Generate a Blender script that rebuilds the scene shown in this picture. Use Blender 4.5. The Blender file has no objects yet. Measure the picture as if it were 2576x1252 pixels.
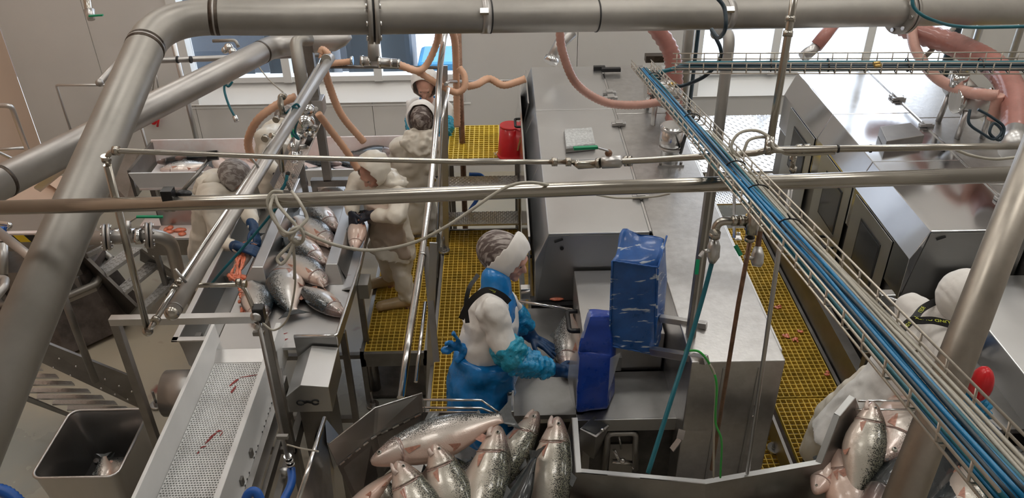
import bpy, bmesh, math, random
from mathutils import Vector, Matrix, Euler
random.seed(4)
SC = bpy.context.scene
COL = SC.collection
# ------------------------------------------------ camera, world, lights, exposure
FPX, PITCH, YAW, ROLL, CH = 2080.0, .5752, .011, .0126, 4.6
_cp, _sp, _cy, _sy = math.cos(PITCH), math.sin(PITCH), math.cos(YAW), math.sin(YAW)
AXF = Vector((_sy*_cp, _cy*_cp, -_sp)); _r0 = Vector((_cy, -_sy, 0)); _d0 = AXF.cross(_r0)
AXR = _r0*math.cos(ROLL) + _d0*math.sin(ROLL); AXD = _d0*math.cos(ROLL) - _r0*math.sin(ROLL)
CAMP = Vector((0, 0, CH))
cam = bpy.data.cameras.new('camera'); camo = bpy.data.objects.new('camera', cam); COL.objects.link(camo)
cam.sensor_width = 36; cam.lens = FPX/2576*36; cam.clip_start = .05; cam.clip_end = 200
_m = Matrix((AXR, -AXD, -AXF)).transposed().to_4x4(); _m.translation = CAMP
camo.matrix_world = _m; SC.camera = camo
SC.view_settings.view_transform = 'Standard'; SC.view_settings.look = 'None'
SC.view_settings.gamma = 1; SC.view_settings.use_curve_mapping = False
SC.view_settings.exposure = 0.12
w = bpy.data.worlds.new('overcast_sky'); SC.world = w; w.use_nodes = True
wn = w.node_tree.nodes['Background']; wn.inputs[0].default_value = (.80, .88, 1, 1); wn.inputs[1].default_value = 4.2

def ray(px, py): return AXF + AXR*((px-1288)/FPX) + AXD*((py-626)/FPX)
def P(px, py, z): d = ray(px, py); return CAMP + d*((z-CH)/d.z)
def PY(px, py, Y): d = ray(px, py); return CAMP + d*(Y/d.y)
def PX(px, py, X): d = ray(px, py); return CAMP + d*(X/d.x)
def PD(px, py, dep): return CAMP + ray(px, py)*dep
V = Vector

# ------------------------------------------------ materials
MATS = {}
def mat(name, col, rough=.5, metal=0., noise=0., nscale=8., nrough=0., bump=0., bscale=40., stretch=(1,1,1), alpha=1., trans=0., coat=0., sss=0., emit=None, spec=.5, col2=None, bdist=.002):
    m = bpy.data.materials.new(name); m.use_nodes = True
    nt = m.node_tree; b = nt.nodes['Principled BSDF']
    b.inputs['Base Color'].default_value = (*col, 1); b.inputs['Roughness'].default_value = rough
    b.inputs['Metallic'].default_value = metal; b.inputs['Alpha'].default_value = alpha
    b.inputs['Transmission Weight'].default_value = trans; b.inputs['Coat Weight'].default_value = coat
    b.inputs['Subsurface Weight'].default_value = sss; b.inputs['Specular IOR Level'].default_value = spec
    if sss: b.inputs['Subsurface Scale'].default_value = .01
    if emit: b.inputs['Emission Color'].default_value = (*col, 1); b.inputs['Emission Strength'].default_value = emit
    if noise or nrough or bump or col2:
        tc = nt.nodes.new('ShaderNodeTexCoord'); mp = nt.nodes.new('ShaderNodeMapping')
        mp.inputs['Scale'].default_value = stretch; nt.links.new(tc.outputs['Object'], mp.inputs[0])
        n = nt.nodes.new('ShaderNodeTexNoise'); n.inputs['Scale'].default_value = nscale; n.inputs['Detail'].default_value = 6; n.inputs['Roughness'].default_value = .62
        nt.links.new(mp.outputs[0], n.inputs['Vector'])
        if noise or col2:
            mx = nt.nodes.new('ShaderNodeMix'); mx.data_type = 'RGBA'
            c2 = col2 or tuple(max(0, c*(1-noise)) for c in col); c1 = col if col2 else tuple(min(1, c*(1+noise*.6)) for c in col)
            mx.inputs['A'].default_value = (*c2, 1); mx.inputs['B'].default_value = (*c1, 1)
            r = nt.nodes.new('ShaderNodeMapRange'); r.inputs[1].default_value = .35; r.inputs[2].default_value = .65
            nt.links.new(n.outputs['Fac'], r.inputs[0]); nt.links.new(r.outputs[0], mx.inputs['Factor'])
            nt.links.new(mx.outputs['Result'], b.inputs['Base Color'])
        if nrough:
            r = nt.nodes.new('ShaderNodeMapRange'); r.inputs[1].default_value = .3; r.inputs[2].default_value = .7
            r.inputs[3].default_value = max(.02, rough-nrough); r.inputs[4].default_value = min(1, rough+nrough)
            nt.links.new(n.outputs['Fac'], r.inputs[0]); nt.links.new(r.outputs[0], b.inputs['Roughness'])
        if bump:
            n2 = nt.nodes.new('ShaderNodeTexNoise'); n2.inputs['Scale'].default_value = bscale; n2.inputs['Detail'].default_value = 4
            nt.links.new(mp.outputs[0], n2.inputs['Vector'])
            bp = nt.nodes.new('ShaderNodeBump'); bp.inputs['Strength'].default_value = bump; bp.inputs['Distance'].default_value = bdist
            nt.links.new(n2.outputs['Fac'], bp.inputs['Height']); nt.links.new(bp.outputs[0], b.inputs['Normal'])
    MATS[name] = m
    return m
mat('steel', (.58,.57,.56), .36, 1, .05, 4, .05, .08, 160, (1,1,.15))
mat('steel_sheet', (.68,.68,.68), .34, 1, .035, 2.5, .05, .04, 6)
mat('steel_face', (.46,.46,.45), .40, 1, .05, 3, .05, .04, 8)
mat('steel_wet', (.54,.53,.52), .36, 1, .10, 22, .06, .3, 60)
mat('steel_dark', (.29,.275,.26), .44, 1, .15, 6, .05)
mat('steel_polished', (.72,.72,.72), .16, 1, .06, 10, .05)
mat('steel_tube', (.47,.44,.39), .24, 1, .05, 12, .03)
mat('steel_gloss', (.66,.66,.67), .13, 1, .03, 2.5, .04, .03, 5)
mat('pickled', (.36,.34,.31), .46, .7, .12, 3, .06, .05, 60)
mat('lean_steel', (.40,.36,.31), .42, .9, .12, 9, .04)
mat('pickled_light', (.47,.45,.43), .40, .8, .10, 3, .06)
mat('heat_tint', (.10,.08,.065), .45, .9, .35, 30, .1)
mat('rusty', (.27,.16,.11), .5, .8, .35, 25, .1)
mat('black_metal', (.012,.012,.013), .35, 0)
mat('black_rubber', (.015,.015,.016), .5, 0)
mat('wall', (.72,.70,.67), .45, 0, .03, 1.2, 0, .02, 6)
mat('wall_warm_lit', (.62,.45,.34), .5, 0, .05, .8)  # warm light falling on the left wall is put into its base colour
mat('wall_frame', (.86,.86,.84), .4)
mat('ceiling', (.75,.75,.73), .7)
mat('white_plastic', (.78,.78,.77), .28, 0, .03, 4)
mat('white_plastic_stained', (.76,.72,.70), .3, 0, 0, 3.2, 0, 0, col2=(.68,.52,.48))
mat('yellow_grp', (.78,.53,.08), .5, 0, .25, 5)
mat('yellow_far', (.80,.58,.07), .5, 0, .15, 5)
mat('red_plastic', (.70,.012,.02), .28, 0, .1, 5, coat=.3)
mat('vinyl', (.015,.10,.36), .33, 0, .25, 9, .1, .35, 14, coat=.2, bdist=.01)
mat('vinyl_royal', (.008,.055,.40), .3, 0, .15, 7, .1, .25, 12, coat=.2, bdist=.01)
mat('apron_blue', (.005,.20,.56), .3, 0, .22, 7, .08, .5, 16, coat=.25, bdist=.015)
mat('sleeve_blue', (.01,.28,.56), .3, 0, .2, 14, .1, .9, 34, coat=.2, bdist=.012)
mat('sleeve_teal', (.012,.30,.46), .3, 0, .25, 14, .1, .9, 36, coat=.2, bdist=.012)
mat('glove_blue', (.006,.045,.13), .42, 0, .3, 18, .1, .3, 60)
mat('glove_black', (.012,.016,.03), .4, 0, .3, 18, .1, .3, 60)
mat('coat_white', (.78,.75,.71), .75, 0, .04, 5, 0, .4, 12, bdist=.012)
mat('coat_cream', (.76,.70,.60), .42, 0, .05, 4, .1, .35, 9, bdist=.016)
mat('apron_cream', (.58,.50,.42), .4, 0, 0, 3, .1, .4, 9, col2=(.54,.42,.34), bdist=.012)
mat('skin', (.68,.38,.29), .5, 0, .12, 12, sss=.1)
mat('hair', (.035,.022,.016), .6, 0, .3, 60)
mat('boot', (.55,.40,.22), .35, 0, .12, 8)
mat('hose_orange', (.72,.42,.27), .45, 0, .1, 8, coat=.2)
mat('hose_pink', (.40,.17,.14), .42, 0, .18, 6, coat=.3)
mat('hose_pale', (.55,.30,.24), .42, 0, .15, 6, coat=.3)
mat('hose_blue', (.01,.10,.42), .35)
mat('cable_teal', (.008,.13,.17), .38, 0, .1, 10)
mat('cable_blue', (.01,.20,.42), .35, 0, .1, 10)
mat('cable_dark', (.012,.03,.045), .4)
mat('cable_green', (.03,.42,.06), .35)
mat('cable_cream', (.48,.45,.38), .45, 0, .12, 20)
mat('wire_tray', (.55,.50,.43), .38, .7, .15, 20)
mat('green_handle', (.0,.27,.12), .4)
mat('guts', (.80,.22,.12), .25, 0, .3, 30, 0, .5, 60, coat=.5)
mat('blood', (.28,.01,.012), .2, 0, .2, 30, coat=.5)
mat('mouth', (.50,.31,.27), .3, 0, .2, 40, coat=.4)
mat('jaw', (.62,.50,.44), .25, .1, .12, 40, coat=.4)
mat('steel_shelf', (.27,.265,.26), .36, 1, .10, 8, .08)  # base darkened to stand in for a dark ceiling mirrored in the metal
mat('tread_light', (.50,.49,.47), .4, .35, .1, 30)
mat('fin_red', (.50,.24,.17), .35, 0, .3, 60, coat=.3)
mat('fin_dark', (.05,.055,.055), .35, 0, .3, 60, coat=.3)
mat('eye_silver', (.55,.54,.48), .2, .5)
mat('eye_black', (.004,.004,.004), .08)
mat('text_yellow', (.55,.60,.05), .5)
mat('tape_yellow', (.75,.52,.02), .4)
mat('brass', (.70,.48,.18), .3, 1)
mat('light_panel', (1,.97,.92), .5, emit=11)
mat('snow', (.80,.84,.90), .8)
mat('tub_dark', (.03,.04,.06), .5)
mat('tub_blue', (.02,.30,.62), .5)
mat('building_grey', (.05,.056,.07), .7)
mat('soap_white', (.62,.64,.64), .5, 0, .25, 60, 0, .4, 60)
mat('window_dark', (.05,.052,.055), .12, .3)
mat('floor', (.47,.41,.31), .33, 0, 0, .55, .12, .04, 30, col2=(.33,.34,.31))
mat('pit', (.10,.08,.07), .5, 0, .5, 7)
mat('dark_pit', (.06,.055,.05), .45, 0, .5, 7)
def glass_mat(name, col, alpha, rough=.05):
    m = mat(name, col, rough, 0, alpha=alpha); return m
glass_mat('glass', (.55,.70,.80), .10, .03)
glass_mat('film', (.75,.80,.85), .35, .12)
def net_mat(name, base, dark, sc):
    m = mat(name, base, .6); nt = m.node_tree; b = nt.nodes['Principled BSDF']
    tc = nt.nodes.new('ShaderNodeTexCoord'); wv = nt.nodes.new('ShaderNodeTexNoise'); mp = nt.nodes.new('ShaderNodeMapping')
    mp.inputs['Scale'].default_value = (1, 4, 1.4); wv.inputs['Scale'].default_value = sc; wv.inputs['Detail'].default_value = 5; wv.inputs['Distortion'].default_value = .6
    cr = nt.nodes.new('ShaderNodeValToRGB'); cr.color_ramp.elements[0].position = .47; cr.color_ramp.elements[0].color = (*dark, 1)
    cr.color_ramp.elements[1].position = .60; cr.color_ramp.elements[1].color = (*base, 1)
    nt.links.new(tc.outputs['Object'], mp.inputs[0]); nt.links.new(mp.outputs[0], wv.inputs['Vector'])
    nt.links.new(wv.outputs['Fac'], cr.inputs[0]); nt.links.new(cr.outputs[0], b.inputs['Base Color']); return m
net_mat('hairnet', (.42,.37,.34), (.11,.08,.07), 16)
net_mat('hairnet_grey', (.44,.41,.39), (.20,.17,.155), 16)
def scuff(name, scale, stretch, lo, hi, col):
    """white wear marks over an existing vinyl"""
    m = MATS[name]; nt = m.node_tree; b = nt.nodes['Principled BSDF']
    src = b.inputs['Base Color'].links[0].from_socket
    tc = nt.nodes.new('ShaderNodeTexCoord'); mp = nt.nodes.new('ShaderNodeMapping'); mp.inputs['Scale'].default_value = stretch
    n = nt.nodes.new('ShaderNodeTexNoise'); n.inputs['Scale'].default_value = scale; n.inputs['Detail'].default_value = 3
    r = nt.nodes.new('ShaderNodeMapRange'); r.inputs[1].default_value = lo; r.inputs[2].default_value = hi
    mx = nt.nodes.new('ShaderNodeMix'); mx.data_type = 'RGBA'; mx.inputs['B'].default_value = (*col, 1)
    nt.links.new(tc.outputs['Object'], mp.inputs[0]); nt.links.new(mp.outputs[0], n.inputs['Vector']); nt.links.new(n.outputs['Fac'], r.inputs[0])
    nt.links.new(r.outputs[0], mx.inputs['Factor']); nt.links.new(src, mx.inputs['A']); nt.links.new(mx.outputs['Result'], b.inputs['Base Color'])
scuff('vinyl', 8, (1, 1, 6), .61, .65, (.55,.62,.70))
scuff('floor', 2.3, (1, 1, 1), .70, .76, (.25,.10,.08))
scuff('yellow_grp', 3.0, (1, 1, 1), .66, .74, (.45,.16,.06))

def fish_mat(name, belly, side, back, spots, spotc=(.02,.022,.02), lo=.1, metal=.35):
    m = bpy.data.materials.new(name); m.use_nodes = True; nt = m.node_tree; b = nt.nodes['Principled BSDF']
    a = nt.nodes.new('ShaderNodeAttribute'); a.attribute_name = 'fc'
    sp = nt.nodes.new('ShaderNodeSeparateColor'); nt.links.new(a.outputs['Color'], sp.inputs[0])
    tc = nt.nodes.new('ShaderNodeTexCoord'); n = nt.nodes.new('ShaderNodeTexNoise'); n.inputs['Scale'].default_value = 26; n.inputs['Detail'].default_value = 6
    nt.links.new(tc.outputs['Object'], n.inputs['Vector'])
    ad = nt.nodes.new('ShaderNodeMath'); ad.operation = 'MULTIPLY_ADD'; ad.inputs[1].default_value = .22; nt.links.new(n.outputs['Fac'], ad.inputs[0]); 
    s2 = nt.nodes.new('ShaderNodeMath'); s2.operation = 'SUBTRACT'; s2.inputs[1].default_value = .11; nt.links.new(sp.outputs['Green'], s2.inputs[0]); nt.links.new(s2.outputs[0], ad.inputs[2])
    cr = nt.nodes.new('ShaderNodeValToRGB'); e = cr.color_ramp.elements
    e[0].position = .22; e[0].color = (*belly, 1); e[1].position = .86; e[1].color = (*back, 1)
    x = e.new(.42); x.color = (*side, 1); x = e.new(.62); x.color = (*[s*.8+bk*.2 for s, bk in zip(side, back)], 1)
    nt.links.new(ad.outputs[0], cr.inputs[0])
    last = cr.outputs[0]
    if spots:
        v = nt.nodes.new('ShaderNodeTexVoronoi'); v.inputs['Scale'].default_value = spots; nt.links.new(tc.outputs['Object'], v.inputs['Vector'])
        l = nt.nodes.new('ShaderNodeMath'); l.operation = 'LESS_THAN'
        th = nt.nodes.new('ShaderNodeMapRange'); th.inputs[1].default_value = .42; th.inputs[2].default_value = .75; th.inputs[3].default_value = 0; th.inputs[4].default_value = .47
        nt.links.new(ad.outputs[0], th.inputs[0]); nt.links.new(v.outputs['Distance'], l.inputs[0]); nt.links.new(th.outputs[0], l.inputs[1])
        mx = nt.nodes.new('ShaderNodeMix'); mx.data_type = 'RGBA'; mx.inputs['B'].default_value = (*spotc, 1)
        nt.links.new(l.outputs[0], mx.inputs['Factor']); nt.links.new(last, mx.inputs['A']); last = mx.outputs['Result']
    mx = nt.nodes.new('ShaderNodeMix'); mx.data_type = 'RGBA'; mx.inputs['B'].default_value = (.16,.09,.075, 1)   # gill slit and lateral line (blue channel)
    nt.links.new(sp.outputs['Blue'], mx.inputs['Factor']); nt.links.new(last, mx.inputs['A'])
    mh = nt.nodes.new('ShaderNodeMapRange'); mh.inputs[1].default_value = .10; mh.inputs[2].default_value = .22; mh.inputs[3].default_value = .45; mh.inputs[4].default_value = 0
    nt.links.new(sp.outputs['Red'], mh.inputs[0]); m2 = nt.nodes.new('ShaderNodeMix'); m2.data_type = 'RGBA'; m2.inputs['B'].default_value = (.50,.33,.28, 1)
    nt.links.new(mh.outputs[0], m2.inputs['Factor']); nt.links.new(mx.outputs['Result'], m2.inputs['A'])
    nt.links.new(m2.outputs['Result'], b.inputs['Base Color'])
    b.inputs['Metallic'].default_value = metal; b.inputs['Roughness'].default_value = .27; b.inputs['Coat Weight'].default_value = .5; b.inputs['Coat Roughness'].default_value = .08
    bv = nt.nodes.new('ShaderNodeTexVoronoi'); bv.inputs['Scale'].default_value = 160; nt.links.new(tc.outputs['Object'], bv.inputs['Vector'])
    bp = nt.nodes.new('ShaderNodeBump'); bp.inputs['Strength'].default_value = .18; bp.inputs['Distance'].default_value = .0015
    nt.links.new(bv.outputs['Distance'], bp.inputs['Height']); nt.links.new(bp.outputs[0], b.inputs['Normal'])
    MATS[name] = m
fish_mat('fish_spotted', (.66,.55,.47), (.58,.54,.47), (.15,.15,.11), 170)
fish_mat('fish_belly', (.70,.52,.44), (.64,.57,.51), (.20,.21,.21), 160)
fish_mat('fish_dark', (.20,.21,.22), (.035,.045,.05), (.010,.013,.016), 150, metal=.2)
fish_mat('fish_salmon', (.74,.62,.55), (.60,.58,.55), (.035,.055,.07), 110)
fish_mat('fish_pale', (.74,.52,.42), (.72,.55,.46), (.52,.42,.37), 0, metal=.1)

# ------------------------------------------------ mesh builder
class MB:
    def __init__(s): s.v = []; s.f = []; s.sm = []
    def add(s, vs, fs, smooth=False):
        o = len(s.v); s.v += [V(p) for p in vs]; s.f += [tuple(i+o for i in f) for f in fs]; s.sm += [smooth]*len(fs); return s
    def hexa(s, p):          # p: 4 bottom corners in order, 4 top corners in order
        return s.add(p, [(3,2,1,0),(4,5,6,7),(0,1,5,4),(1,2,6,5),(2,3,7,6),(3,0,4,7)])
    def box(s, x0, x1, y0, y1, z0, z1):
        return s.hexa([(x0,y0,z0),(x1,y0,z0),(x1,y1,z0),(x0,y1,z0),(x0,y0,z1),(x1,y0,z1),(x1,y1,z1),(x0,y1,z1)])
    def slab(s, quad, off):  # quad: 4 points, thickened by the vector off
        off = V(off); q = [V(a) for a in quad]; return s.hexa([a+off for a in q]+q)
    def bar(s, a, b, w, h, up=(0,0,1)):
        a = V(a); b = V(b); d = (b-a).normalized(); u = V(up)
        if abs(d.dot(u)) > .98: u = V((0,1,0))
        x = d.cross(u).normalized(); y = x.cross(d).normalized(); x *= w/2; y *= h/2
        return s.hexa([a-x-y, a+x-y, b+x-y, b-x-y, a-x+y, a+x+y, b+x+y, b-x+y])
    def tube(s, pts, r, seg=12, cap=True, corr=0, cn=0):
        pts = [V(p) for p in pts]; n = len(pts); rs = r if isinstance(r, (list, tuple)) else [r]*n
        t0 = (pts[1]-pts[0]).normalized(); u = t0.orthogonal().normalized(); vs = []
        for i, p in enumerate(pts):
            t = ((pts[min(i+1, n-1)]-pts[max(i-1, 0)])).normalized()
            u = (u - t*u.dot(t))
            u = u.normalized() if u.length > 1e-6 else t.orthogonal().normalized()
            w_ = t.cross(u)
            rr = rs[i]
            vs += [p + (u*math.cos(2*math.pi*k/seg) + w_*math.sin(2*math.pi*k/seg))*rr for k in range(seg)]
        fs = [(i*seg+k, i*seg+(k+1) % seg, (i+1)*seg+(k+1) % seg, (i+1)*seg+k) for i in range(n-1) for k in range(seg)]
        s.add(vs, fs, True)
        if cap:
            o = len(s.v)-len(vs)
            s.f += [tuple(o+k for k in reversed(range(seg))), tuple(o+(n-1)*seg+k for k in range(seg))]; s.sm += [False, False]
        return s
    def cyl(s, a, b, r, seg=16, r2=None): return s.tube([a, b], [r, r if r2 is None else r2], seg)
    def ball(s, c, r, seg=12, rings=8, M=None):
        c = V(c); r = V(r) if not isinstance(r, (int, float)) else V((r, r, r)); vs = []; 
        for i in range(rings+1):
            th = math.pi*i/rings
            for k in range(seg):
                ph = 2*math.pi*k/seg; q = V((r.x*math.sin(th)*math.cos(ph), r.y*math.sin(th)*math.sin(ph), r.z*math.cos(th)))
                vs.append(c + (M @ q if M else q))
        return s.add(vs, [(i*seg+k, (i+1)*seg+k, (i+1)*seg+(k+1) % seg, i*seg+(k+1) % seg) for i in range(rings) for k in range(seg)], True)
    def build(s, name, m, parent=None, mods=None, label=None, cat=None, group=None, kind=None, bevel=0):
        me = bpy.data.meshes.new(name); vv = s.v
        top = parent is None
        if top:
            xs = [p.x for p in vv]; ys = [p.y for p in vv]; zs = [p.z for p in vv]
            org = V(((min(xs)+max(xs))/2, (min(ys)+max(ys))/2, min(zs)))
        else: org = ORG[parent.name]
        me.from_pydata([tuple(p-org) for p in vv], [], s.f)
        me.polygons.foreach_set('use_smooth', s.sm); me.update()
        me.materials.append(MATS[m])
        o = bpy.data.objects.new(name, me); COL.objects.link(o)
        if top: o.location = org
        else: o.parent = parent
        ORG[o.name] = org
        if bevel:
            bm_ = o.modifiers.new('bevel', 'BEVEL'); bm_.width = bevel; bm_.segments = 2; bm_.limit_method = 'ANGLE'
        if label: o['label'] = label
        if cat: o['category'] = cat
        if group: o['group'] = group
        if kind: o['kind'] = kind
        return o
ORG = {}
def thing(name, label, cat, loc=(0,0,0), group=None):
    o = bpy.data.objects.new(name, None); COL.objects.link(o); o.location = loc; ORG[o.name] = V(loc); o.empty_display_size = .05
    o['label'] = label; o['category'] = cat
    if group: o['group'] = group
    return o
def sub(o, name, loc): pass
def smooth_path(pts, n=8):
    """Catmull-Rom through points"""
    p = [V(a) for a in pts]; p = [p[0]*2-p[1]] + p + [p[-1]*2-p[-2]]; out = []
    for i in range(1, len(p)-2):
        for k in range(n):
            t = k/n; a, b, c, d = p[i-1], p[i], p[i+1], p[i+2]
            out.append(.5*((2*b) + (c-a)*t + (2*a-5*b+4*c-d)*t*t + (3*b-a-3*c+d)*t**3))
    out.append(p[-2]); return out
def fillet(pts, rad, n=7):
    p = [V(a) for a in pts]; out = [p[0]]
    for i in range(1, len(p)-1):
        a = (p[i-1]-p[i]); b = (p[i+1]-p[i]); la, lb = a.length, b.length; a.normalize(); b.normalize()
        half = a.angle(b)/2; dd = min(rad/max(math.tan(half), .05), la*.48, lb*.48)
        s0 = p[i]+a*dd; s1 = p[i]+b*dd
        for k in range(n+1):
            t = k/n; out.append((s0*(1-t)**2 + p[i]*2*t*(1-t) + s1*t*t))
    out.append(p[-1]); return out
def ribbed(pts, r, step, amp):
    """resample a path and modulate the radius for corrugated hose"""
    P_ = [V(a) for a in pts]; out = []; rs = []; acc = 0; k = 0
    for i in range(len(P_)-1):
        L = (P_[i+1]-P_[i]).length; n = max(1, int(L/step))
        for j in range(n): out.append(P_[i].lerp(P_[i+1], j/n)); rs.append(r+(amp if k % 2 else -amp)); k += 1
    out.append(P_[-1]); rs.append(r); return out, rs
def struct(mb, name, m, parent=None, bevel=0):
    o = mb.build(name, m, parent, bevel=bevel)
    if parent is None: o['kind'] = 'structure'
    return o

# ------------------------------------------------ room shell
WX0, WX1, WY0, WY1, WH = -5.35, 7.2, -4.0, 8.8, 7.0
struct(MB().box(WX0-.2, WX1+.2, WY0-.2, WY1+.2, -.25, 0), 'floor', 'floor')
struct(MB().box(WX0-.2, WX1+.2, WY0-.2, WY1+.2, WH, WH+.2), 'ceiling', 'ceiling')
struct(MB().box(WX0-.2, WX0, WY0, WY1, 0, WH), 'wall_left', 'wall_warm_lit')
struct(MB().box(WX1, WX1+.2, WY0, WY1, 0, WH), 'wall_right', 'wall')
struct(MB().box(WX0, WX1, WY0-.2, WY0, 0, WH), 'wall_front', 'wall')
# back wall with two window openings: panels are parts with a fine recessed joint between them
W1 = (PY(478, 212, 8.8).x, PY(1155, 205, 8.8).x); SILL = PY(800, 212, 8.8).z
W2 = (PY(1745, 190, 8.8).x, PY(2400, 185, 8.8).x); WTOP = 3.9
wb = struct(MB().box(WX0, WX1, 8.86, 8.98, 0, .05), 'wall_back', 'wall')
def wallpanels(x0, x1, z0, z1, pw=1.15):
    n = max(1, round((x1-x0)/pw)); d = (x1-x0)/n
    for i in range(n): MB().box(x0+i*d+.003, x0+(i+1)*d-.003, 8.8, 8.97, z0, z1).build('wall_panel', 'wall', wb)
SB = PY(800, 257, 8.8).z
wallpanels(WX0, W1[0], 0, WH); wallpanels(W1[0], W1[1], 0, SB-.003); wallpanels(W1[1], W2[0], 0, WH)
wallpanels(W2[0], W2[1], 0, SB-.003); wallpanels(W2[1], WX1, 0, WH); wallpanels(W1[0], W1[1], WTOP, WH); wallpanels(W2[0], W2[1], WTOP, WH)
MB().box(WX0, W1[0], 8.975, 8.99, 0, WH).box(W1[1], W2[0], 8.975, 8.99, 0, WH).box(W2[1], WX1, 8.975, 8.99, 0, WH).box(W1[0], W1[1], 8.975, 8.99, 0, SB).box(W2[0], W2[1], 8.975, 8.99, 0, SB).build('joint_backing', 'black_rubber', wb)
def window(nm, x0, x1, muls):
    o = bpy.data.objects.new(nm, None); COL.objects.link(o); o.location = (x0, 8.8, SB); ORG[o.name] = V((x0, 8.8, SB)); o['kind'] = 'structure'
    MB().slab([(x0-.05, 8.77, SB), (x1+.05, 8.77, SB), (x1+.05, 8.95, SILL), (x0-.05, 8.95, SILL)], (0, .05, -.02)).build('window_sill', 'wall_frame', o)
    f = MB().box(x0-.05, x0+.06, 8.775, 8.97, SB, WTOP).box(x1-.06, x1+.05, 8.775, 8.97, SB, WTOP).box(x0, x1, 8.88, 9.0, SILL, SILL+.06).box(x0, x1, 8.82, 9.0, WTOP-.06, WTOP)
    f.build('window_frame', 'wall_frame', o)
    xs = [x0+.06]+muls+[x1-.06]
    for m_ in muls: MB().box(m_-.045, m_+.045, 8.86, 8.98, SILL, WTOP).build('mullion', 'wall_frame', o)
    for a, b in zip(xs[:-1], xs[1:]): MB().box(a, b, 8.93, 8.94, SILL+.04, WTOP-.05).build('pane', 'glass', o)
window('window_1', W1[0], W1[1], [PY(717, 160, 8.86).x, PY(948, 160, 8.86).x])
window('window_2', W2[0], W2[1], [PY(1945, 160, 8.86).x, PY(2180, 140, 8.86).x])
struct(MB().box(W1[0]-.12, W1[1]+.12, 8.79, 8.80, SB-.05, SB-.035), 'trim_1', 'wall_frame')
# ceiling light panels
for i, x in enumerate((-3.6, -.6, 2.4, 5.2)):
    for y in (2.4, 5.2, 7.7):
        MB().box(x-.55, x+.55, y-.28, y+.28, WH-.07, WH-.01).build('ceiling_light', 'light_panel', label=('leftmost', 'second from left', 'third from left', 'rightmost')[i]+' white ceiling light panel in the '+{2.4: 'front', 5.2: 'middle', 7.7: 'window side'}[y]+' row', cat='lamp', group='ceiling light panels')
# ------------------------------------------------ outside the windows
MB().box(-30, 40, 9.05, 60, -.4, -.3).build('snowy_yard', 'snow', kind='structure')
b_ = thing('building', 'dark grey building outside behind the left window', 'building', (-4.2, 13.5, -.3))
MB().box(-9.5, -2.3, 13, 16, -.3, 6.5).build('facade', 'building_grey', b_)
for i in range(3): MB().box(-8.6+i*2.1, -7.3+i*2.1, 12.95, 13.02, .8, 1.9).build('window_opening', 'window_dark', b_)
for i, (x, y, m_, h) in enumerate(((-2.6, 10.3, 'tub_dark', 2.3), (-1.55, 10.2, 'tub_dark', 2.5))):
    MB().box(x-.42, x+.42, y, y+.7, -.3, h).build('tank', m_, bevel=.08, label=('dark tank outside the second window pane', 'taller dark tank standing outside the third window pane')[i], cat='tank')
MB().box(-1.05, -.35, 9.9, 10.6, -.3, .95).build('fish_tub', 'tub_blue', bevel=.06, label='light blue tub outside by the right end of the left window', cat='tub')
MB().box(-5.1, -3.2, 9.6, 10.4, -.3, 1.0).build('pallet_tub', 'tub_dark', bevel=.06, label='low dark tub outside below the left window', cat='tub')

# ------------------------------------------------ gratings
def grating(name, x0, x1, y0, y1, z, parent, m='yellow_grp', cell=.041, t=.006, h=.03):
    g = MB(); nx = max(1, round((x1-x0)/cell)); ny = max(1, round((y1-y0)/cell)); 
    for i in range(nx+1):
        x = x0+(x1-x0-t)*i/nx; g.box(x, x+t, y0, y1, z-h, z)
    for j in range(ny+1):
        y = y0+(y1-y0-t)*j/ny; g.box(x0, x1, y, y+t, z-h, z-.0006)
    return g.build(name, m, parent)
LS = lambda o, l: o.__setitem__('label', l)
# central walkway
wk = thing('walkway', 'long narrow yellow grating walkway the worker in the blue apron stands on', 'walkway', (-.2, 4.8, 0))
ys = [2.95, 4.95, 6.5]
for a, b in zip(ys[:-1], ys[1:]): grating('grating_panel', -.53, .12, a+.004, b-.004, .6, wk)
MB().box(-.556, -.532, 2.9, 6.55, .5, .605).box(.122, .146, 2.9, 6.55, .5, .605).box(-.55, .14, 6.5, 6.52, .5, .605).build('edge_frame', 'steel_dark', wk)
for x in (-.52, .10):
    for y in (3.0, 4.7, 6.4): MB().box(x-.025, x+.025, y-.025, y+.025, 0, .57).build('leg', 'steel_dark', wk)
MB().box(-.53, .12, 2.95, 6.5, .02, .05).build('dark_underlay', 'pit', wk)  # dark sheet just above the floor, seen through the grating
def perf_plate(name, x0, x1, y0, y1, z, parent, m='steel', n=(30, 8), th=.02, diamond=True):
    """anti-slip perforated tread: a frame with rows of raised bridges"""
    g = MB().box(x0, x1, y0, y1, z-th, z-.004)
    dx = (x1-x0)/n[0]; dy = (y1-y0)/n[1]
    for i in range(n[0]):
        for j in range(n[1]):
            cx = x0+(i+.5)*dx; cy = y0+(j+.5)*dy; s = .34*dx; e = .30*dy
            k = 1 if (i+j) % 2 else -1
            g.add([(cx-s, cy-e*k, z-.004), (cx+s, cy+e*k, z-.004), (cx+s*.5, cy+e*k+.2*dy, z+.001), (cx-s*.7, cy-e*k+.2*dy, z+.001)], [(0,1,2,3)])
    return g.build(name, m, parent)
st = thing('platform_steps', 'steel steps with yellow grating top beside the red bucket', 'steps', (-.25, 6.9, 0))
grating('grating_top', -.50, -.03, 6.66, 7.38, 1.25, st, 'yellow_far', .045, .010)
MB().box(-.52, .12, 6.63, 6.66, 1.20, 1.255).box(-.52, -.50, 6.63, 7.4, 1.20, 1.255).box(-.03, -.01, 6.63, 7.4, 1.20, 1.255).build('top_frame', 'steel', st)
MB().box(0, .17, 6.66, 7.38, 1.22, 1.25).build('side_plate', 'steel_sheet', st)
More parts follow.
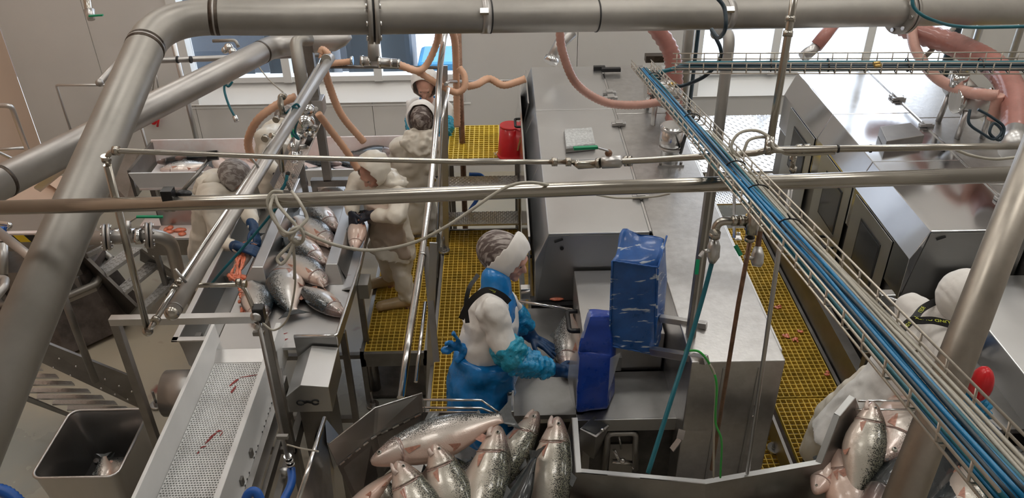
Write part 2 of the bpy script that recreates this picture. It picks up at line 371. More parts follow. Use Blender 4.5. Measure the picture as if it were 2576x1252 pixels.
perf_plate('tread', -.5, .13, 6.40, 6.62, 1.10, st, n=(34, 8)); perf_plate('tread', -.5, .13, 6.28, 6.50, .80, st, n=(34, 8))
for x in (-.52, .13):
    MB().box(x, x+.02, 6.3, 6.66, .6, 1.1).build('stringer', 'steel_dark', st)
    for y in (6.66, 7.34): MB().box(x-.01, x+.03, y, y+.04, 0, 1.2).build('leg', 'steel_dark', st)
# platform of the man at the gutting table
pf = thing('work_platform', 'low yellow grating platform in two panels under the booted man', 'platform', (-.85, 5.5, 0))
for a, b in ((4.92, 5.56), (5.58, 6.55)): grating('grating_panel', -1.09, -.63, a, b, .5, pf)
MB().box(-1.12, -1.09, 4.88, 6.6, .42, .505).box(-.63, -.60, 4.88, 6.6, .42, .505).box(-1.12, -.6, 4.88, 4.91, .38, .505).build('edge_frame', 'steel_dark', pf)
for x in (-1.10, -.62):
    for y in (4.9, 6.5): MB().box(x-.02, x+.02, y-.02, y+.02, 0, .45).build('leg', 'steel_dark', pf)
MB().box(-1.09, -.63, 4.92, 6.55, .02, .04).build('dark_underlay', 'dark_pit', pf)  # darker sheet close to the floor below the panels
# right-hand walkway, slightly narrowing
wr = thing('walkway', 'yellow grating walkway with pink fish scraps right of the tall cabinet', 'walkway', (2, 4.8, 0))
grating('grating_panel', 1.80, 2.32, 4.22, 6.45, .6, wr); grating('grating_panel', 1.84, 2.32, 2.6, 4.20, .6, wr); grating('grating_panel', 1.38, 1.80, 2.6, 4.15, .42, wr)
MB().box(2.325, 2.35, 2.6, 6.5, .5, .61).box(1.78, 1.80, 2.6, 6.5, .45, .6).build('edge_frame', 'steel_dark', wr)
for x in (1.82, 2.3):
    for y in (2.7, 4.2, 6.4): MB().box(x-.025, x+.025, y-.025, y+.025, 0, .57).build('leg', 'steel_dark', wr)
MB().box(1.38, 2.32, 2.6, 6.45, .02, .05).build('dark_underlay', 'pit', wr)  # dark sheet low down beneath all three panels
perf_plate('step_tread', 1.86, 2.3, 6.6, 6.85, .78, wr, n=(22, 8))
for i, (px, py) in enumerate(((1958, 772), (1975, 845), (2015, 833), (1999, 856), (2085, 940), (1958, 775))):
    if i == 5: continue
    p = P(px, py, .605); g = MB()
    for k in range(5): g.ball(p+V((random.uniform(-.02, .02), random.uniform(-.02, .02), .004)), (random.uniform(.008, .02), random.uniform(.008, .018), .006), 8, 5)
    g.build('fish_scrap', 'guts', label=('pink scrap on the right walkway, farthest of five', 'pink scrap at left middle of the right walkway', 'pink scrap at right middle of the right walkway', 'largest pink scrap in the middle of the right walkway', 'pink scrap near the right edge of the walkway, nearest of five')[i], cat='fish scrap', group='pink scraps on the right walkway')
rb = thing('walkway', 'yellow grating walkway at the far right behind the second machine', 'walkway', (4.2, 6.3, 0))
grating('grating_panel', 4.15, 4.9, 4.2, 7.6, 1.0, rb, 'yellow_far', .05, .012); MB().box(4.1, 4.14, 4.2, 7.6, .95, 1.01).build('edge_frame', 'steel', rb)
for y in (4.3, 7.4): MB().box(4.2, 4.25, y, y+.05, 0, .97).build('leg', 'steel_dark', rb)
rc = thing('walkway', 'yellow grating piece behind the corrugated riser hose', 'walkway', (1.55, 7, 0))
grating('grating_panel', 1.38, 1.85, 6.15, 7.35, 1.0, rc, 'yellow_far', .045, .010); MB().box(1.36, 1.38, 6.1, 7.4, .9, 1.0).box(1.38, 1.85, 6.12, 6.15, .9, 1.0).build('edge_frame', 'steel_dark', rc)
for y in (6.2, 7.3): MB().box(1.8, 1.84, y, y+.04, 0, .97).build('leg', 'steel_dark', rc)
perf_plate('tread', 1.42, 1.85, 5.95, 6.12, .85, rc, n=(22, 6))
dk = thing('checker_plate_deck', 'grey checker plate deck behind the round post between the two machines', 'deck', (2.2, 7.8, 0))
perf_plate('deck_plate', 1.9, 3.3, 7.0, 8.3, .9, dk, 'steel_sheet', (30, 26)); [MB().box(x, x+.04, 7.02, 7.06, 0, .88).build('leg', 'steel_dark', dk) for x in (1.9, 3.2)]
pt = thing('tote_tray', 'pink stained tray lying below the right walkway', 'tray', (2.45, 4.9, 0))
MB().box(2.37, 2.55, 4.3, 5.6, 0, .42).build('tray_body', 'white_plastic_stained', pt, bevel=.01)

# ------------------------------------------------ filleting machines
def machine(x, label, nearY, cabY, farY, doors, handles_side, hm='steel_sheet'):
    m = thing('filleting_machine', label, 'machine', (x+.3, 5.2, .6))
    w, cw = .61, .455
    xa, xj, xr = x, x+w, x+w+cw
    # hood body: a prism whose section has a chamfered left shoulder
    def hood(y0, y1, name, mt):
        sec = [(xa, 1.998), (xj-.008, 1.998), (xj-.008, 1.50), (xa-.08, 1.50), (xa-.08, 1.80)]
        MB().add([(a, y0, b) for a, b in sec]+[(a, y1, b) for a, b in sec], [(0,1,2,3,4), (9,8,7,6,5)]+[(i+5, (i+1) % 5+5, (i+1) % 5, i) for i in range(5)]).build(name, mt, m, bevel=.004)
    yb = [nearY, nearY+(farY-nearY)*.35, nearY+(farY-nearY)*.66, farY]
    for i in range(3): hood(yb[i]+.003, yb[i+1]-.003, 'hood_section', hm)
    MB().slab([(xa-.07, nearY-.004, 1.51), (xj-.02, nearY-.004, 1.51), (xj-.02, nearY-.004, 1.985), (xa+.0, nearY-.004, 1.985)], (0, .004, 0)).build('end_panel', 'steel_face', m)
    # lower body
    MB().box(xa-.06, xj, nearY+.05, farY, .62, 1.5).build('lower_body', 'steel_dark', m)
    # tall narrow cabinet
    yc = [cabY, nearY+.55, yb[2]-.1, farY]
    for i in range(3): MB().box(xj+.006, xr, yc[i]+.002, yc[i+1]-.002, 1.0, 2.0).build('cabinet_panel', 'steel_wet', m, bevel=.006)
    MB().box(xj+.01, xr-.005, cabY+.01, farY, .1, 1.0).build('cabinet_base', 'steel_face', m)
    MB().box(xj+.16, xj+.175, cabY-.006, cabY+.002, .4, 1.96).box(xj+.33, xj+.345, cabY-.006, cabY+.002, .4, 1.96).build('face_rib', 'steel_face', m)
    MB().box(xr, xr+.018, cabY+.1, cabY+2.6, .7, 1.985).build('side_door', 'white_plastic', m, bevel=.008)
    g = MB()
    for z in (1.72, 1.64, 1.2, 1.13): g.cyl((xr-.10, cabY-.012, z), (xr-.10, cabY+.01, z), .013, 10)
    g.build('rivet', 'steel_polished', m)
    for k, y in enumerate((yb[1]-.55, yb[1]+.55, yb[1]+1.05, yb[2]+.3)):
        h = MB().box(xj-.055, xj+.05, y-.02, y+.02, 2.0, 2.022).box(xj-.03, xj+.025, y-.03, y+.03, 2.022, 2.034).build('hinge', 'steel', m, bevel=.004)
    MB().box(xj-.009, xj+.003, nearY, farY, 1.996, 2.006).build('hinge_rail', 'steel_polished', m)
    for i, y in enumerate(doors):
        d = MB().slab([(xa-.084, y, 1.05), (xa-.084, y+.62, 1.05), (xa-.084, y+.62, 1.78), (xa-.084, y, 1.78)], (-.004, 0, 0)).build('side_door', 'steel_face', m, bevel=.004)
        MB().slab([(xa-.088, y+.12, 1.32), (xa-.088, y+.46, 1.32), (xa-.088, y+.46, 1.68), (xa-.088, y+.12, 1.68)], (-.004, 0, 0)).build('gasket', 'black_rubber', d, bevel=.025)
        MB().slab([(xa-.0915, y+.135, 1.335), (xa-.0915, y+.445, 1.335), (xa-.0915, y+.445, 1.665), (xa-.0915, y+.135, 1.665)], (-.002, 0, 0)).build('pane', 'window_dark', d, bevel=.002)
    for y, z in handles_side:
        MB().tube(fillet([(xa-.095, y, z), (xa-.155, y, z), (xa-.155, y+.16, z), (xa-.095, y+.16, z)], .02), .011, 8).build('door_handle', 'black_metal', m)
    return m
m1 = machine(.265, 'filleting machine in the middle with white soap block and blue padded cover before it', 4.17, 2.99, 6.93, [], [(4.35, 1.72), (5.15, 1.72), (6.3, 1.72)])
m2 = machine(2.53, 'filleting machine at right with round-cornered side windows and glossy hood', 4.12, 2.3, 6.7, [4.35, 5.05, 5.85], [(4.42, 1.25), (5.1, 1.25)], 'steel_gloss')
# slots on the end panel, latch, open flap
MB().bar(P(1385, 603, 1.95)*0+V((.30, 4.160, 1.945)), V((.35, 4.160, 1.965)), .006, .010).cyl((.345, 4.166, 1.90), (.345, 4.158, 1.90), .012, 10).build('slot', 'black_rubber', m1)
MB().bar((2.57, 4.110, 1.945), (2.62, 4.110, 1.965), .006, .010).build('slot', 'black_rubber', m2)
MB().box(.80, .90, 6.82, 6.86, 2.0, 2.03).box(.86, 1.02, 6.72, 6.76, 2.02, 2.05).build('latch', 'black_metal', m1)
MB().box(1.26, 1.42, 6.9, 6.98, 2.03, 2.09).build('motor_cap', 'heat_tint', m1)
o = MB().slab([(.16, 4.3, 1.0), (.16, 6.9, 1.0), (.16, 6.9, 1.9), (.16, 4.3, 1.9)], (-.012, 0, 0)).build('clear_side_door', 'steel_polished', m1)
MB().slab([(.13, 6.2, 1.55), (.13, 6.93, 1.55), (.22, 6.93, 1.97), (.22, 6.2, 1.97)], (-.01, 0, 0)).build('clear_flap', 'steel_polished', m1)
# infeed table of machine 1
it = thing('infeed_table', 'steel infeed table in front of the worker in the blue apron', 'table', (.3, 3.5, .6))
MB().box(.03, .40, 3.17, 4.10, 1.47, 1.5).build('tray_floor', 'steel_shelf', it)
MB().box(.0, .035, 3.14, 3.90, 1.45, 1.56).build('left_rim', 'steel', it, bevel=.004)
MB().box(.36, .91, 3.13, 3.50, 1.47, 1.5).build('side_shelf', 'steel_shelf', it, bevel=.003)
MB().box(.36, .91, 3.125, 3.135, 1.42, 1.5).build('front_lip', 'steel_face', it)
[MB().box(x, x+.04, y, y+.04, .6, 1.46).build('leg', 'steel_dark', it) for x, y in ((.40, 3.14), (.03, 3.2), (.03, 3.95))]
MB().cyl((.018, 3.28, 1.565), (.018, 3.28, 1.575), .012, 12).build('bolt', 'steel_polished', it)
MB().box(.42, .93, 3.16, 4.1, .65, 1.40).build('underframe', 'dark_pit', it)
ob = thing('discharge_box', 'beige topped steel box beside the handle, left of the padded blue cover', 'machine box', (.6, 3.8, 1.4))
MB().box(.42, .868, 3.52, 4.14, 1.49, 1.75).build('box_body', 'steel', ob, bevel=.005)
MB().box(.42, .64, 3.50, 3.53, 1.505, 1.60).build('front_step', 'steel_face', ob)
MB().tube(fillet([(.415, 3.62, 1.70), (.355, 3.62, 1.70), (.355, 3.80, 1.70), (.415, 3.80, 1.70)], .02), .014, 8).build('door_handle', 'black_metal', ob)
gr_ = thing('guide_rod', 'thin steel guide rod with square bracket above the infeed table', 'rod', tuple(P(1300, 755, 1.6)))
MB().tube([P(1305, 757, 1.6), P(1440, 778, 1.6)], .008, 8).build('rod', 'steel_polished', gr_)
a = P(1322, 742, 1.6); MB().box(a.x-.03, a.x+.03, a.y-.02, a.y+.03, 1.58, 1.66).build('bracket', 'steel_polished', gr_, bevel=.004)
a = P(1388, 757, 1.5); MB().box(a.x-.13, a.x+.15, a.y-.05, a.y+.05, 1.47, 1.505).build('slot_opening', 'black_rubber', label='dark slot under the hood end', cat='slot')
a = P(1400, 750, 1.52); MB().ball(a, (.05, .025, .012), 10, 6).ball(a+V((.04,.01,0)), (.03,.02,.012), 8, 5).build('fish_scrap', 'guts', label='red fish scrap in the dark slot under the hood', cat='fish scrap')

# small parts below the side shelf: tilting steel box with a mechanism
mb_ = thing('dosing_box', 'tilted square steel box hanging under the side shelf edge', 'box', tuple(P(1490, 1090, 1.45)))
c = [P(1458, 1078, 1.50), P(1500, 1100, 1.47), P(1534, 1070, 1.47), P(1494, 1045, 1.50)]
g = [P(1447, 1135, 1.22), P(1495, 1155, 1.20), P(1520, 1115, 1.20), P(1480, 1100, 1.22)]
MB().hexa(g+c).build('box_body', 'steel', mb_, bevel=.004)
MB().add([c[0]+V((.012,.004,.006)), c[1]+V((0,.014,.006)), c[2]+V((-.012,0,.006)), c[3]+V((0,-.01,.006))], [(0,1,2,3)]).build('cover_plate', 'window_dark', mb_)
MB().ball(P(1515, 1081, 1.49), .012).build('knob', 'steel_polished', mb_)
sm = thing('crank_mechanism', 'dark crank mechanism in a steel yoke under the side shelf', 'mechanism', tuple(P(1560, 1120, 1.0)))
q = lambda px, py: PY(px, py, 3.14)
MB().tube(fillet([q(1520, 1180), q(1530, 1090), q(1600, 1088), q(1598, 1180)], .03), .018, 8).build('yoke', 'steel', sm)
MB().cyl(q(1545, 1130), q(1560, 1165), .010).cyl(q(1556, 1090), q(1563, 1128), .006).cyl(q(1540, 1160), q(1590, 1165), .012).build('crank', 'steel_polished', sm)
MB().ball(q(1566, 1158), .018).ball(q(1522, 1172), .012).ball(q(1594, 1174), .014).build('bolt', 'steel_polished', sm)
MB().box(.55, .68, 3.145, 3.16, 1.0, 1.3).build('back_plate', 'steel_dark', sm)
lt = thing('door_latch', 'bent steel latch on the front of the tall cabinet', 'latch', (.9, 2.98, 1.3))
a = PY(1716, 1080, 2.98); MB().bar(a, a+V((-.01,-.02,-.045)), .035, .006).bar(a+V((-.01,-.02,-.045)), a+V((-.05,-.04,-.10)), .03, .006).build('latch_plate', 'steel', lt)

# soap blocks lying on the hoods
def soap(name, quad, h, label, mt):
    t = thing(name, label, 'block', tuple(V(quad[0])))
    MB().hexa([V((p.x, p.y, 2.0)) for p in quad]+[V((p.x, p.y, 2.0+h)) for p in quad]).build('block_body', mt, t, bevel=.006)
    c = sum((V(p) for p in quad), V())/4
    if mt == 'soap_white': MB().hexa([V((p.x, p.y, 2.0)) + (V((p.x,p.y,0))-V((c.x,c.y,0)))*.03 for p in quad]+[V((p.x, p.y, 2.03)) + (V((p.x,p.y,0))-V((c.x,c.y,0)))*.03 for p in quad]).build('block_base', 'steel_dark', t, bevel=.004)
soap('cover_block', [P(1424, 384, 2), P(1497, 376, 2), P(1488, 335, 2), P(1419, 340, 2)], .05, 'square white foam-covered block on the middle machine hood', 'soap_white')
soap('cover_block', [P(2225, 378, 2), P(2320, 362, 2), P(2285, 330, 2), P(2208, 340, 2)], .07, 'square steel block on the right machine hood', 'steel_dark')

# ------------------------------------------------ blue padded covers on their arm
def soft_box(corners_bot, corners_top, name, m, parent, n=9, bulge=.02, wr=.006, seed=1):
    rnd = random.Random(seed); bm = bmesh.new(); vs = [bm.verts.new(V(p)) for p in list(corners_bot)+list(corners_top)]
    for f in [(3,2,1,0),(4,5,6,7),(0,1,5,4),(1,2,6,5),(2,3,7,6),(3,0,4,7)]: bm.faces.new([vs[i] for i in f])
    bmesh.ops.bevel(bm, geom=bm.edges[:], offset=.025, segments=2, affect='EDGES', profile=.6)
    bmesh.ops.subdivide_edges(bm, edges=bm.edges[:], cuts=4, use_grid_fill=True)
    bmesh.ops.recalc_face_normals(bm, faces=bm.faces[:])
    from mathutils import noise as nz
    bm.normal_update()
    for v in bm.verts:
        p = v.co; d = nz.noise(V((p.x*6+seed, p.y*6, p.z*16)))*wr + nz.noise(V((p.x*16, p.y*14+seed, p.z*30)))*wr*.6
        v.co = p + v.normal*d
    org = ORG[parent.name]
    for v in bm.verts: v.co -= org
    me = bpy.data.meshes.new(name); bm.to_mesh(me); bm.free(); me.materials.append(MATS[m])
    for p in me.polygons: p.use_smooth = True
    o = bpy.data.objects.new(name, me); COL.objects.link(o); o.parent = parent; ORG[o.name] = org; return o
cv = thing('padded_cover', 'large scuffed blue quilted cover wrapped round a control box on an arm', 'cover', tuple(PY(1595, 880, 3.35)))
bt = [PY(1532, 868, 3.26), PY(1648, 890, 3.26), PY(1672, 830, 3.40), PY(1556, 815, 3.42)]
tp = [PY(1540, 655, 3.26), PY(1655, 672, 3.26), PY(1677, 592, 3.42), PY(1567, 572, 3.42)]
soft_box(bt, tp, 'cover_shell', 'vinyl', cv, wr=.020, seed=3)
def stitch(a, b, parent, m='vinyl', r=.005, n=14, sag=0): MB().tube([V(a).lerp(V(b), i/n)+V((0,-.004,.002*(i % 2))) for i in range(n+1)], r, 6).build('seam', m, parent)
for A, B in ((bt[0], tp[0]), (bt[1], tp[1]), (tp[0], tp[1]), (tp[1], tp[2]), (bt[0], bt[1])): stitch(A, B, cv)
cv2 = thing('plastic_cover', 'smooth royal blue cover in clear plastic beside the worker glove', 'cover', tuple(PY(1490, 1035, 3.2)))
bt = [P(1449, 1040, 1.51), P(1528, 1030, 1.51), PY(1545, 985, 3.36), PY(1456, 990, 3.36)]
tp = [PY(1452, 885, 3.22), PY(1542, 893, 3.22), PY(1552, 850, 3.36), PY(1468, 845, 3.36)]
soft_box(bt, tp, 'cover_shell', 'vinyl_royal', cv2, wr=.010, seed=5)
bt2 = [p+V((0,0,-.02)) for p in tp]; tp2 = [PY(1476, 795, 3.26), PY(1538, 795, 3.26), PY(1540, 775, 3.36), PY(1482, 775, 3.36)]
soft_box(bt2, tp2, 'cover_hood', 'vinyl_royal', cv2, wr=.010, seed=8)
g = MB(); pts = [(1447, 885), (1434, 900), (1428, 950), (1436, 1000), (1450, 1036)]
A = [PY(x, y, 3.22-.01*(i % 2)) for i, (x, y) in enumerate(pts)]; B = [PY(1454+4*(i % 2), y, 3.20) for i, (x, y) in enumerate(pts)]
g.add(A+B, [(i, i+1, i+6, i+5) for i in range(4)], True).build('clear_film', 'film', cv2)
g = MB(); g.add([PY(1480, 775, 3.24), PY(1460, 850, 3.24), PY(1468, 850, 3.22), PY(1487, 790, 3.22)], [(0,1,2,3)], True)
g.add([PY(1535, 900, 3.2), PY(1562, 885, 3.2), PY(1540, 960, 3.2), PY(1530, 985, 3.2)], [(0,1,2,3)], True).build('clear_film_edge', 'film', cv2)
ar = thing('support_arm', 'pair of steel channel arms carrying the padded blue cover', 'bracket', tuple(PY(1700, 900, 3.2)))
MB().bar(PY(1640, 882, 3.24), P(1778, 905, 2.02), .035, .04).build('lower_arm', 'steel', ar, bevel=.003)
MB().bar(PY(1660, 800, 3.35), P(1778, 818, 2.02), .03, .035).build('upper_arm', 'steel', ar, bevel=.003)
MB().bar(PY(1722, 880, 3.17), PY(1722, 912, 3.17), .008, .008).build('cable_tie', 'black_rubber', ar)
# ------------------------------------------------ helpers for repeated parts
def legs(parent, spots, z0, z1, r=.02, m='steel_dark', round_=False, name='leg'):
    for x, y in spots:
        g = MB()
        if round_: g.cyl((x, y, z0), (x, y, z1), r)
        else: g.box(x-r, x+r, y-r, y+r, z0, z1)
        g.build(name, m, parent)
def foot(parent, x, y, z=0):
    MB().cyl((x, y, z), (x, y, z+.012), .045, 14).cyl((x, y, z+.012), (x, y, z+.03), .02, 12).cyl((x, y, z+.03), (x, y, z+.14), .008, 8).build('levelling_foot', 'steel_polished', parent)
def splat(pts, z, parent, m='blood', n=None, h=.0012):
    """flat irregular smear lying on a surface; pts are centres with sizes"""
    g = MB()
    for (x, y, a, b, rot) in pts:
        k = 11; ring = []
        for i in range(k):
            t = 2*math.pi*i/k; rr = random.uniform(.5, 1.15); u = a*math.cos(t)*rr; v_ = b*math.sin(t)*rr
            ring.append((x+u*math.cos(rot)-v_*math.sin(rot), y+u*math.sin(rot)+v_*math.cos(rot)))
        g.add([(p[0], p[1], z+.0003) for p in ring]+[(p[0], p[1], z+h) for p in ring], [tuple(range(k, 2*k))]+[(i, (i+1) % k, (i+1) % k+k, i+k) for i in range(k)])
    o = g.build('blood_smear', m, parent); o['kind'] = 'stuff'; return o
# ------------------------------------------------ gutting table
gt = thing('gutting_table', 'long steel gutting table with raised dividers and gutted fish on it', 'table', (-1.55, 5.2, 0))
zt = 1.2
MB().box(-1.87, -1.08, 4.13, 6.30, zt-.02, zt).build('table_top', 'steel_sheet', gt)
MB().slab([(-1.86, 4.132, zt), (-1.465, 4.132, zt), (-1.465, 4.05, 1.154), (-1.86, 4.05, 1.154)], (0, -.002, -.006)).build('outlet_lip', 'steel', gt)
# left trough, open and deeper, with a flat rim
MB().slab([(-1.875, 4.14, zt), (-1.875, 6.2, zt), (-1.95, 6.2, zt-.16), (-1.95, 4.14, zt-.16)], (-.004, 0, -.003)).slab([(-1.95, 4.14, zt-.16), (-1.95, 6.2, zt-.16), (-2.06, 6.2, zt-.14), (-2.06, 4.14, zt-.14)], (0, 0, -.004)).slab([(-2.06, 4.14, zt-.14), (-2.06, 6.2, zt-.14), (-2.08, 6.2, 1.29), (-2.08, 4.14, 1.29)], (-.004, 0, 0)).build('gutter', 'steel_face', gt)
MB().box(-2.115, -2.075, 4.10, 6.2, 1.287, 1.30).build('left_rim', 'steel_sheet', gt, bevel=.003)
MB().box(-2.115, -1.87, 4.10, 4.14, 1.287, 1.30).build('end_rim', 'steel_sheet', gt, bevel=.003)
MB().slab([(-2.075, 4.115, 1.29), (-1.87, 4.115, 1.29), (-1.89, 4.13, .93), (-2.03, 4.13, .93)], (0, .004, 0)).build('end_plate', 'steel_face', gt)
def divider(x0, x1, xt0, xt1, y0, y1, zt1):
    MB().hexa([(x0, y0, zt), (x1, y0, zt), (x1, y1, zt), (x0, y1, zt), (xt0, y0+.07, zt1), (xt1, y0+.07, zt1), (xt1, y1, zt1), (xt0, y1, zt1)]).build('divider', 'steel_sheet', gt, bevel=.004)
divider(-1.87, -1.68, -1.79, -1.71, 4.80, 6.2, 1.33); divider(-1.29, -1.15, -1.27, -1.19, 4.82, 6.25, 1.33)
# right trough with funnel end and tube rim
MB().slab([(-1.19, 4.9, 1.325), (-1.19, 6.2, 1.325), (-1.13, 6.2, 1.17), (-1.13, 4.9, 1.17)], (.003, 0, 0)).slab([(-1.13, 5.0, 1.17), (-1.13, 6.2, 1.17), (-1.06, 6.2, 1.17), (-1.06, 5.0, 1.17)], (0, 0, -.004)).slab([(-1.06, 4.75, 1.17), (-1.06, 6.2, 1.17), (-1.035, 6.2, 1.30), (-1.035, 4.75, 1.30)], (.003, 0, 0)).build('right_gutter', 'steel_face', gt)
MB().slab([(-1.15, 4.75, 1.205), (-1.06, 4.72, 1.23), (-1.06, 5.0, 1.14), (-1.13, 5.02, 1.14)], (0, 0, -.004)).build('funnel', 'steel_sheet', gt)
MB().box(-1.04, -.97, 4.78, 4.92, 1.10, 1.22).build('funnel_outlet', 'steel_face', gt)
MB().tube(fillet([(-1.345, 4.125, 1.295), (-1.075, 4.125, 1.295), (-1.035, 4.9, 1.305), (-1.03, 6.25, 1.305)], .02), .011, 8).build('rim_tube', 'steel_polished', gt)
MB().slab([(-1.075, 4.13, 1.20), (-1.05, 4.8, 1.20), (-1.04, 4.8, 1.30), (-1.075, 4.13, 1.30)], (.004, 0, 0)).slab([(-1.345, 4.12, 1.29), (-1.075, 4.12, 1.29), (-1.075, 4.12, 1.12), (-1.345, 4.12, 1.12)], (0, -.004, 0)).build('side_plate', 'steel_face', gt)
for x in (-2.05, -1.09):
    for y in (4.35, 5.05, 6.15):
        MB().box(x-.02, x+.02, y-.02, y+.02, .12, 1.15).build('leg', 'steel_dark', gt); foot(gt, x, y)
MB().box(-2.03, -1.11, 4.33, 4.37, .33, .37).build('cross_bar', 'steel_dark', gt); MB().box(-2.03, -1.11, 5.03, 5.07, .33, .37).build('cross_bar', 'steel_dark', gt)
MB().cyl((-2.19, 4.0, .95), (-1.9, 4.0, .95), .15, 28).build('drain_drum', 'steel_face', gt)
splat([(-1.52, 4.22, .05, .010, 1.2), (-1.49, 4.24, .06, .007, .9), (-1.46, 4.27, .05, .006, .4), (-1.50, 4.18, .04, .015, .1), (-1.47, 4.20, .03, .006, 2), (-1.44, 4.21, .03, .008, .4), (-1.52, 4.28, .03, .006, 1.5)], zt, gt)
splat([(-1.56, 4.95, .22, .004, .1), (-1.3, 5.4, .006, .3, .05), (-1.2, 4.93, .1, .004, .1), (-1.66, 5.5, .005, .25, 0), (-1.08, 4.80, .012, .01, 0)], zt, gt)
# ------------------------------------------------ belt conveyor with white side boards
cb = thing('belt_conveyor', 'white perforated belt conveyor with white side boards in the foreground', 'conveyor', (-1.66, 3.4, 0))
def perf_belt(x0, x1, y0, y1, z, pitch=.0155, row=.0165):
    nx = int((x1-x0)/pitch); ny = int((y1-y0)/row); g = MB(); px_ = (x1-x0)/nx; py_ = (y1-y0)/ny; vs = []; fs = []
    for j in range(ny):
        ya = y0+j*py_; yb = ya+py_; off = (px_/2 if j % 2 else 0)
        for i in range(nx + (1 if j % 2 else 0)):
            xa = x0+i*px_-off; xb = xa+px_; a = max(xa, x0); b = min(xb, x1); 
            if b-a < px_*.6:
                o = len(vs); vs += [(a,ya,z),(b,ya,z),(b,yb,z),(a,yb,z)]; fs.append((o,o+1,o+2,o+3)); continue
            cx = (a+b)/2; cy = (ya+yb)/2; hx = px_*.28; hy = py_*.28; o = len(vs)
            vs += [(a,ya,z),(b,ya,z),(b,yb,z),(a,yb,z),(cx-hx,cy-hy,z),(cx+hx,cy-hy,z),(cx+hx,cy+hy,z),(cx-hx,cy+hy,z),(cx-hx,cy-hy,z-.01),(cx+hx,cy-hy,z-.01),(cx+hx,cy+hy,z-.01),(cx-hx,cy+hy,z-.01)]
            fs += [(o+k, o+(k+1) % 4, o+4+(k+1) % 4, o+4+k) for k in range(4)] + [(o+4+k, o+4+(k+1) % 4, o+8+(k+1) % 4, o+8+k) for k in range(4)]
            # raised nub between holes
            o = len(vs); n_ = .0022; vs += [(a,cy-n_,z+.0003),(a+n_,cy-n_,z+.0003),(a+n_,cy+n_,z+.0003),(a,cy+n_,z+.0003),(a+n_*.5,cy,z+.003)]; fs += [(o,o+1,o+4),(o+1,o+2,o+4),(o+2,o+3,o+4),(o+3,o,o+4)]
    return g.add(vs, fs)
be = perf_belt(-1.855, -1.47, 2.2, 4.06, 1.15).build('perforated_belt', 'white_plastic', cb)
MB().box(-1.85, -1.475, 2.2, 4.04, 1.10, 1.1385).build('belt_hole_shade', 'dark_pit', cb)  # dark slab close below the belt stands in for shade in the holes
def board(x0, x1, name):
    MB().add([(x0, 2.0, 1.06), (x0, 4.22, 1.06), (x0, 4.22, 1.20), (x0, 4.20, 1.35), (x0, 2.0, 1.35), (x1, 2.0, 1.06), (x1, 4.22, 1.06), (x1, 4.22, 1.20), (x1, 4.20, 1.35), (x1, 2.0, 1.35)],
             [(4,3,2,1,0), (5,6,7,8,9)]+[(i, (i+1) % 5, (i+1) % 5+5, i+5) for i in range(5)]).build(name, 'white_plastic', cb, bevel=.003)
board(-1.878, -1.857, 'side_board'); board(-1.468, -1.435, 'side_board')
MB().box(-1.434, -1.40, 2.0, 4.0, .96, 1.08).build('side_frame', 'steel', cb); MB().box(-1.90, -1.88, 2.0, 4.0, .96, 1.10).build('side_frame', 'steel', cb)
MB().box(-1.33, -1.29, 2.0, 3.9, .80, .90).box(-1.40, -1.37, 2.0, 4.0, .86, .93).build('rail', 'steel_dark', cb)
for y in (3.05, 3.25): MB().box(-1.434, -1.42, y, y+.03, 1.14, 1.19).build('clip', 'steel_dark', cb)
for y in (2.9, 3.1, 3.3, 3.5, 3.65, 3.8):
    g = MB()
    for k in range(3): g.cyl((-1.4345, y+k*.045, 1.09), (-1.432, y+k*.045, 1.09), .006, 8)
    g.build('bolt_hole', 'black_rubber', cb)
MB().bar((-1.42, 3.90, 1.16), (-1.42, 3.95, 1.32), .012, .03).build('bracket', 'steel', cb); MB().bar((-1.41, 3.93, 1.20), (-1.38, 3.78, 1.02), .03, .03).build('bracket', 'steel', cb)
legs(cb, [(-1.87, 2.5), (-1.42, 2.5), (-1.87, 3.95), (-1.42, 3.95)], .02, 1.0, .02)
splat([(-1.68, 3.87, .045, .012, 1.1), (-1.67, 3.80, .035, .010, 1.3), (-1.60, 3.92, .06, .004, .2)], 1.1525, cb)
splat([(-1.685, 3.42, .03, .009, .9), (-1.66, 3.45, .02, .010, .3), (-1.70, 3.38, .035, .006, 1.1), (-1.715, 3.33, .02, .005, .4), (-1.64, 3.43, .02, .004, 1.4), (-1.73, 3.29, .014, .005, 1.2)], 1.1525, cb)
splat([(-1.872, 3.86, .004, .03, 0)], 1.2, cb)
# motor cover with pitched lid beside the conveyor
mc = thing('motor_cover', 'roof-shaped steel motor cover box between conveyor and gutting table', 'machine box', (-1.2, 3.9, .8))
sec = [(-1.335, 1.02), (-1.335, 1.15), (-1.235, 1.24), (-1.07, 1.22), (-1.07, 1.02)]
def pris(sec, y0, y1): n = len(sec); return MB().add([(a, y0, b) for a, b in sec]+[(a, y1, b) for a, b in sec], [tuple(range(n)), tuple(reversed(range(n, 2*n)))]+[(i+n, (i+1) % n+n, (i+1) % n, i) for i in range(n)])
pris(sec, 3.73, 4.10).build('housing', 'steel_sheet', mc, bevel=.003)
for s in (-1, 1):
    c = V((-1.21+s*.045, 3.727, 1.10)); MB().tube([c+V((.022*math.cos(t), 0, .018*math.sin(t))) for t in [2*math.pi*i/14+.3 for i in range(13)]], .0045, 6).bar(c-V((s*.022, 0, 0)), c-V((s*.045, 0, -.008)), .01, .012).build('key_slot', 'black_rubber', mc)
MB().box(-1.28, -1.1, 3.76, 4.0, .55, 1.02).build('gearbox', 'steel_dark', mc); MB().cyl((-1.16, 3.7, .80), (-1.16, 3.78, .80), .05).build('shaft_end', 'black_metal', mc); legs(mc, [(-1.27, 3.95), (-1.12, 3.95)], 0, .6, .02)
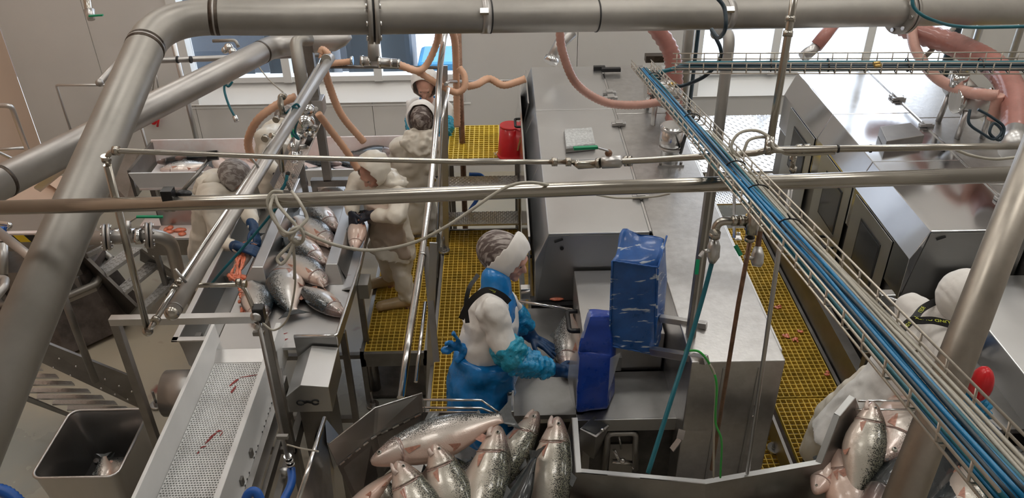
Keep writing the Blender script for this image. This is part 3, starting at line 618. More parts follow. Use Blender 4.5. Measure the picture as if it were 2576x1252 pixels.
# square-tube frame over the conveyor
fr = thing('portal_frame', 'square steel tube portal frame over the conveyor end', 'frame', (-1.72, 3.55, .9))
MB().box(-2.12, -1.28, 3.53, 3.575, 1.865, 1.91).build('top_bar', 'steel', fr, bevel=.003)
MB().box(-2.12, -2.075, 3.53, 3.575, .9, 1.865).build('post', 'steel_dark', fr, bevel=.003)
MB().box(-1.325, -1.28, 3.53, 3.575, .88, 1.865).build('post', 'steel_dark', fr, bevel=.003)
MB().box(-2.12, -1.28, 3.54, 3.565, .86, .90).build('base_bar', 'steel_dark', fr); MB().box(-1.32, -1.28, 3.54, 3.57, 0, .9).build('post', 'steel_dark', fr); MB().box(-2.12, -2.08, 3.54, 3.57, 0, .9).build('post', 'steel_dark', fr)
MB().cyl(P(705, 1188, .95), P(725, 1182, .95), .028).build('pivot', 'steel', fr)
# ------------------------------------------------ foreground hopper with fish
hp = thing('fish_hopper', 'open steel hopper full of whole fish with slotted side plate', 'hopper', (0, 2.6, .6))
def ribbon(tops, bots, name, m, parent, th=.006, thv=(0, 1, 0)):
    for i in range(len(tops)-1):
        a, b, c, d = V(tops[i]), V(tops[i+1]), V(bots[i+1]), V(bots[i]); n = (b-a).cross(d-a).normalized()*th
        MB().slab([a, b, c, d], n).build(name, m, parent)
T1 = [P(825, 1118, 1.66), P(944, 1025, 1.72), P(1061, 988, 1.76), P(1069, 1036, 1.62)]
sl = [P(825, 1118, 1.66)+V((.01,0,-.10)), P(850, 1172, 1.50), P(939, 1099, 1.56), P(1064, 1038, 1.61)]
MB().slab([T1[0], T1[1], sl[2], sl[1]], (-.003, .003, 0)).build('slotted_plate', 'steel_face', hp); MB().slab([T1[1], T1[2], sl[3], sl[2]], (-.003, .003, 0)).build('slotted_plate', 'steel_face', hp)
MB().tube([T1[0], T1[1], T1[2], T1[3]], .0035, 6).build('bright_edge', 'steel_polished', hp)
a, b, c = sl[1], sl[2], sl[3]
for i in range(9):
    t = (i+.2)/9*2; s0 = a.lerp(b, min(t, 1)) if t < 1 else b.lerp(c, t-1); t2 = t+.13; s1 = a.lerp(b, min(t2, 1)) if t2 < 1 else b.lerp(c, t2-1)
    MB().bar(s0+V((.002,-.004,.004)), s1+V((.002,-.004,.004)), .004, .010).build('slot_flange', 'steel_polished', hp)
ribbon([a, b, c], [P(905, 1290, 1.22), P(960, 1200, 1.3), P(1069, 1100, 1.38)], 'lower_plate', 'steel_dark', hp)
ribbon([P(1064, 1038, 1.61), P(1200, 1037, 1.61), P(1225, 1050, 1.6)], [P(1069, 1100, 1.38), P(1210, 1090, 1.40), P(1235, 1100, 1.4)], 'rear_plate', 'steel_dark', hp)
MB().tube([P(1064, 1036, 1.615), P(1200, 1035, 1.615), P(1222, 1048, 1.60)], .005, 6).build('rear_edge', 'steel_polished', hp)
for dy, z in ((0, 1.66), (20, 1.64)):
    MB().tube(fillet([P(1062, 1005+dy, z), P(1212, 1006+dy, z), P(1275, 1052, z-.03)], .02), .0065, 8).build('guard_rod', 'steel_polished', hp)
RW = [P(1438, 1050, 1.6), P(1447, 1188, 1.56), P(1775, 1217, 1.56), P(2066, 1166, 1.58), P(2112, 1046, 1.74), P(2150, 1000, 1.78)]
RB = [P(1425, 1090, 1.3), P(1425, 1290, 1.28), P(1775, 1330, 1.28), P(2085, 1270, 1.30), P(2160, 1160, 1.35), P(2180, 1090, 1.4)]
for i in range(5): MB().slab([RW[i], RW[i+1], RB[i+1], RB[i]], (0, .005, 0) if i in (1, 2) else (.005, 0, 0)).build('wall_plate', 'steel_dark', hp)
g = MB()
for i in range(5):
    A, B = RW[i], RW[i+1]; d = (B-A); n = V((-d.y, d.x, 0)).normalized()*.028
    if i == 0: n = V((.03, 0, 0))
    MB().slab([A, B, B+n*1, A+n*1], (0, 0, -.006)).build('rim_flange', 'steel_face', hp)
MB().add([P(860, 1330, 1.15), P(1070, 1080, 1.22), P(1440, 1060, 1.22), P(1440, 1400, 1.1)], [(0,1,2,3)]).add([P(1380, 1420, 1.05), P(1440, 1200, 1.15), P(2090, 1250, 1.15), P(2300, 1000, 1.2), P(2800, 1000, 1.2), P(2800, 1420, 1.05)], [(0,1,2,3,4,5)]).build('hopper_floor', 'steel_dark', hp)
for x, y in ((-.6, 2.2), (.5, 2.2), (1.4, 2.2), (-.5, 2.95)): MB().box(x-.025, x+.025, y-.025, y+.025, 0, 1.1).build('leg', 'steel_dark', hp)
for dy in (0, 22): MB().tube([P(2158+6*(dy > 0)-14*(dy > 0), 1008+dy, 1.72), P(2320, 1008+dy, 1.72)], .006, 8).build('guard_rod', 'steel_polished', hp)
ch = thing('chute_side', 'folded steel chute side with bright tube edge left of the hopper', 'chute', tuple(P(800, 1180, 1.2)))
MB().tube([P(817, 1050, 1.70), P(748, 1265, 1.64)], .011, 10).build('edge_tube', 'steel_polished', ch)
MB().slab([P(817, 1050, 1.69), P(748, 1265, 1.63), P(845, 1300, 1.28), P(840, 1180, 1.38)], (0, 0, -.004)).build('chute_plate', 'steel_wet', ch); MB().slab([P(817, 1050, 1.69), P(840, 1180, 1.38), P(880, 1130, 1.5), P(822, 1112, 1.62)], (0, .003, 0)).build('fold_plate', 'steel', ch)
MB().box(-.92, -.88, 2.4, 2.44, 0, 1.2).build('leg', 'steel_dark', ch)
# ------------------------------------------------ tote bin at the lower left
tb = thing('tote_bin', 'square steel bin on the floor with two pale fish inside', 'bin', (-2.63, 3.8, 0))
def rrect(x0, x1, y0, y1, r, z, n=4):
    out = []
    for cx, cy, a0 in ((x1-r, y1-r, 0), (x0+r, y1-r, 90), (x0+r, y0+r, 180), (x1-r, y0+r, 270)):
        for k in range(n+1): a = math.radians(a0+90*k/n); out.append(V((cx+r*math.cos(a), cy+r*math.sin(a), z)))
    return out
R0 = rrect(-2.89, -2.37, 3.49, 4.07, .06, .75); R1 = rrect(-2.83, -2.43, 3.55, 4.01, .05, .04); n = len(R0)
R0i = rrect(-2.885, -2.375, 3.495, 4.065, .055, .748); R1i = rrect(-2.80, -2.46, 3.58, 3.98, .05, .40)
MB().add(R0+R1+R0i+R1i, [(i, (i+1) % n, n+(i+1) % n, n+i) for i in range(n)][::1]+[(2*n+(i+1) % n, 2*n+i, 3*n+i, 3*n+(i+1) % n) for i in range(n)]+[tuple(range(3*n, 4*n)), tuple(reversed(range(n, 2*n)))], True).build('bin_body', 'steel', tb)
MB().tube(R0+[R0[0]], .010, 8).build('rolled_rim', 'steel', tb)
MB().cyl((-2.76, 3.93, .405), (-2.76, 3.93, .43), .02).build('drain_plug', 'steel_polished', tb)
# ------------------------------------------------ stairs and platform at the left
sr = thing('steel_stairs', 'steel stairs with four perforated treads by the flanged pipe', 'stairs', (-3.3, 6.0, 0))
T = [((358,762),(422,695),(444,704),(362,778),.25), ((299,720),(377,652),(409,656),(313,735),.43), ((254,672),(323,620),(358,623),(267,688),.61), ((204,625),(243,602),(272,612),(220,640),.79)]
for a, b, c, d, z in T:
    Q = [P(*a, z), P(*b, z), P(*c, z), P(*d, z)]; tr = MB().slab(Q, (0, 0, -.035)).build('tread', 'tread_light', sr); g = MB(); dz = V((0, 0, .001))
    for i in range(9):
        for j in range(4):
            u, v_ = (i+.5)/9, (j+.5)/4; s = 1 if (i+j) % 2 else -1
            pt_ = lambda u, v_: Q[0].lerp(Q[1], u).lerp(Q[3].lerp(Q[2], u), v_)+dz
            g.add([pt_(u-.035, v_-.07*s), pt_(u+.035, v_+.07*s), pt_(u+.02, v_+.07*s+.09), pt_(u-.05, v_-.07*s+.09)], [(0,1,2,3)])
    g.build('grip_pattern', 'pickled', tr)
MB().slab([P(195, 618, .85), P(350, 768, .28), P(330, 790, .08), P(180, 650, .62)], (-.02, -.02, 0)).build('stringer', 'steel_dark', sr)
MB().slab([P(352, 628, .65), P(444, 694, .30), P(455, 712, .1), P(352, 655, .4)], (.02, .01, 0)).build('stringer', 'steel_dark', sr)
MB().slab([P(150, 600, .95), P(240, 570, .95), P(270, 600, .95), P(190, 640, .95)], (0, 0, -.03)).build('landing', 'steel', sr)
ls = thing('steel_stairs', 'dark stairs with narrow perforated treads behind the square bin', 'stairs', (-3.1, 4.7, 0))
yy = [(66, 923, 100), (52, 942, 140), (45, 960, 180), (56, 979, 220), (95, 995, 255), (135, 1009, 287), (172, 1023, 317)]
for i, (x0, y, x1) in enumerate(yy):
    z = .72-.085*i; Q = [P(x0, y-5, z), P(x1, y-2, z), P(x1+8, y+7, z), P(x0-4, y+7, z)]; tr = MB().slab(Q, (0, 0, -.012)).build('tread', 'steel', ls); g = MB()
    for k in range(14):
        for j in range(2):
            u, v_ = (k+.5)/14, (j+.5)/2; s = 1 if (k+j) % 2 else -1; pt_ = lambda u, v_: Q[0].lerp(Q[1], u).lerp(Q[3].lerp(Q[2], u), v_)+V((0,0,.001))
            g.add([pt_(u-.025, v_-.15*s), pt_(u+.02, v_+.15*s), pt_(u+.02, v_+.15*s+.16), pt_(u-.025, v_-.15*s+.16)], [(0,1,2,3)])
    g.build('grip_pattern', 'tread_light', tr)
MB().slab([P(60, 840, 1.0), P(348, 955, .38), P(362, 1032, .05), P(90, 905, .68)], (.0, .02, 0)).build('stringer', 'steel_dark', ls)
MB().slab([P(30, 978, .62), P(185, 1042, .12), P(190, 1052, .06), P(30, 992, .55)], (0, -.012, 0)).build('stringer', 'steel_dark', ls)
for (x, y) in ((105, 877), (88, 902), (135, 923), (150, 900), (192, 920), (178, 942), (228, 940), (265, 952), (255, 975), (300, 969), (290, 990), (332, 983), (322, 1003)):
    z = 1.0-.6*(x-60)/290-.3*max(0, (y-(840+(x-60)*.4)))/70*.9; p = P(x, y, z); MB().ball(p+V((.0,-.004,.0)), .009, 8, 5).build('bolt', 'steel_polished', ls)
a = P(240, 958, .55); MB().cyl((a.x, a.y, a.z), (a.x, a.y, 1.55), .026, 14).build('post', 'steel_dark', ls)
lp = thing('raised_platform', 'left platform with yellow and black striped edge rail', 'platform', (-4, 5.9, 0))
A0, A1 = P(0, 590, 1.15), P(205, 578, 1.15); A1 = V((A1.x, A0.y, 1.15)); A0 = V((WX0+.02, A0.y, 1.15))
MB().box(A0.x, A1.x, A0.y+.02, A0.y+.42, 1.08, 1.12).build('deck_plate', 'steel_face', lp)
MB().box(A0.x, A1.x, A0.y-.02, A0.y+.02, 1.10, 1.17).build('edge_beam', 'white_plastic_stained', lp)
x0 = P(30, 600, 1.1).x
for k in range(11):
    xa = x0+k*.085
    if xa > P(165, 600, 1.1).x: break
    MB().add([(xa, A0.y-.022, 1.09), (xa+.085, A0.y-.022, 1.09), (xa+.045, A0.y-.022, 1.155), (xa-.04, A0.y-.022, 1.155)], [(0,1,2,3)]).build('warning_stripe', 'tape_yellow' if k % 2 else 'black_metal', lp)
MB().box(A0.x, A1.x, A0.y-.015, A0.y+.01, 1.0, 1.09).build('side_skirt', 'steel_dark', lp)
legs(lp, [(-5.2, A0.y+.05), (-4.3, A0.y+.05), (-4.3, A0.y+.38), (-5.2, A0.y+.38)], 0, 1.08, .03)
p = PY(10, 700, A0.y-.6)
lo = thing('walk_ledge', 'low platform with brown mat and white edge under the striped rail', 'platform', (-3.9, 5.2, 0))
L0, L1 = P(0, 700, .6), P(230, 690, .6); y1 = L0.y; MB().box(WX0+.02, P(215, 690, .6).x, y1, y1+.45, .52, .6).build('mat', 'pit', lo)
MB().box(WX0+.02, P(205, 690, .6).x, y1-.03, y1, .50, .61).build('edge_strip', 'pickled_light', lo); MB().box(WX0+.02, P(205, 690, .6).x, y1+.45, y1+.47, .9, .98).build('back_strip', 'pickled_light', lo); legs(lo, [(-5.1, y1+.1), (-4.0, y1+.1), (-5.1, y1+.4), (-4.0, y1+.4)], 0, .52, .03); MB().box(-4.1, -4.05, y1+.45, y1+.5, 0, .98).box(-5.2, -5.15, y1+.45, y1+.5, 0, .98).build('rear_post', 'steel_dark', lo)
tk = thing('octagonal_tank', 'octagonal steel tank base with brown rusty foot behind the big pipe', 'tank', tuple(P(165, 700, .3)))
cx, cy = P(130, 690, .5).x, P(130, 690, .5).y
oc = lambda r, z: [V((cx+r*math.cos(math.radians(22.5+45*k)), cy+r*math.sin(math.radians(22.5+45*k)), z)) for k in range(8)]
for r0, r1, z0, z1, m_ in ((.50, .50, .45, .50, 'pickled'), (.42, .36, .5, .75, 'steel_dark'), (.55, .62, .10, .45, 'pit')):
    a, b = oc(r0, z0), oc(r1, z1)
    if m_ == 'pit': a, b = oc(.62, .05), oc(.5, .45)
    MB().add(a+b, [(i, (i+1) % 8, (i+1) % 8+8, i+8) for i in range(8)]+[tuple(reversed(range(8))), tuple(range(8, 16))]).build('tank_ring', m_, tk)
MB().tube(oc(.5, .52)+oc(.5, .52)[:1], .03, 8).build('ring_tube', 'pickled', tk)
ot = MB().box(*(lambda a, b: (a.x, b.x, a.y-.2, a.y+.3))(P(-40, 880, .1), P(70, 880, .1)), 0, .25).build('floor_mat', 'guts', bevel=.03, label='bright orange heap of offal on the floor at the left edge', cat='offal')
# steps by the warm-lit left wall with handrail
ow = thing('tinted_landing', 'pink tinted landing with yellow grating corner beside the warm-lit left wall', 'landing', (-4.9, 7.0, 0))
a, b, c, d = P(20, 500, .9), P(150, 505, .9), P(185, 455, .9), P(95, 445, .9)
MB().box(WX0+.02, -4.1, 6.35, 7.15, .86, .9).build('landing_plate', 'wall_warm_lit', ow); grating('grating_panel', -4.98, -4.65, 6.55, 6.85, .935, ow, 'yellow_far', .05, .010)
MB().slab([P(95, 445, .95), P(190, 505, .95), P(200, 520, .7), P(95, 460, .7)], (0, .03, 0)).build('kick_plate', 'wall_warm_lit', ow)
legs(ow, [(-5.2, 6.4), (-4.15, 6.4), (-5.2, 7.1), (-4.15, 7.1)], 0, .86, .025)
MB().slab([P(85, 470, 1.0), P(185, 395, 1.5), P(195, 400, 1.5), P(100, 478, 1.0)], (0, 0, -.02)).build('stair_side', 'steel_face', ow)
hr = thing('handrail', 'bent tube handrail against the warm-lit left wall', 'railing', tuple(P(40, 400, 1.0)))
a = P(0, 265, 1.9); MB().tube(fillet([a+V((-.35,0,0)), a, P(28, 266, 1.9), P(85, 420, 1.05), P(95, 450, .9)], .05), .022, 10).build('top_rail', 'steel', hr)
MB().tube([P(-30, 378, 1.3), P(62, 372, 1.3)], .016, 8).build('mid_rail', 'steel', hr); MB().tube([P(-10, 380, 1.28), P(50, 408, 1.05), P(110, 450, .9)], .016, 8).build('mid_rail', 'steel', hr)
MB().tube([P(-10, 378, 1.3), P(-10, 560, .4)], .016, 8).build('post', 'steel', hr)
# ------------------------------------------------ white sorting trays at the back
bt_ = thing('sorting_tray', 'long white plastic sorting tray at the back with dark fish', 'tray', (-2.3, 7.2, 0))
MB().box(-3.50, -1.05, 7.05, 7.62, .78, .80).build('tray_floor', 'white_plastic_stained', bt_)
MB().slab([(-3.55, 7.04, .98), (-1.05, 7.04, .98), (-1.05, 7.08, .78), (-3.5, 7.08, .78)], (0, -.02, 0)).build('tray_wall', 'white_plastic', bt_, bevel=.004)
MB().slab([(-3.55, 7.66, 1.02), (-1.0, 7.66, 1.02), (-1.0, 7.62, .78), (-3.55, 7.62, .78)], (0, .02, 0)).build('tray_wall', 'white_plastic_stained', bt_, bevel=.004)
MB().box(-3.56, -3.53, 7.04, 7.68, .72, 1.0).build('tray_end', 'steel_dark', bt_); legs(bt_, [(-3.4, 7.12), (-2.3, 7.12), (-3.4, 7.55), (-2.3, 7.55), (-1.15, 7.55), (-1.15, 7.12)], 0, .78, .025)
MB().box(-3.5, -1.1, 6.85, 7.02, .40, .50).build('lower_trough', 'white_plastic_stained', bt_)
MB().slab([(-4.3, 7.3, .55), (-3.6, 7.05, .62), (-3.6, 7.6, .95), (-4.3, 7.7, .95)], (0, 0, -.02)).build('feed_chute', 'steel_dark', bt_)
r3 = thing('waste_trough', 'pink stained waste trough with offal left of the bending man', 'trough', (-2.7, 6.3, 0))
a, b = P(330, 560, .8), P(480, 575, .8)
MB().box(-3.15, -2.2, 6.2, 6.55, .66, .68).build('trough_floor', 'white_plastic_stained', r3); MB().box(-3.15, -2.2, 6.17, 6.2, .60, .76).build('trough_wall', 'steel_dark', r3); MB().box(-3.15, -2.2, 6.55, 6.58, .66, .95).build('trough_wall', 'steel_face', r3); legs(r3, [(-3.1, 6.22), (-2.25, 6.22), (-3.1, 6.5), (-2.25, 6.5)], 0, .66, .02)
g = MB()
for k in range(26): g.ball((random.uniform(-3.1, -2.25), random.uniform(6.24, 6.5), .69), (random.uniform(.02, .06), random.uniform(.015, .04), .015), 8, 5)
g.build('offal_heap', 'guts', label='thin heap of orange offal in the waste trough', cat='offal', kind='stuff')
# perforated chute plate and its square post
pc = thing('perforated_chute', 'tilted perforated steel chute behind the crossing tubes', 'chute', tuple(P(730, 470, 1.4)))
Q = [P(689, 473, 1.5), P(734, 478, 1.5), P(803, 318, 1.9), P(765, 318, 1.9)]
g = MB(); nu, nv = 11, 46; N = (Q[1]-Q[0]).cross(Q[3]-Q[0]).normalized()
pt_ = lambda u, v_: Q[0].lerp(Q[1], u).lerp(Q[3].lerp(Q[2], u), v_)
for i in range(nu):
    for j in range(nv):
        u0, u1, v0, v1 = i/nu, (i+1)/nu, j/nv, (j+1)/nv; cu, cv_ = (u0+u1)/2, (v0+v1)/2; hu, hv = .27/nu, .27/nv; s = (.12 if (i+j) % 2 else -.12)
        o = [pt_(u0,v0), pt_(u1,v0), pt_(u1,v1), pt_(u0,v1), pt_(cu-hu,cv_-hv-s/nv), pt_(cu+hu,cv_-hv+s/nv), pt_(cu+hu,cv_+hv+s/nv), pt_(cu-hu,cv_+hv-s/nv)]
        g.add(o, [(0,1,5,4),(1,2,6,5),(2,3,7,6),(3,0,4,7)])
g.build('perforated_plate', 'steel_sheet', pc)
MB().slab([Q[1], Q[2], Q[2]+V((.03,0,.06)), Q[1]+V((.03,0,.06))], (.006, 0, 0)).build('side_rim', 'steel', pc); MB().slab([Q[0], Q[3], Q[3]+V((-.02,0,.05)), Q[0]+V((-.02,0,.05))], (-.006, 0, 0)).build('side_rim', 'steel', pc)
MB().slab([Q[0], Q[1], Q[1]+V((0,0,-.06)), Q[0]+V((0,0,-.06))], (0, -.006, 0)).build('front_lip', 'steel', pc); legs(pc, [(-1.60, 5.9)], 1.2, 1.72, .02)
MB().ball(P(724, 437, 1.62), (.018, .03, .018), 8, 6).build('rubber_plug', 'black_rubber', pc)
sp_ = thing('square_post', 'brownish square steel post with switch box beside the orange hoses', 'post', (-1.45, 6.1, 1.3))
a = P(826, 452, 1.35); MB().box(a.x-.035, a.x+.03, a.y-.03, a.y+.03, 1.35, 3.3).build('post', 'steel_dark', sp_); MB().box(-1.6, -1.28, a.y-.03, a.y+.03, 1.30, 1.36).build('base_bar', 'steel_dark', sp_)
zb = PY(800, 282, a.y-.04).z; zb1 = PY(800, 246, a.y-.04).z; xa, xb = PY(780, 265, a.y-.04).x, PY(816, 265, a.y-.04).x
MB().box(xa, xb, a.y-.1, a.y+.035, zb, zb1).build('switch_box', 'steel', sp_, bevel=.004); MB().cyl((xa+.06, a.y-.105, (zb+zb1)/2), (xa+.06, a.y-.12, (zb+zb1)/2), .016).build('button', 'white_plastic', sp_)
legs(sp_, [(-1.58, a.y), (-1.30, a.y)], .6, 1.31, .02)
# red bucket
bk = thing('bucket', 'red plastic bucket upside down next to the yellow grating step', 'bucket', tuple(P(1282, 402, 1.25)))
c = P(1284, 392, 1.25); c.z = 1.252
MB().tube([c, c+V((0,0,.02)), c+V((0,0,.021)), c+V((0,0,.05)), c+V((0,0,.30))], [.118, .118, .113, .112, .088], 28).build('bucket_shell', 'red_plastic', bk)
MB().tube([c+V((0,0,.29)), c+V((0,0,.302))], .091, 28).tube([c+V((0,0,.30)), c+V((0,0,.304))], .086, 28).build('bucket_base_ring', 'red_plastic', bk)
MB().tube([c+V((-.118+.0*t, -.02, .03))+V((-.035*math.sin(t), -.05*math.cos(t), .03*math.sin(t*2))) for t in [math.pi*i/8 for i in range(9)]], .003, 6).build('wire_handle', 'steel_polished', bk)
# dark cabinet body right of machine 2 (infeed of the second machine), tables at far right
i2 = thing('infeed_table', 'steel infeed table and boxes in front of the worker at lower right', 'table', (2.9, 3.4, 0))
a = P(2215, 745, 1.5); 
MB().box(2.30, 2.66, 3.0, 4.05, 1.47, 1.50).build('tray_floor', 'steel_shelf', i2); MB().box(2.27, 2.30, 3.0, 4.05, 1.44, 1.52).build('left_rim', 'steel', i2, bevel=.004)
MB().box(2.66, 3.5, 2.9, 4.05, 1.45, 1.72).build('discharge_box', 'steel_sheet', i2, bevel=.006); MB().box(2.75, 3.6, 2.0, 2.88, 1.40, 1.62).build('front_box', 'steel_sheet', i2, bevel=.006)
MB().box(2.55, 2.75, 2.0, 2.98, 1.35, 1.40).build('white_strip', 'pickled_light', i2); MB().box(2.3, 2.6, 1.6, 2.9, 1.2, 1.25).build('dark_tray', 'steel_dark', i2)
legs(i2, [(2.3, 3.1), (2.3, 4.0), (3.4, 3.0), (3.4, 2.1), (2.6, 2.1)], .1, 1.35, .025)
b2 = P(2225, 735, 1.6); MB().box(b2.x-.03, b2.x+.06, b2.y-.03, b2.y+.03, 1.52, 1.60).build('bracket', 'steel_polished', i2, bevel=.004); MB().tube([P(2232, 748, 1.6), P(2290, 765, 1.6)], .008, 8).build('guide_rod', 'steel_polished', i2)
MB().box(2.36, 2.43, 3.2, 6.5, .25, .85).build('trough_side', 'steel_dark', label='dark steel side plate along the right walkway', cat='plate')
rs_ = MB().ball(PY(2468, 965, 2.9), (.05, .06, .10), 14, 10).build('red_bucket', 'red_plastic', label='red plastic item hanging behind the lower right worker', cat='bucket')
# ------------------------------------------------ pipes (points are picture positions with their distance)
D_ = lambda pts: [PD(*p) for p in pts]
def dep(dia, wpx): return FPX*dia/wpx
def pipe(name, label, cat, pts, dia, m, fil=0, group=None, seg=20, bname='pipe'):
    t = thing(name, label, cat, tuple(pts[0]), group)
    MB().tube(fillet(pts, fil) if fil else pts, dia/2, seg).build(bname, m, t); return t
def ringat(parent, a, d, r, L, m, name='ring', seg=24):
    a = V(a); d = V(d).normalized(); MB().cyl(a-d*L/2, a+d*L/2, r, seg).build(name, m, parent)
def flange(parent, c, d, r, th=.022, nb=8, gap=.012, m='pickled'):
    c = V(c); d = V(d).normalized(); u = d.orthogonal().normalized(); w_ = d.cross(u)
    for s in (-1, 1): ringat(parent, c+d*s*(th/2+gap/2), d, r, th, m, 'flange', 32)
    ringat(parent, c, d, r*.93, gap, 'black_rubber', 'gasket', 32)
    for k in range(nb):
        a = 2*math.pi*k/nb; p = c+(u*math.cos(a)+w_*math.sin(a))*r*.82; g = MB().cyl(p-d*(th+gap), p+d*(th+gap), r*.05+.002, 8)
        for s in (-1, 1): g.tube([p+d*s*(th+gap/2), p+d*s*(th+gap/2+.012)], r*.085+.003, 6)
        g.build('bolt', 'steel_polished', parent)
# 1 big pipe across the top with elbow
bp = D_([(3000, 18, 6.6), (2500, 28, 6.2), (1500, 38, 5.1), (700, 45, 4.75), (420, 40, 4.65), (375, 48, 4.6), (-163, 1350, 2.62)])
big = thing('overhead_pipe', 'thick dull steel pipe across the top with a welded elbow down to the left', 'pipe', tuple(bp[0]))
path = fillet([bp[0], bp[1], bp[2], bp[3], PD(352, 35, 4.62), bp[6]], .36, 14)
path = [bp[0], bp[1], bp[2]] + path[path.index(path[-1])-1:path.index(path[-1])-1] if 0 else None
L1 = [bp[0], bp[1], bp[2], bp[3]]; corner = PD(398, 42, 4.62)
el = fillet([bp[3], corner, bp[6]], .34, 14)
MB().tube(L1+el[1:], .1, 32).build('pipe', 'pickled', big)
def on(a, b, px_, t=None): return V(a).lerp(V(b), px_)
e0, e1 = el[1], el[-2]
for c, d_, mt in ((e0, bp[3]-e0, 'heat_tint'), (e1, bp[6]-e1, 'heat_tint')):
    ringat(big, c, d_, .1012, .05, mt, 'weld_band', 32); ringat(big, c, d_, .1025, .010, 'pickled_light', 'weld_bead', 32)
def between(px):   # point on the horizontal run near a picture x
    best = None
    for i in range(len(L1)-1):
        for k in range(60):
            q = L1[i].lerp(L1[i+1], k/60); v_ = q-CAMP; x = v_.dot(AXR)/v_.dot(AXF)*FPX+1288
            if best is None or abs(x-px) < best[0]: best = (abs(x-px), q, L1[i+1]-L1[i])
    return best[1], best[2]
for px in (940, 2265):
    c, d_ = between(px); flange(big, c, d_, .155, .026, 8)
for px in (1226, 1832):
    c, d_ = between(px); ringat(big, c, d_, .104, .05, 'pickled_light', 'clamp_band', 32); MB().bar(c+V((0,-.09,.07)), c+V((0,-.12,.05)), .05, .02).build('clamp_lug', 'steel', big)
for px in (1238, 1505):
    c, d_ = between(px); ringat(big, c, d_, .1035, .008, 'black_rubber', 'rubber_band', 32)
# 2 second big pipe below it
q = D_([(-60, 490, dep(.17, 88)), (90, 425, dep(.17, 80)), (690, 115, 6.3)])
p2 = thing('overhead_pipe', 'second thick pipe running diagonally below the big one to the left edge', 'pipe', tuple(q[0]))
_f = fillet([q[0], q[2], PD(800, 104, 6.35)], .2)
MB().tube(_f+[PD(840, 102, 6.35), PD(865, 97, 6.35), PD(884, 92, 6.35)], [.085]*len(_f)+[.08, .055, .015], 28).build('pipe', 'pickled_light', p2)
for c, d_ in ((q[0].lerp(q[2], .93), q[2]-q[0]), (q[0].lerp(q[2], .06), q[2]-q[0])): ringat(p2, c, d_, .087, .02, 'heat_tint', 'weld_bead', 28)
dp = thing('drop_pipe', 'grey pipe bending down from the diagonal pipe to a valve cluster', 'pipe', tuple(PD(745, 100, 5.8)))
MB().tube(fillet([PD(780, 100, 6.0), PD(742, 100, 5.9), PD(772, 285, 5.85)], .12), .045, 20).build('pipe', 'pickled', dp)
a = PD(771, 277, 5.85); MB().ball(a, (.062, .062, .05)).build('clamp_ring', 'steel_polished', dp)
# valve cluster at its foot
vc = thing('valve_cluster', 'shiny valve cluster with black grips on the perforated chute', 'valve', tuple(PD(770, 330, 5.85)))
for (x, y, r) in ((768, 312, .075), (752, 345, .04), (738, 372, .045), (775, 338, .04), (790, 325, .03), (742, 393, .05)): MB().ball(PD(x, y, 5.85), r).build('valve_body', 'steel_polished', vc)
for (x, y, x2, y2, r) in ((752, 340, 740, 395, .03), (768, 312, 800, 322, .022), (745, 370, 775, 368, .02), (757, 320, 745, 350, .018)): MB().cyl(PD(x, y, 5.84), PD(x2, y2, 5.84), r, 12).build('valve_stem', 'steel', vc)
MB().cyl(PD(772, 365, 5.8), PD(782, 345, 5.8), .02, 10).build('grip', 'black_rubber', vc); MB().bar(PD(732, 318, 5.7), PD(738, 345, 5.7), .025, .008).build('lever', 'green_handle', vc)
# 3 long bar in front
lb = thing('long_tube', 'shiny steel tube crossing the whole picture at half height', 'tube', tuple(PD(0, 520, 3.1)))
pts = [PD(-80, 524, 3.15), PD(700, 505, 3.05), PD(1500, 473, 3.08), PD(2560, 438, 2.75)]
MB().tube(pts, .0275, 24).build('tube', 'steel_tube', lb)
for x, y, dd in ((427, 512, 3.1), (1932, 458, 2.95), (425, 512, 3.1)): ringat(lb, PD(x, y, dd), pts[2]-pts[1], .031, .03, 'steel_tube', 'coupling')
MB().box(*(lambda c: (c.x-.02, c.x+.02, c.y-.02, c.y+.02, c.z, c.z+.05))(PD(428, 505, 3.08))).build('clamp', 'black_metal', lb)
# 4 upper water pipe with valve
up = thing('water_pipe', 'thin steel water pipe with elbow at left, ball valve and green lever', 'pipe', tuple(PD(266, 380, 3.12)))
U = [PD(372, 832, 3.62), PD(266, 400, 3.1), PD(266, 380, 3.08), PD(760, 397, 3.25), PD(1180, 407, 3.3), PD(1448, 407, 3.3)]
MB().tube(fillet([U[0], PD(264, 378, 3.08), U[3]], .05)+[U[4], U[5]], .0105, 14).build('pipe', 'steel_tube', up)
MB().tube([U[0], PD(270, 415, 3.11)], .0148, 14).build('riser', 'steel_tube', up)
for x, y, dd, dx in ((267, 398, 3.1, 0), (1430, 407, 3.3, 1), (292, 379, 3.09, 1), (1395, 407, 3.3, 1)): ringat(up, PD(x, y, dd), (U[5]-U[3]) if dx else (U[0]-U[1]), .018, .022, 'steel_tube', 'coupling')
V0 = [PD(1448, 407, 3.3), PD(1456, 415, 3.3), PD(1500, 412, 3.28), PD(1560, 406, 3.25), PD(1640, 402, 3.2), PD(1900, 385, 3.05), PD(1932, 377, 3.0), PD(2300, 371, 2.95), PD(2600, 367, 2.9)]
MB().tube(V0[:3], .017, 14).build('elbow', 'steel_tube', up); MB().tube(V0[2:], .0125, 14).build('pipe', 'steel_tube', up)
MB().tube([PD(1510, 408, 3.27), PD(1515, 408, 3.27), PD(1560, 406, 3.25), PD(1565, 406, 3.25)], [.017, .026, .026, .017], 8).build('valve_body', 'steel', up)
for x, y in ((1505, 410), (1575, 405), (1585, 405)): ringat(up, PD(x, y, 3.26), V0[4]-V0[3], .021, .014, 'steel_tube', 'coupling')
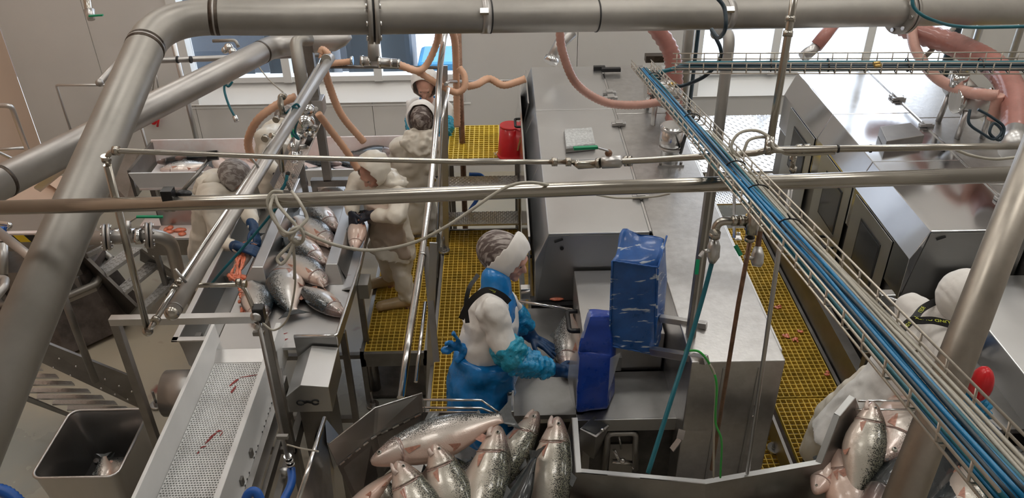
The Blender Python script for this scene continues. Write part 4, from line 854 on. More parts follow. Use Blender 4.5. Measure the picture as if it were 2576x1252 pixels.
MB().cyl(PD(1531, 400, 3.26), PD(1531, 378, 3.26), .010).ball(PD(1531, 385, 3.26), .015).build('valve_stem', 'rusty', up); MB().bar(PD(1531, 380, 3.25), PD(1500, 371, 3.22), .008, .006).build('lever_arm', 'steel', up); MB().bar(PD(1503, 370, 3.22), PD(1443, 373, 3.2), .016, .01).build('lever_grip', 'green_handle', up)
for x in (1932, 2010, 2030): ringat(up, PD(x, 377-.016*(x-1932), 3.0), V0[7]-V0[6], .019, .02, 'steel_tube', 'coupling')
for x in (2108, 2190, 2373): ringat(up, PD(x, 374-.006*(x-2108), 2.97), V0[7]-V0[6], .0150, .006, 'black_rubber', 'cable_tie')
# clamp strut between the two
cs = pipe('strut', 'thin dark strut from the water pipe clamp down to the long tube', 'strut', [PD(534, 392, 3.2), PD(455, 486, 3.1)], .016, 'steel_dark', 0, seg=10, bname='rod')
MB().bar(PD(534, 380, 3.18), PD(536, 402, 3.18), .04, .025).build('clamp', 'black_metal', cs); MB().ball(PD(460, 487, 3.1), (.035, .02, .015)).build('end_clamp', 'black_metal', cs)
# 5 second thin water line with clamps, along the large tube
wl = thing('water_line', 'thin shiny water line running up beside the large lamp tube', 'pipe', tuple(PD(372, 832, 3.55)))
W = [PD(372, 832, 3.62), PD(385, 815, 3.5), PD(440, 725, 3.62), PD(560, 545, 4.0), PD(705, 325, 4.75), PD(800, 165, 5.5), PD(806, 150, 5.6)]
MB().tube(W, .0125, 14).build('pipe', 'steel_polished', wl); MB().ball(PD(372, 832, 3.62), .024).build('elbow', 'steel_tube', wl)
for x, y, dd in ((392, 805, 3.5), (440, 725, 3.62), (450, 712, 3.64), (695, 300, 4.8), (713, 242, 5.0), (667, 348, 4.55)): ringat(wl, PD(x, y, dd), W[3]-W[2], .02, .02, 'steel_tube', 'coupling')
MB().tube(fillet([PD(444, 718, 3.62), PD(612, 716, 3.75), PD(648, 800, 3.75)], .05), .011, 12).build('branch', 'steel_tube', wl)
for x, y in ((475, 730), (455, 730), (600, 718), (614, 722)): ringat(wl, PD(x, y-8, 3.65), (1, 0, 0), .017, .02, 'steel_tube', 'coupling')
MB().box(*(lambda c: (c.x-.025, c.x+.025, c.y-.03, c.y+.02, c.z-.05, c.z+.03))(PD(652, 782, 3.76))).build('control_block', 'black_metal', wl, bevel=.006); MB().ball(PD(645, 795, 3.75), .028).ball(PD(649, 820, 3.78), .022).build('valve_body', 'steel', wl)
MB().tube([PD(648, 800, 3.76), PD(712, 1105, 3.95), PD(732, 1180, 4.0)], [.010, .010, .014], 10).build('riser', 'steel_dark', wl)
for x, y in ((651, 838), (711, 1098)): MB().bar(PD(x-14, y, 3.8), PD(x+14, y, 3.8), .018, .02).build('clamp', 'steel_dark', wl)
for x, y in ((724, 1148), (728, 1158), (731, 1168)): ringat(wl, PD(x, y, 3.97), (0, 0, 1), .019, .010, 'steel_polished', 'coupling')
for (pts_, r_) in (([(680, 340, 4.65), (700, 345, 4.7), (705, 372, 4.72), (710, 430, 4.8)], .015), ([(715, 240, 5.0), (706, 242, 5.0), (706, 262, 5.0), (712, 290, 5.0)], .018)):
    MB().tube(fillet(D_(pts_), .03), r_, 10).build('branch', 'steel_tube', wl)
MB().tube(D_([(712, 430, 4.8), (716, 445, 4.8), (730, 480, 4.8)]), .008, 8).build('spray_rod', 'steel_dark', wl)
lt_ = thing('lamp_tube', 'large matt steel tube with rounded end running away over the table', 'tube', tuple(PD(435, 788, 3.35)))
A, B = PD(433, 787, 3.38), PD(832, 145, 5.7)
MB().tube([A, B], .031, 22).build('tube', 'pickled_light', lt_); MB().ball(A, .031, 18, 12).build('end_cap', 'steel_tube', lt_); ringat(lt_, A+(B-A).normalized()*.03, B-A, .0325, .008, 'steel_dark', 'seam_ring')
for t in (.06, .42): c = A.lerp(B, t); MB().cyl(c+V((0,0,.03)), c+V((-.03,0,.10)), .006).build('hanger_bolt', 'steel', lt_)
MB().tube(D_([(820, 148, 5.65), (820, 150, 5.6)]), .034, 16).build('end_ring', 'steel_tube', lt_)
# 6 thin cross tubes at the back
ct = thing('cross_tube', 'thin tube across the left window ending in a sloping stub', 'tube', tuple(PD(780, 138, 6.4)))
MB().tube(fillet(D_([(800, 137, 6.5), (395, 152, 6.0), (300, 152, 5.9), (250, 208, 5.4)]), .05), .022, 14).build('tube', 'pickled_light', ct); MB().ball(PD(250, 208, 5.4), .026).build('end_cap', 'pickled_light', ct)
for x in (447, 480): ringat(ct, PD(x, 150, 6.05), (1, 0, 0), .026, .012, 'black_rubber', 'tube_clip')
wf = pipe('wire_frame', 'thin wall frame rod hanging in front of the white wall at left', 'rod', D_([(285, 214, 7), (141, 214, 7.2), (182, 340, 7.4)]), .022, 'steel', .02, seg=8, bname='rod')
vp = pipe('wall_post', 'thin vertical steel post at the left edge of the left window', 'post', [PY(425, 60, 8.2), V((PY(425, 60, 8.2).x, 8.2, .1))], .055, 'steel', 0, seg=12, bname='post')
vp2 = pipe('wall_post', 'thin brownish post behind the crossing of the two thick pipes', 'post', [PY(356, 320, 7.9), V((PY(356, 320, 7.9).x, 7.9, .1))], .03, 'steel_dark', 0, seg=8, bname='post')
# hook rack and squeegees on the wall
hk = thing('hook_rack', 'small wire rack with red brush hanging on the white wall', 'rack', tuple(PY(385, 240, 8.7)))
MB().tube([PY(374, 190, 8.7), PY(384, 228, 8.7), PY(392, 180, 8.7), PY(400, 232, 8.7)], .01, 6).build('wire_hook', 'steel', hk); MB().ball(PY(384, 300, 8.75), (.045, .02, .07), 10, 8).build('brush_head', 'red_plastic', hk); MB().tube([PY(400, 292, 8.75), PY(396, 318, 8.75)], .014, 6).build('red_handle', 'red_plastic', hk); MB().tube([PY(384, 285, 8.75), PY(384, 232, 8.75)], .008, 6).build('cord', 'steel', hk); MB().tube([PY(400, 292, 8.75), PY(415, 275, 8.75)], .006, 6).build('cord', 'steel', hk)
# wall tap with green lever upper left
tp_ = thing('wall_tap', 'small wall tap with green lever high on the white wall', 'tap', tuple(PY(225, 40, 7.8)))
MB().tube(D_([(216, -20, 7.0), (222, 20, 7.0), (228, 40, 7.0)]), .03, 12).build('pipe', 'steel_tube', tp_); MB().tube(D_([(224, 25, 7.0), (230, 50, 7.0)]), [.045, .03], 12).build('valve_body', 'steel', tp_); MB().bar(PD(224, 40, 6.95), PD(259, 38, 6.95), .025, .012).build('lever', 'green_handle', tp_)
# wall valve with teal hose in front of the left window
wv = thing('wall_valve', 'steel wall valve with green lever and hanging teal hose by the left window', 'valve', tuple(PD(590, 190, 6.8)))
MB().tube(fillet(D_([(535, 103, 6.8), (592, 101, 6.8), (600, 118, 6.8)]), .04), .014, 10).build('pipe', 'pickled', wv)
for x, y, r in ((575, 120, .04), (566, 126, .03), (585, 130, .035), (588, 182, .035), (580, 195, .035)): MB().ball(PD(x, y, 6.8), r).build('valve_body', 'steel_polished', wv)
MB().tube(D_([(583, 128, 6.8), (588, 190, 6.8)]), .012, 8).build('pipe', 'steel', wv); MB().bar(PD(552, 202, 6.75), PD(572, 200, 6.75), .03, .015).build('lever', 'green_handle', wv)
MB().tube(smooth_path(D_([(585, 205, 6.8), (575, 217, 6.8), (566, 212, 6.8), (565, 230, 6.8), (576, 265, 6.8), (592, 296, 6.8)])), .010, 8).build('hose', 'cable_teal', wv); MB().cyl(PD(590, 292, 6.8), PD(596, 306, 6.8), .02).build('nozzle', 'steel_polished', wv)
# handrail in the middle with its flat posts
mr = thing('handrail', 'tall bright steel handrail between the gutting platform and long walkway', 'railing', tuple(P(1040, 1000, .6)))
h0 = PD(1152, 70, 5.2)
rail = D_([(1150, -30, 5.3), (1146, 85, 5.35), (1107, 320, 5.1), (1085, 480, 4.9), (1068, 680, 4.75), (998, 1010, 4.3)])
rail = [PY(1122, 60, 6.1), PY(1108, 160, 6.1), PY(1097, 320, 5.75), PY(1083, 480, 5.3), PY(1062, 640, 4.85), PY(1030, 840, 4.2), PY(1008, 1000, 3.75)]
MB().tube(rail, .024, 18).build('top_rail', 'steel_polished', mr)
for x, y, t in ((1063, 640, 4), (1088, 450, 3)): ringat(mr, PY(x, y, rail[4].y if t == 4 else 5.4), rail[4]-rail[3], .028, .02, 'steel_polished', 'rail_collar')
for (x0, y0, x1, y1, Y0, Y1) in ((1118, 165, 1122, 640, 6.15, 6.15), (1090, 610, 1080, 1000, 4.7, 4.6)):
    MB().bar(PY(x0, y0, Y0), PY(x1, y1, Y1), .05, .012, (0, 1, 0)).build('flat_post', 'steel', mr)
MB().bar(PY(1070, 620, 4.9), PY(1098, 910, 4.4), .045, .012, (0, 1, 0)).build('flat_post', 'steel_dark', mr)
MB().tube([PY(1129, 220, 6.0), PY(1112, 300, 5.9), PY(1100, 590, 5.2)], .013, 10).build('mid_rail', 'steel_polished', mr); MB().tube([PY(1070, 760, 4.6), PY(1046, 960, 4.0)], .013, 10).build('mid_rail', 'steel_polished', mr)
MB().tube(fillet([PY(1121, 212, 6.05), PY(1128, 205, 6.2), PY(1210, 204, 6.9), PY(1320, 202, 6.95)], .03), .014, 10).build('cross_rail', 'steel', mr)
MB().tube([PD(815, 168, 6.2), PD(1110, 170, 6.4)], .013, 8).build('cross_rail', 'steel_dark', mr)
br_ = pipe('post', 'brown vertical post behind the orange hose at the handrail', 'post', [PY(1152, 60, 7.0), V((PY(1158, 320, 7.0).x, 7.0, .1))], .055, 'rusty', 0, seg=12, bname='post')
# bolted feet
for x, y, l in ((1118, 632, 'anchor bolt foot on the walkway edge near the hanging cable'), (395, 1020, 'levelling foot on the floor beside the portal frame'), (938, 1020, 'levelling foot on the floor left of the hopper plate'), (1948, 1130, 'levelling foot right of the tall cabinet base')):
    c = P(x, y, .61 if x in (1118,) else (.43 if x == 1948 else .01)); t = thing('levelling_foot', l, 'foot', tuple(c)); MB().cyl(c, c+V((0,0,.02)), .05, 18).build('foot_plate', 'steel_polished', t); MB().cyl(c+V((0,0,.02)), c+V((0,0,.04)), .022).cyl(c+V((0,0,.04)), c+V((0,0,.15)), .010, 8).build('threaded_rod', 'steel_dark', t)
sb = thing('step_bollard', 'short steel bollard with wire bail in front of the low platform', 'bollard', tuple(P(945, 1000, 0)))
c = P(945, 980, .02); MB().cyl(c, c+V((0, 0, .40)), .045, 20).build('tube', 'steel_dark', sb); MB().cyl(c+V((0,0,.40)), c+V((0,0,.42)), .05, 20).build('cap', 'steel', sb); MB().tube(fillet([c+V((-.07,-.02,.45)), c+V((-.07,-.05,.36)), c+V((.06,-.05,.30)), c+V((.06,-.02,.40))], .01), .006, 8).build('bail', 'steel_polished', sb)
# flanged pipe with valve at the left
fp = thing('flanged_pipe', 'horizontal pipe with two bolted flanges, valve and elbow at the left', 'pipe', tuple(PD(290, 600, 6)))
F = [PD(150, 598, 5.9), PD(205, 600, 5.95), PD(400, 590, 6.15), PD(432, 600, 6.2), PD(450, 690, 6.6), PD(490, 765, 6.9)]
MB().tube(fillet([F[1], PD(425, 588, 6.15), F[4], F[5]], .2, 8), .05, 24).build('pipe', 'pickled_light', fp)
for x, w0 in ((268, 6.0), (375, 6.12)): flange(fp, PD(x, 596-.04*(x-268), w0), F[2]-F[1], .098, .02, 8, .010, 'pickled_light')
for x in (297, 350): MB().tube([PD(x-8, 594, 6.05), PD(x+8, 593, 6.05)], .062, 6).build('hex_union', 'steel_polished', fp)
MB().tube([PD(305, 594, 6.05), PD(342, 592, 6.08)], .055, 20).build('valve_body', 'steel', fp); MB().cyl(PD(322, 585, 6.0), PD(322, 555, 6.0), .022).build('valve_stem', 'steel', fp); MB().bar(PD(322, 560, 6.0), PD(345, 545, 6.0), .02, .01).build('lever_arm', 'steel', fp); MB().bar(PD(343, 545, 5.95), PD(410, 545, 6.0), .022, .012).build('lever_grip', 'green_handle', fp)
lr = thing('stair_rail', 'steel stair handrail crossing in front of the striped platform', 'railing', tuple(PD(20, 600, 5.4)))
MB().tube(D_([(-20, 570, 5.3), (75, 645, 5.2), (150, 720, 5.0)]), .03, 14).build('top_rail', 'steel', lr); MB().tube(fillet(D_([(-30, 700, 4.9), (14, 702, 4.9), (10, 722, 4.8), (-30, 770, 4.7)]), .04), .025, 12).build('end_loop', 'pickled_light', lr); MB().tube(D_([(275, 515, 5.6), (220, 560, 5.5), (215, 575, 5.5)]), .018, 10).build('mid_rail', 'pickled_light', lr)
MB().tube(D_([(8, 610, 5.4), (8, 690, 5.4)]), .03, 10).build('post', 'steel', lr)
bh = thing('hand_truck_grip', 'blue and steel bent handle at the left edge above the striped rail', 'handle', tuple(PD(15, 575, 5.6))); MB().tube(fillet(D_([(-20, 578, 5.6), (18, 576, 5.6), (28, 565, 5.6), (-10, 558, 5.6)]), .03), .016, 10).build('steel_loop', 'steel_polished', bh); MB().tube(D_([(-10, 577, 5.58), (14, 576, 5.58)]), .02, 10).build('blue_grip', 'hose_blue', bh)
# right: thick leaning pipe in front
rp = pipe('leaning_pipe', 'thick shiny brownish pipe leaning across the lower right corner', 'pipe', D_([(2700, 140, 2.35), (2513, 626, 2.15), (2240, 1340, 1.93)]), .088, 'lean_steel', 0, seg=32)
# right: vertical posts and pipes
cp = pipe('drop_pipe', 'grey round pipe with elbow dropping in front of the right window', 'pipe', [PY(1800, 85, 6.9), PY(1838, 78, 6.6), PY(1795, 430, 6.3), (PY(1795, 430, 6.3).x, 6.3, .05)], .095, 'pickled', .12, seg=22)
sp2 = thing('square_post', 'brownish square steel post standing on the tall cabinet', 'post', (.92, 3.2, 2.0))
a = P(1735, 850, 2.0); MB().box(a.x-.012, a.x+.03, a.y-.0, a.y+.045, 2.0, 3.05).build('post', 'steel_dark', sp2, bevel=.003); MB().box(a.x+.005, a.x+.0135, a.y-.002, a.y, 2.0, 3.04).build('bright_edge', 'steel', sp2)
tpp = thing('hanging_pipe', 'slim vertical pipe with couplings from the top to the water pipe', 'pipe', tuple(PD(1939, 345, 3.1))); Hh = D_([(2003, -40, 3.0), (1987, 60, 3.05), (1939, 350, 3.1)])
MB().tube(Hh, .0145, 14).build('pipe', 'steel_tube', tpp); [ringat(tpp, PD(x, y, 3.04), Hh[2]-Hh[1], .0185, .02, 'steel_tube', 'coupling') for x, y in ((1988, 48), (1982, 85))]; MB().tube([PD(1938, 345, 3.0), PD(1933, 385, 3.0)], .018, 12).build('elbow', 'steel_tube', tpp)
MB().tube(D_([(1996, 380, 3.0), (1994, 440, 3.05)]), [.009, .009], 10).build('stub', 'steel_tube', tpp); [ringat(tpp, PD(1995, y, 3.02), (0,0,1), .013, .015, 'steel_tube', 'coupling') for y in (398, 425)]
th = pipe('thin_riser', 'thin grey vertical rod right of the rusty one, down to the cabinet', 'rod', [PD(1990, 470, 3.1), PD(1958, 640, 3.2), PD(1880, 1190, 3.9)], .0185, 'steel', 0, seg=10, bname='rod')
rr = pipe('rusty_riser', 'thin rusty vertical pipe with tee in front of the tall cabinet', 'pipe', [PD(1888, 600, 2.95), PD(1858, 760, 3.05), PD(1790, 1180, 3.6)], .017, 'rusty', 0, seg=10)
MB().tube([PD(1898, 505, 2.9), PD(1890, 590, 2.92)], .021, 14).build('tee_body', 'steel_tube', rr)
for x, y in ((1892, 548), (1891, 572), (1886, 600)): ringat(rr, PD(x, y, 2.93), (0,0,1), .025 if y < 590 else .018, .014, 'brass' if y == 548 else 'steel_tube', 'coupling')
vb = thing('hose_valve', 'elbowed ball valve feeding the long teal hose', 'valve', tuple(PD(1795, 620, 2.95)))
MB().tube(fillet(D_([(1890, 555, 2.92), (1803, 556, 2.95), (1797, 600, 2.97)]), .05), .0155, 14).build('elbow_pipe', 'steel_tube', vb)
for x, y, ax in ((1866, 555, 0), (1848, 555, 0), (1798, 590, 1)): ringat(vb, PD(x, y, 2.93), (1,0,0) if not ax else (0,0,1), .020, .022, 'steel_tube', 'coupling')
MB().tube(D_([(1797, 600, 2.97), (1796, 618, 2.97), (1794, 645, 2.98), (1791, 660, 2.99)]), [.014, .023, .023, .012], 10).build('valve_body', 'steel', vb); MB().cyl(PD(1785, 630, 2.95), PD(1772, 632, 2.95), .008).build('valve_stem', 'steel', vb); MB().bar(PD(1770, 632, 2.95), PD(1760, 645, 2.95), .012, .006).build('lever_arm', 'steel_polished', vb); MB().bar(PD(1756, 652, 2.94), PD(1752, 690, 2.94), .013, .006).build('lever_grip', 'green_handle', vb)
v2 = thing('hanging_valve', 'second ball valve with green lever hanging over the right walkway', 'valve', tuple(PD(1905, 640, 3.0)))
MB().tube(fillet(D_([(1935, 560, 3.0), (1915, 556, 3.0), (1912, 580, 3.0), (1906, 625, 3.0)]), .02), .010, 12).build('pipe', 'rusty', v2); MB().tube(D_([(1914, 562, 3.0), (1912, 582, 3.0)]), .015, 12).build('elbow', 'steel_tube', v2)
MB().tube(D_([(1907, 620, 3.0), (1906, 640, 3.0), (1905, 660, 3.0), (1903, 670, 3.0)]), [.014, .023, .022, .016], 10).build('valve_body', 'steel', v2); MB().cyl(PD(1895, 650, 2.98), PD(1872, 645, 2.98), .007).build('valve_stem', 'steel', v2); MB().bar(PD(1864, 642, 2.95), PD(1850, 617, 2.95), .015, .008).build('lever_grip', 'green_handle', v2)
bkt = thing('mounting_bracket', 'small vertical steel bracket with nut below the cable tray', 'bracket', tuple(PD(1845, 560, 3.1))); MB().bar(PD(1847, 485, 3.15), PD(1847, 598, 3.15), .004, .03, (0,1,0)).build('plate', 'steel_polished', bkt); MB().bar(PD(1847, 598, 3.15), PD(1864, 598, 3.15), .03, .004).build('foot_plate', 'steel', bkt); MB().cyl(PD(1858, 592, 3.14), PD(1858, 583, 3.14), .008, 8).build('nut', 'steel_polished', bkt)
# posts behind the second window
for i, (x, y, x2, m_, r, l) in enumerate(((1735, 70, 1728, 'pickled', .05, 'grey steel post left of the dark window edge'), (2468, 60, 2440, 'steel', .035, 'slim post right of the right window, left of two'), (2565, 80, 2530, 'pickled', .035, 'slim grey post at the far right wall, right of two'), (2410, 60, 2390, 'cable_dark', .05, 'dark blue post behind the thick pink hose'), (1755, 90, 1735, 'cable_dark', .02, 'thin dark blue post at the left end of the right window'))):
    a = PY(x, y, 8.0 if i not in (0,) else 7.3); pipe('post', l, 'post', [V((a.x, a.y, 3.6)), V((a.x, a.y, .1))], r*2, m_, 0, seg=12, bname='post')
st_ = pipe('diagonal_strut', 'slanting brace behind the pump on the right machine', 'strut', D_([(2400, 70, 6.6), (2310, 160, 6.6)]), .04, 'pickled', 0, seg=10, bname='rod')
s5 = thing('sloping_duct', 'grey sloping pipe stub with clamp above the middle machine', 'pipe', tuple(PD(1400, 120, 6.9))); MB().tube(D_([(1440, 80, 6.9), (1408, 110, 6.9), (1388, 150, 6.9)]), .05, 18).build('pipe', 'pickled_light', s5); MB().cyl(PD(1390, 145, 6.9), PD(1384, 158, 6.9), .062).build('clamp_ring', 'steel_polished', s5)
s6 = thing('sloping_hose', 'short pink hose sloping to a steel pipe in front of the right window', 'hose', tuple(PD(2070, 100, 7.0))); MB().tube(D_([(2098, 60, 7.0), (2052, 118, 7.0)]), .055, 16).build('hose', 'hose_pink', s6); MB().tube(D_([(2055, 113, 7.0), (2020, 145, 7.0)]), .05, 16).build('pipe', 'steel', s6)

# ------------------------------------------------ hoses
def hose(name, label, cat, pts, r, m, rib=0, group=None, n=10, seg=12):
    p = smooth_path(pts, n); t = thing(name, label, cat, tuple(p[0]), group)
    if rib: pp, rs = ribbed(p, r, rib, r*.07); MB().tube(pp, rs, seg).build('hose', m, t)
    else: MB().tube(p, r, seg).build('hose', m, t)
    return t
hose('corrugated_hose', 'thick red-brown corrugated hose rising from the clamp on the middle machine', 'hose', D_([(1645, 60, 6.0), (1690, 140, 6.1), (1697, 260, 6.15), (1690, 350, 6.1)]), .062, 'hose_pink', .014, seg=18)
hc = thing('hose_clamp_stub', 'steel clamp stub on a square plate on the middle machine', 'pipe stub', tuple(P(1683, 415, 2.0)))
c = P(1683, 408, 2.0); MB().box(c.x-.09, c.x+.09, c.y-.07, c.y+.07, 2.0, 2.012).build('base_plate', 'steel', hc); MB().tube([c, c+V((0,0,.13)), c+V((0,0,.14)), c+V((0,0,.17)), c+V((0,0,.28))], [.062,.062,.08,.08,.072], 24).build('stub', 'steel_polished', hc); [ringat(hc, c+V((0,0,z)), (0,0,1), .082, .016, 'steel', 'clamp_ring') for z in (.12, .26)]
[MB().cyl(c+V((sx*.07, -.055, .012)), c+V((sx*.07, -.055, .03)), .01, 8).build('bolt', 'steel_dark', hc) for sx in (-1, 1)]
hose('suction_hose', 'thin pink ribbed hose looping down over the middle machine hood', 'hose', D_([(1408, 70, 5.6), (1415, 130, 5.7), (1450, 210, 5.8), (1520, 256, 5.85), (1600, 264, 5.9), (1668, 255, 5.95), (1688, 258, 5.95)]), .030, 'hose_pale', .010, seg=14)
def pump(name, label, c, s=1.0, flip=1):
    t = thing(name, label, 'pump', tuple(c)); c = V(c)
    MB().ball(c, (.12*s, .10*s, .11*s), 18, 12).build('pump_body', 'steel', t); MB().tube([c+V((0,.10,0))*s, c+V((0,.30,.02))*s], .09*s, 18).build('motor', 'pickled', t)
    MB().tube([c+V((-.12*flip,-.02,.03))*s, c+V((-.155*flip,-.02,.03))*s], .085*s, 18).build('clamp_ring', 'steel_polished', t); MB().tube([c+V((-.12*flip,.06,.10))*s, c+V((-.12*flip,.06,.19))*s], .055*s, 16).build('inlet', 'steel_polished', t)
    for k, (dx, dy) in enumerate(((-.08, -.06), (.08, -.06), (-.08, .2), (.08, .2))): MB().cyl(V((c.x+dx*s, c.y+dy*s, c.z-.03)), V((c.x+dx*s*1.1, c.y+dy*s*1.1, 2.0)), .02*s, 10).build('leg', 'steel', t)
    for k in range(6): a = k*math.pi/3; MB().ball(c+V((.11*flip, .09*math.cos(a), .09*math.sin(a)))*s, .014*s, 8, 6).build('bolt', 'steel_polished', t)
    return t
pump('pump', 'steel pump on the middle machine hood below the cable tray start', P(1662, 290, 2.0)+V((0, -.1, .22)), 1.0)
pump('pump', 'steel pump with grey motor on the right machine hood', P(2420, 330, 2.0)+V((0, -.05, .24)), 1.05)
hose('feed_hose', 'pale orange ribbed hose sagging to the pump on the right machine', 'hose', D_([(2292, 50, 6.6), (2302, 120, 6.4), (2350, 190, 6.1), (2420, 228, 5.8), (2480, 238, 5.6), (2512, 240, 5.55)]), .038, 'hose_pale', .011, seg=14)
hose('riser_hose', 'short pink vertical hose rising behind the pump at right', 'hose', D_([(2512, 238, 5.55), (2506, 270, 5.6), (2498, 300, 5.65)]), .040, 'hose_pale', .012)
hose('corrugated_hose', 'thickest pink corrugated hose arching down at the right edge', 'hose', D_([(2250, 50, 6.7), (2310, 82, 6.6), (2400, 112, 6.4), (2500, 165, 6.0), (2550, 240, 5.6), (2556, 340, 5.3)]), .084, 'hose_pink', .018, seg=20)
MB().tube(D_([(2556, 330, 5.3), (2542, 380, 5.2)]), .072, 20).build('steel_stub', 'steel', label='steel pipe stub below the thickest pink hose at right', cat='pipe stub')
hose('coiled_cable', 'black cable looping from the right pump over the hood', 'cable', D_([(2440, 275, 5.0), (2438, 310, 5.0), (2470, 335, 5.0), (2500, 350, 5.0), (2520, 330, 5.0), (2500, 310, 5.0), (2490, 335, 5.0), (2515, 352, 5.0), (2525, 320, 5.0), (2495, 295, 5.0), (2460, 275, 5.0)]), .009, 'cable_dark')
# orange ribbed hoses around the middle
hose('orange_hose', 'orange ribbed hose hanging in a wide arc left of the crossing tubes', 'hose', D_([(745, 243, 6.0), (700, 262, 6.0), (650, 300, 6.0), (625, 350, 6.1), (632, 390, 6.2), (655, 410, 6.2)]), .030, 'hose_orange', .011)
hose('orange_hose', 'orange ribbed hose from the chute valves down to the hooded man', 'hose', D_([(800, 285, 5.8), (830, 325, 5.9), (868, 375, 6.0), (900, 425, 6.1)]), .026, 'hose_orange', .011)
hose('orange_hose', 'orange hose dropping from the tube end toward the back tray', 'hose', D_([(822, 128, 6.3), (812, 150, 6.3), (830, 220, 6.5), (860, 290, 6.7), (915, 356, 6.9)]), .030, 'hose_orange', .012)
hose('orange_hose', 'orange ribbed hose bent round the tube end up to the steel tee', 'hose', D_([(805, 135, 6.1), (812, 124, 6.1), (828, 140, 6.1), (822, 158, 6.15), (850, 158, 6.2), (885, 154, 6.2)]), .024, 'hose_orange', .010)
hose('orange_hose', 'orange hose climbing from the steel tee to the overhead pipe', 'hose', D_([(1005, 165, 6.3), (1050, 178, 6.3), (1075, 160, 6.3), (1098, 110, 6.2), (1105, 70, 6.0)]), .026, 'hose_orange', .012)
hose('orange_hose', 'orange ribbed hose from the tee passing over the standing woman hood', 'hose', D_([(1000, 160, 6.3), (1050, 180, 6.35), (1100, 210, 6.4), (1145, 232, 6.5), (1168, 220, 6.5), (1168, 190, 6.5), (1155, 170, 6.5)]), .026, 'hose_orange', .011)
hose('orange_hose', 'straight orange hose hanging along the brown post', 'hose', D_([(1135, 70, 6.2), (1145, 110, 6.4), (1148, 200, 6.7), (1150, 318, 6.9)]), .028, 'hose_orange', .012)
hose('orange_hose', 'orange hose wound round the rail toward the middle machine', 'hose', D_([(1175, 218, 6.7), (1200, 212, 6.7), (1230, 198, 6.8), (1265, 214, 6.8), (1300, 206, 6.8), (1322, 198, 6.8)]), .030, 'hose_orange', .013)
te = thing('pipe_tee', 'horizontal steel tee with clamps between two orange hoses', 'pipe tee', tuple(PD(940, 158, 6.2))); MB().tube(D_([(905, 152, 6.2), (1000, 160, 6.25)]), .035, 16).build('tee_body', 'steel', te); MB().tube(D_([(938, 80, 6.2), (939, 155, 6.2)]), .04, 16).build('riser', 'pickled', te)
for x in (885, 912, 930, 955, 985, 1003): ringat(te, PD(x, 153+.06*(x-900), 6.2), (1, 0, -.02), .042 if x in (912, 955) else .032, .02, 'steel_polished', 'clamp_ring')
# teal and blue hoses
hose('teal_hose', 'long teal hose hanging from the ball valve past the tall cabinet', 'hose', D_([(1791, 660, 2.99), (1770, 740, 3.0), (1735, 860, 3.0), (1690, 1000, 2.95), (1630, 1190, 2.9)]), .0085, 'cable_teal')
hose('teal_line', 'thin teal cord running down in front of the bending man', 'hose', D_([(722, 490, 3.6), (640, 590, 3.7), (560, 680, 3.75), (525, 722, 3.8)]), .0065, 'cable_teal')
hose('teal_line', 'short teal cord from the spray valve on the chute', 'hose', D_([(722, 440, 4.8), (718, 460, 4.8), (708, 478, 4.8)]), .010, 'cable_teal')
hose('teal_line', 'teal cord wound in loops round the lamp tube', 'hose', D_([(720, 285, 5.0), (745, 262, 4.95), (752, 275, 5.0), (725, 280, 5.1), (742, 270, 4.95), (755, 290, 5.0), (730, 292, 5.1), (748, 300, 5.0), (742, 330, 5.1), (752, 350, 5.1), (735, 335, 5.1), (730, 310, 5.1), (745, 315, 5.1)]), .007, 'cable_teal')
hose('teal_cable', 'dark teal cable sagging below the big pipe at the top right', 'cable', D_([(2295, -20, 3.8), (2300, 20, 3.8), (2345, 50, 3.8), (2430, 68, 3.9), (2620, 66, 3.9)]), .008, 'cable_teal')
hose('dark_cable', 'dark cable wrapped round the big pipe and running to the cable bundle', 'cable', D_([(1800, -10, 4.4), (1822, 20, 4.4), (1825, 70, 4.4), (1808, 95, 4.6), (1790, 75, 4.7), (1812, 120, 4.7), (1810, 150, 4.8), (1775, 190, 4.8), (1720, 215, 4.9), (1690, 215, 4.9)]), .011, 'cable_dark')
hose('dark_cable', 'black cable dropping to the yellow grating behind the tray', 'cable', D_([(1745, 290, 5.2), (1725, 340, 5.4), (1712, 385, 5.6)]), .011, 'black_rubber')
hose('blue_hose', 'bright blue hose looping under the conveyor leg', 'hose', D_([(733, 1180, 4.0), (733, 1215, 3.9), (712, 1262, 3.8)]), .020, 'hose_blue')
hose('blue_hose', 'second bright blue hose loop beside the white side board', 'hose', D_([(612, 1275, 3.1), (625, 1242, 3.1), (645, 1238, 3.1), (662, 1275, 3.1)]), .018, 'hose_blue')
hose('blue_hose', 'blue ribbed hose in the lower left corner on the floor', 'hose', D_([(-20, 1228, 4.6), (20, 1240, 4.6), (60, 1275, 4.6)]), .035, 'hose_blue', .014)
hose('blue_hose', 'blue hose arching under the steel steps', 'hose', [PY(1180, 438, 6.9), PY(1212, 442, 6.9), PY(1218, 470, 6.9), PY(1175, 540, 6.6)], .018, 'hose_blue')
hose('green_wire', 'bright green wire bending over the cabinet front', 'wire', D_([(1722, 882, 3.05), (1760, 885, 3.02), (1790, 925, 3.08), (1803, 970, 3.1), (1800, 1060, 3.3), (1815, 1110, 3.4), (1812, 1200, 3.6)]), .0045, 'cable_green')
hose('grey_wire', 'thin grey wire beside the green one on the cabinet front', 'wire', D_([(1776, 900, 3.06), (1800, 955, 3.1), (1796, 1080, 3.35), (1795, 1200, 3.6)]), .004, 'cable_cream')
hose('grey_wire', 'thin grey wire sagging from the spray control block', 'wire', D_([(740, 640, 3.3), (742, 720, 3.5), (724, 800, 3.7), (690, 830, 3.75), (660, 812, 3.76)]), .0045, 'cable_cream')
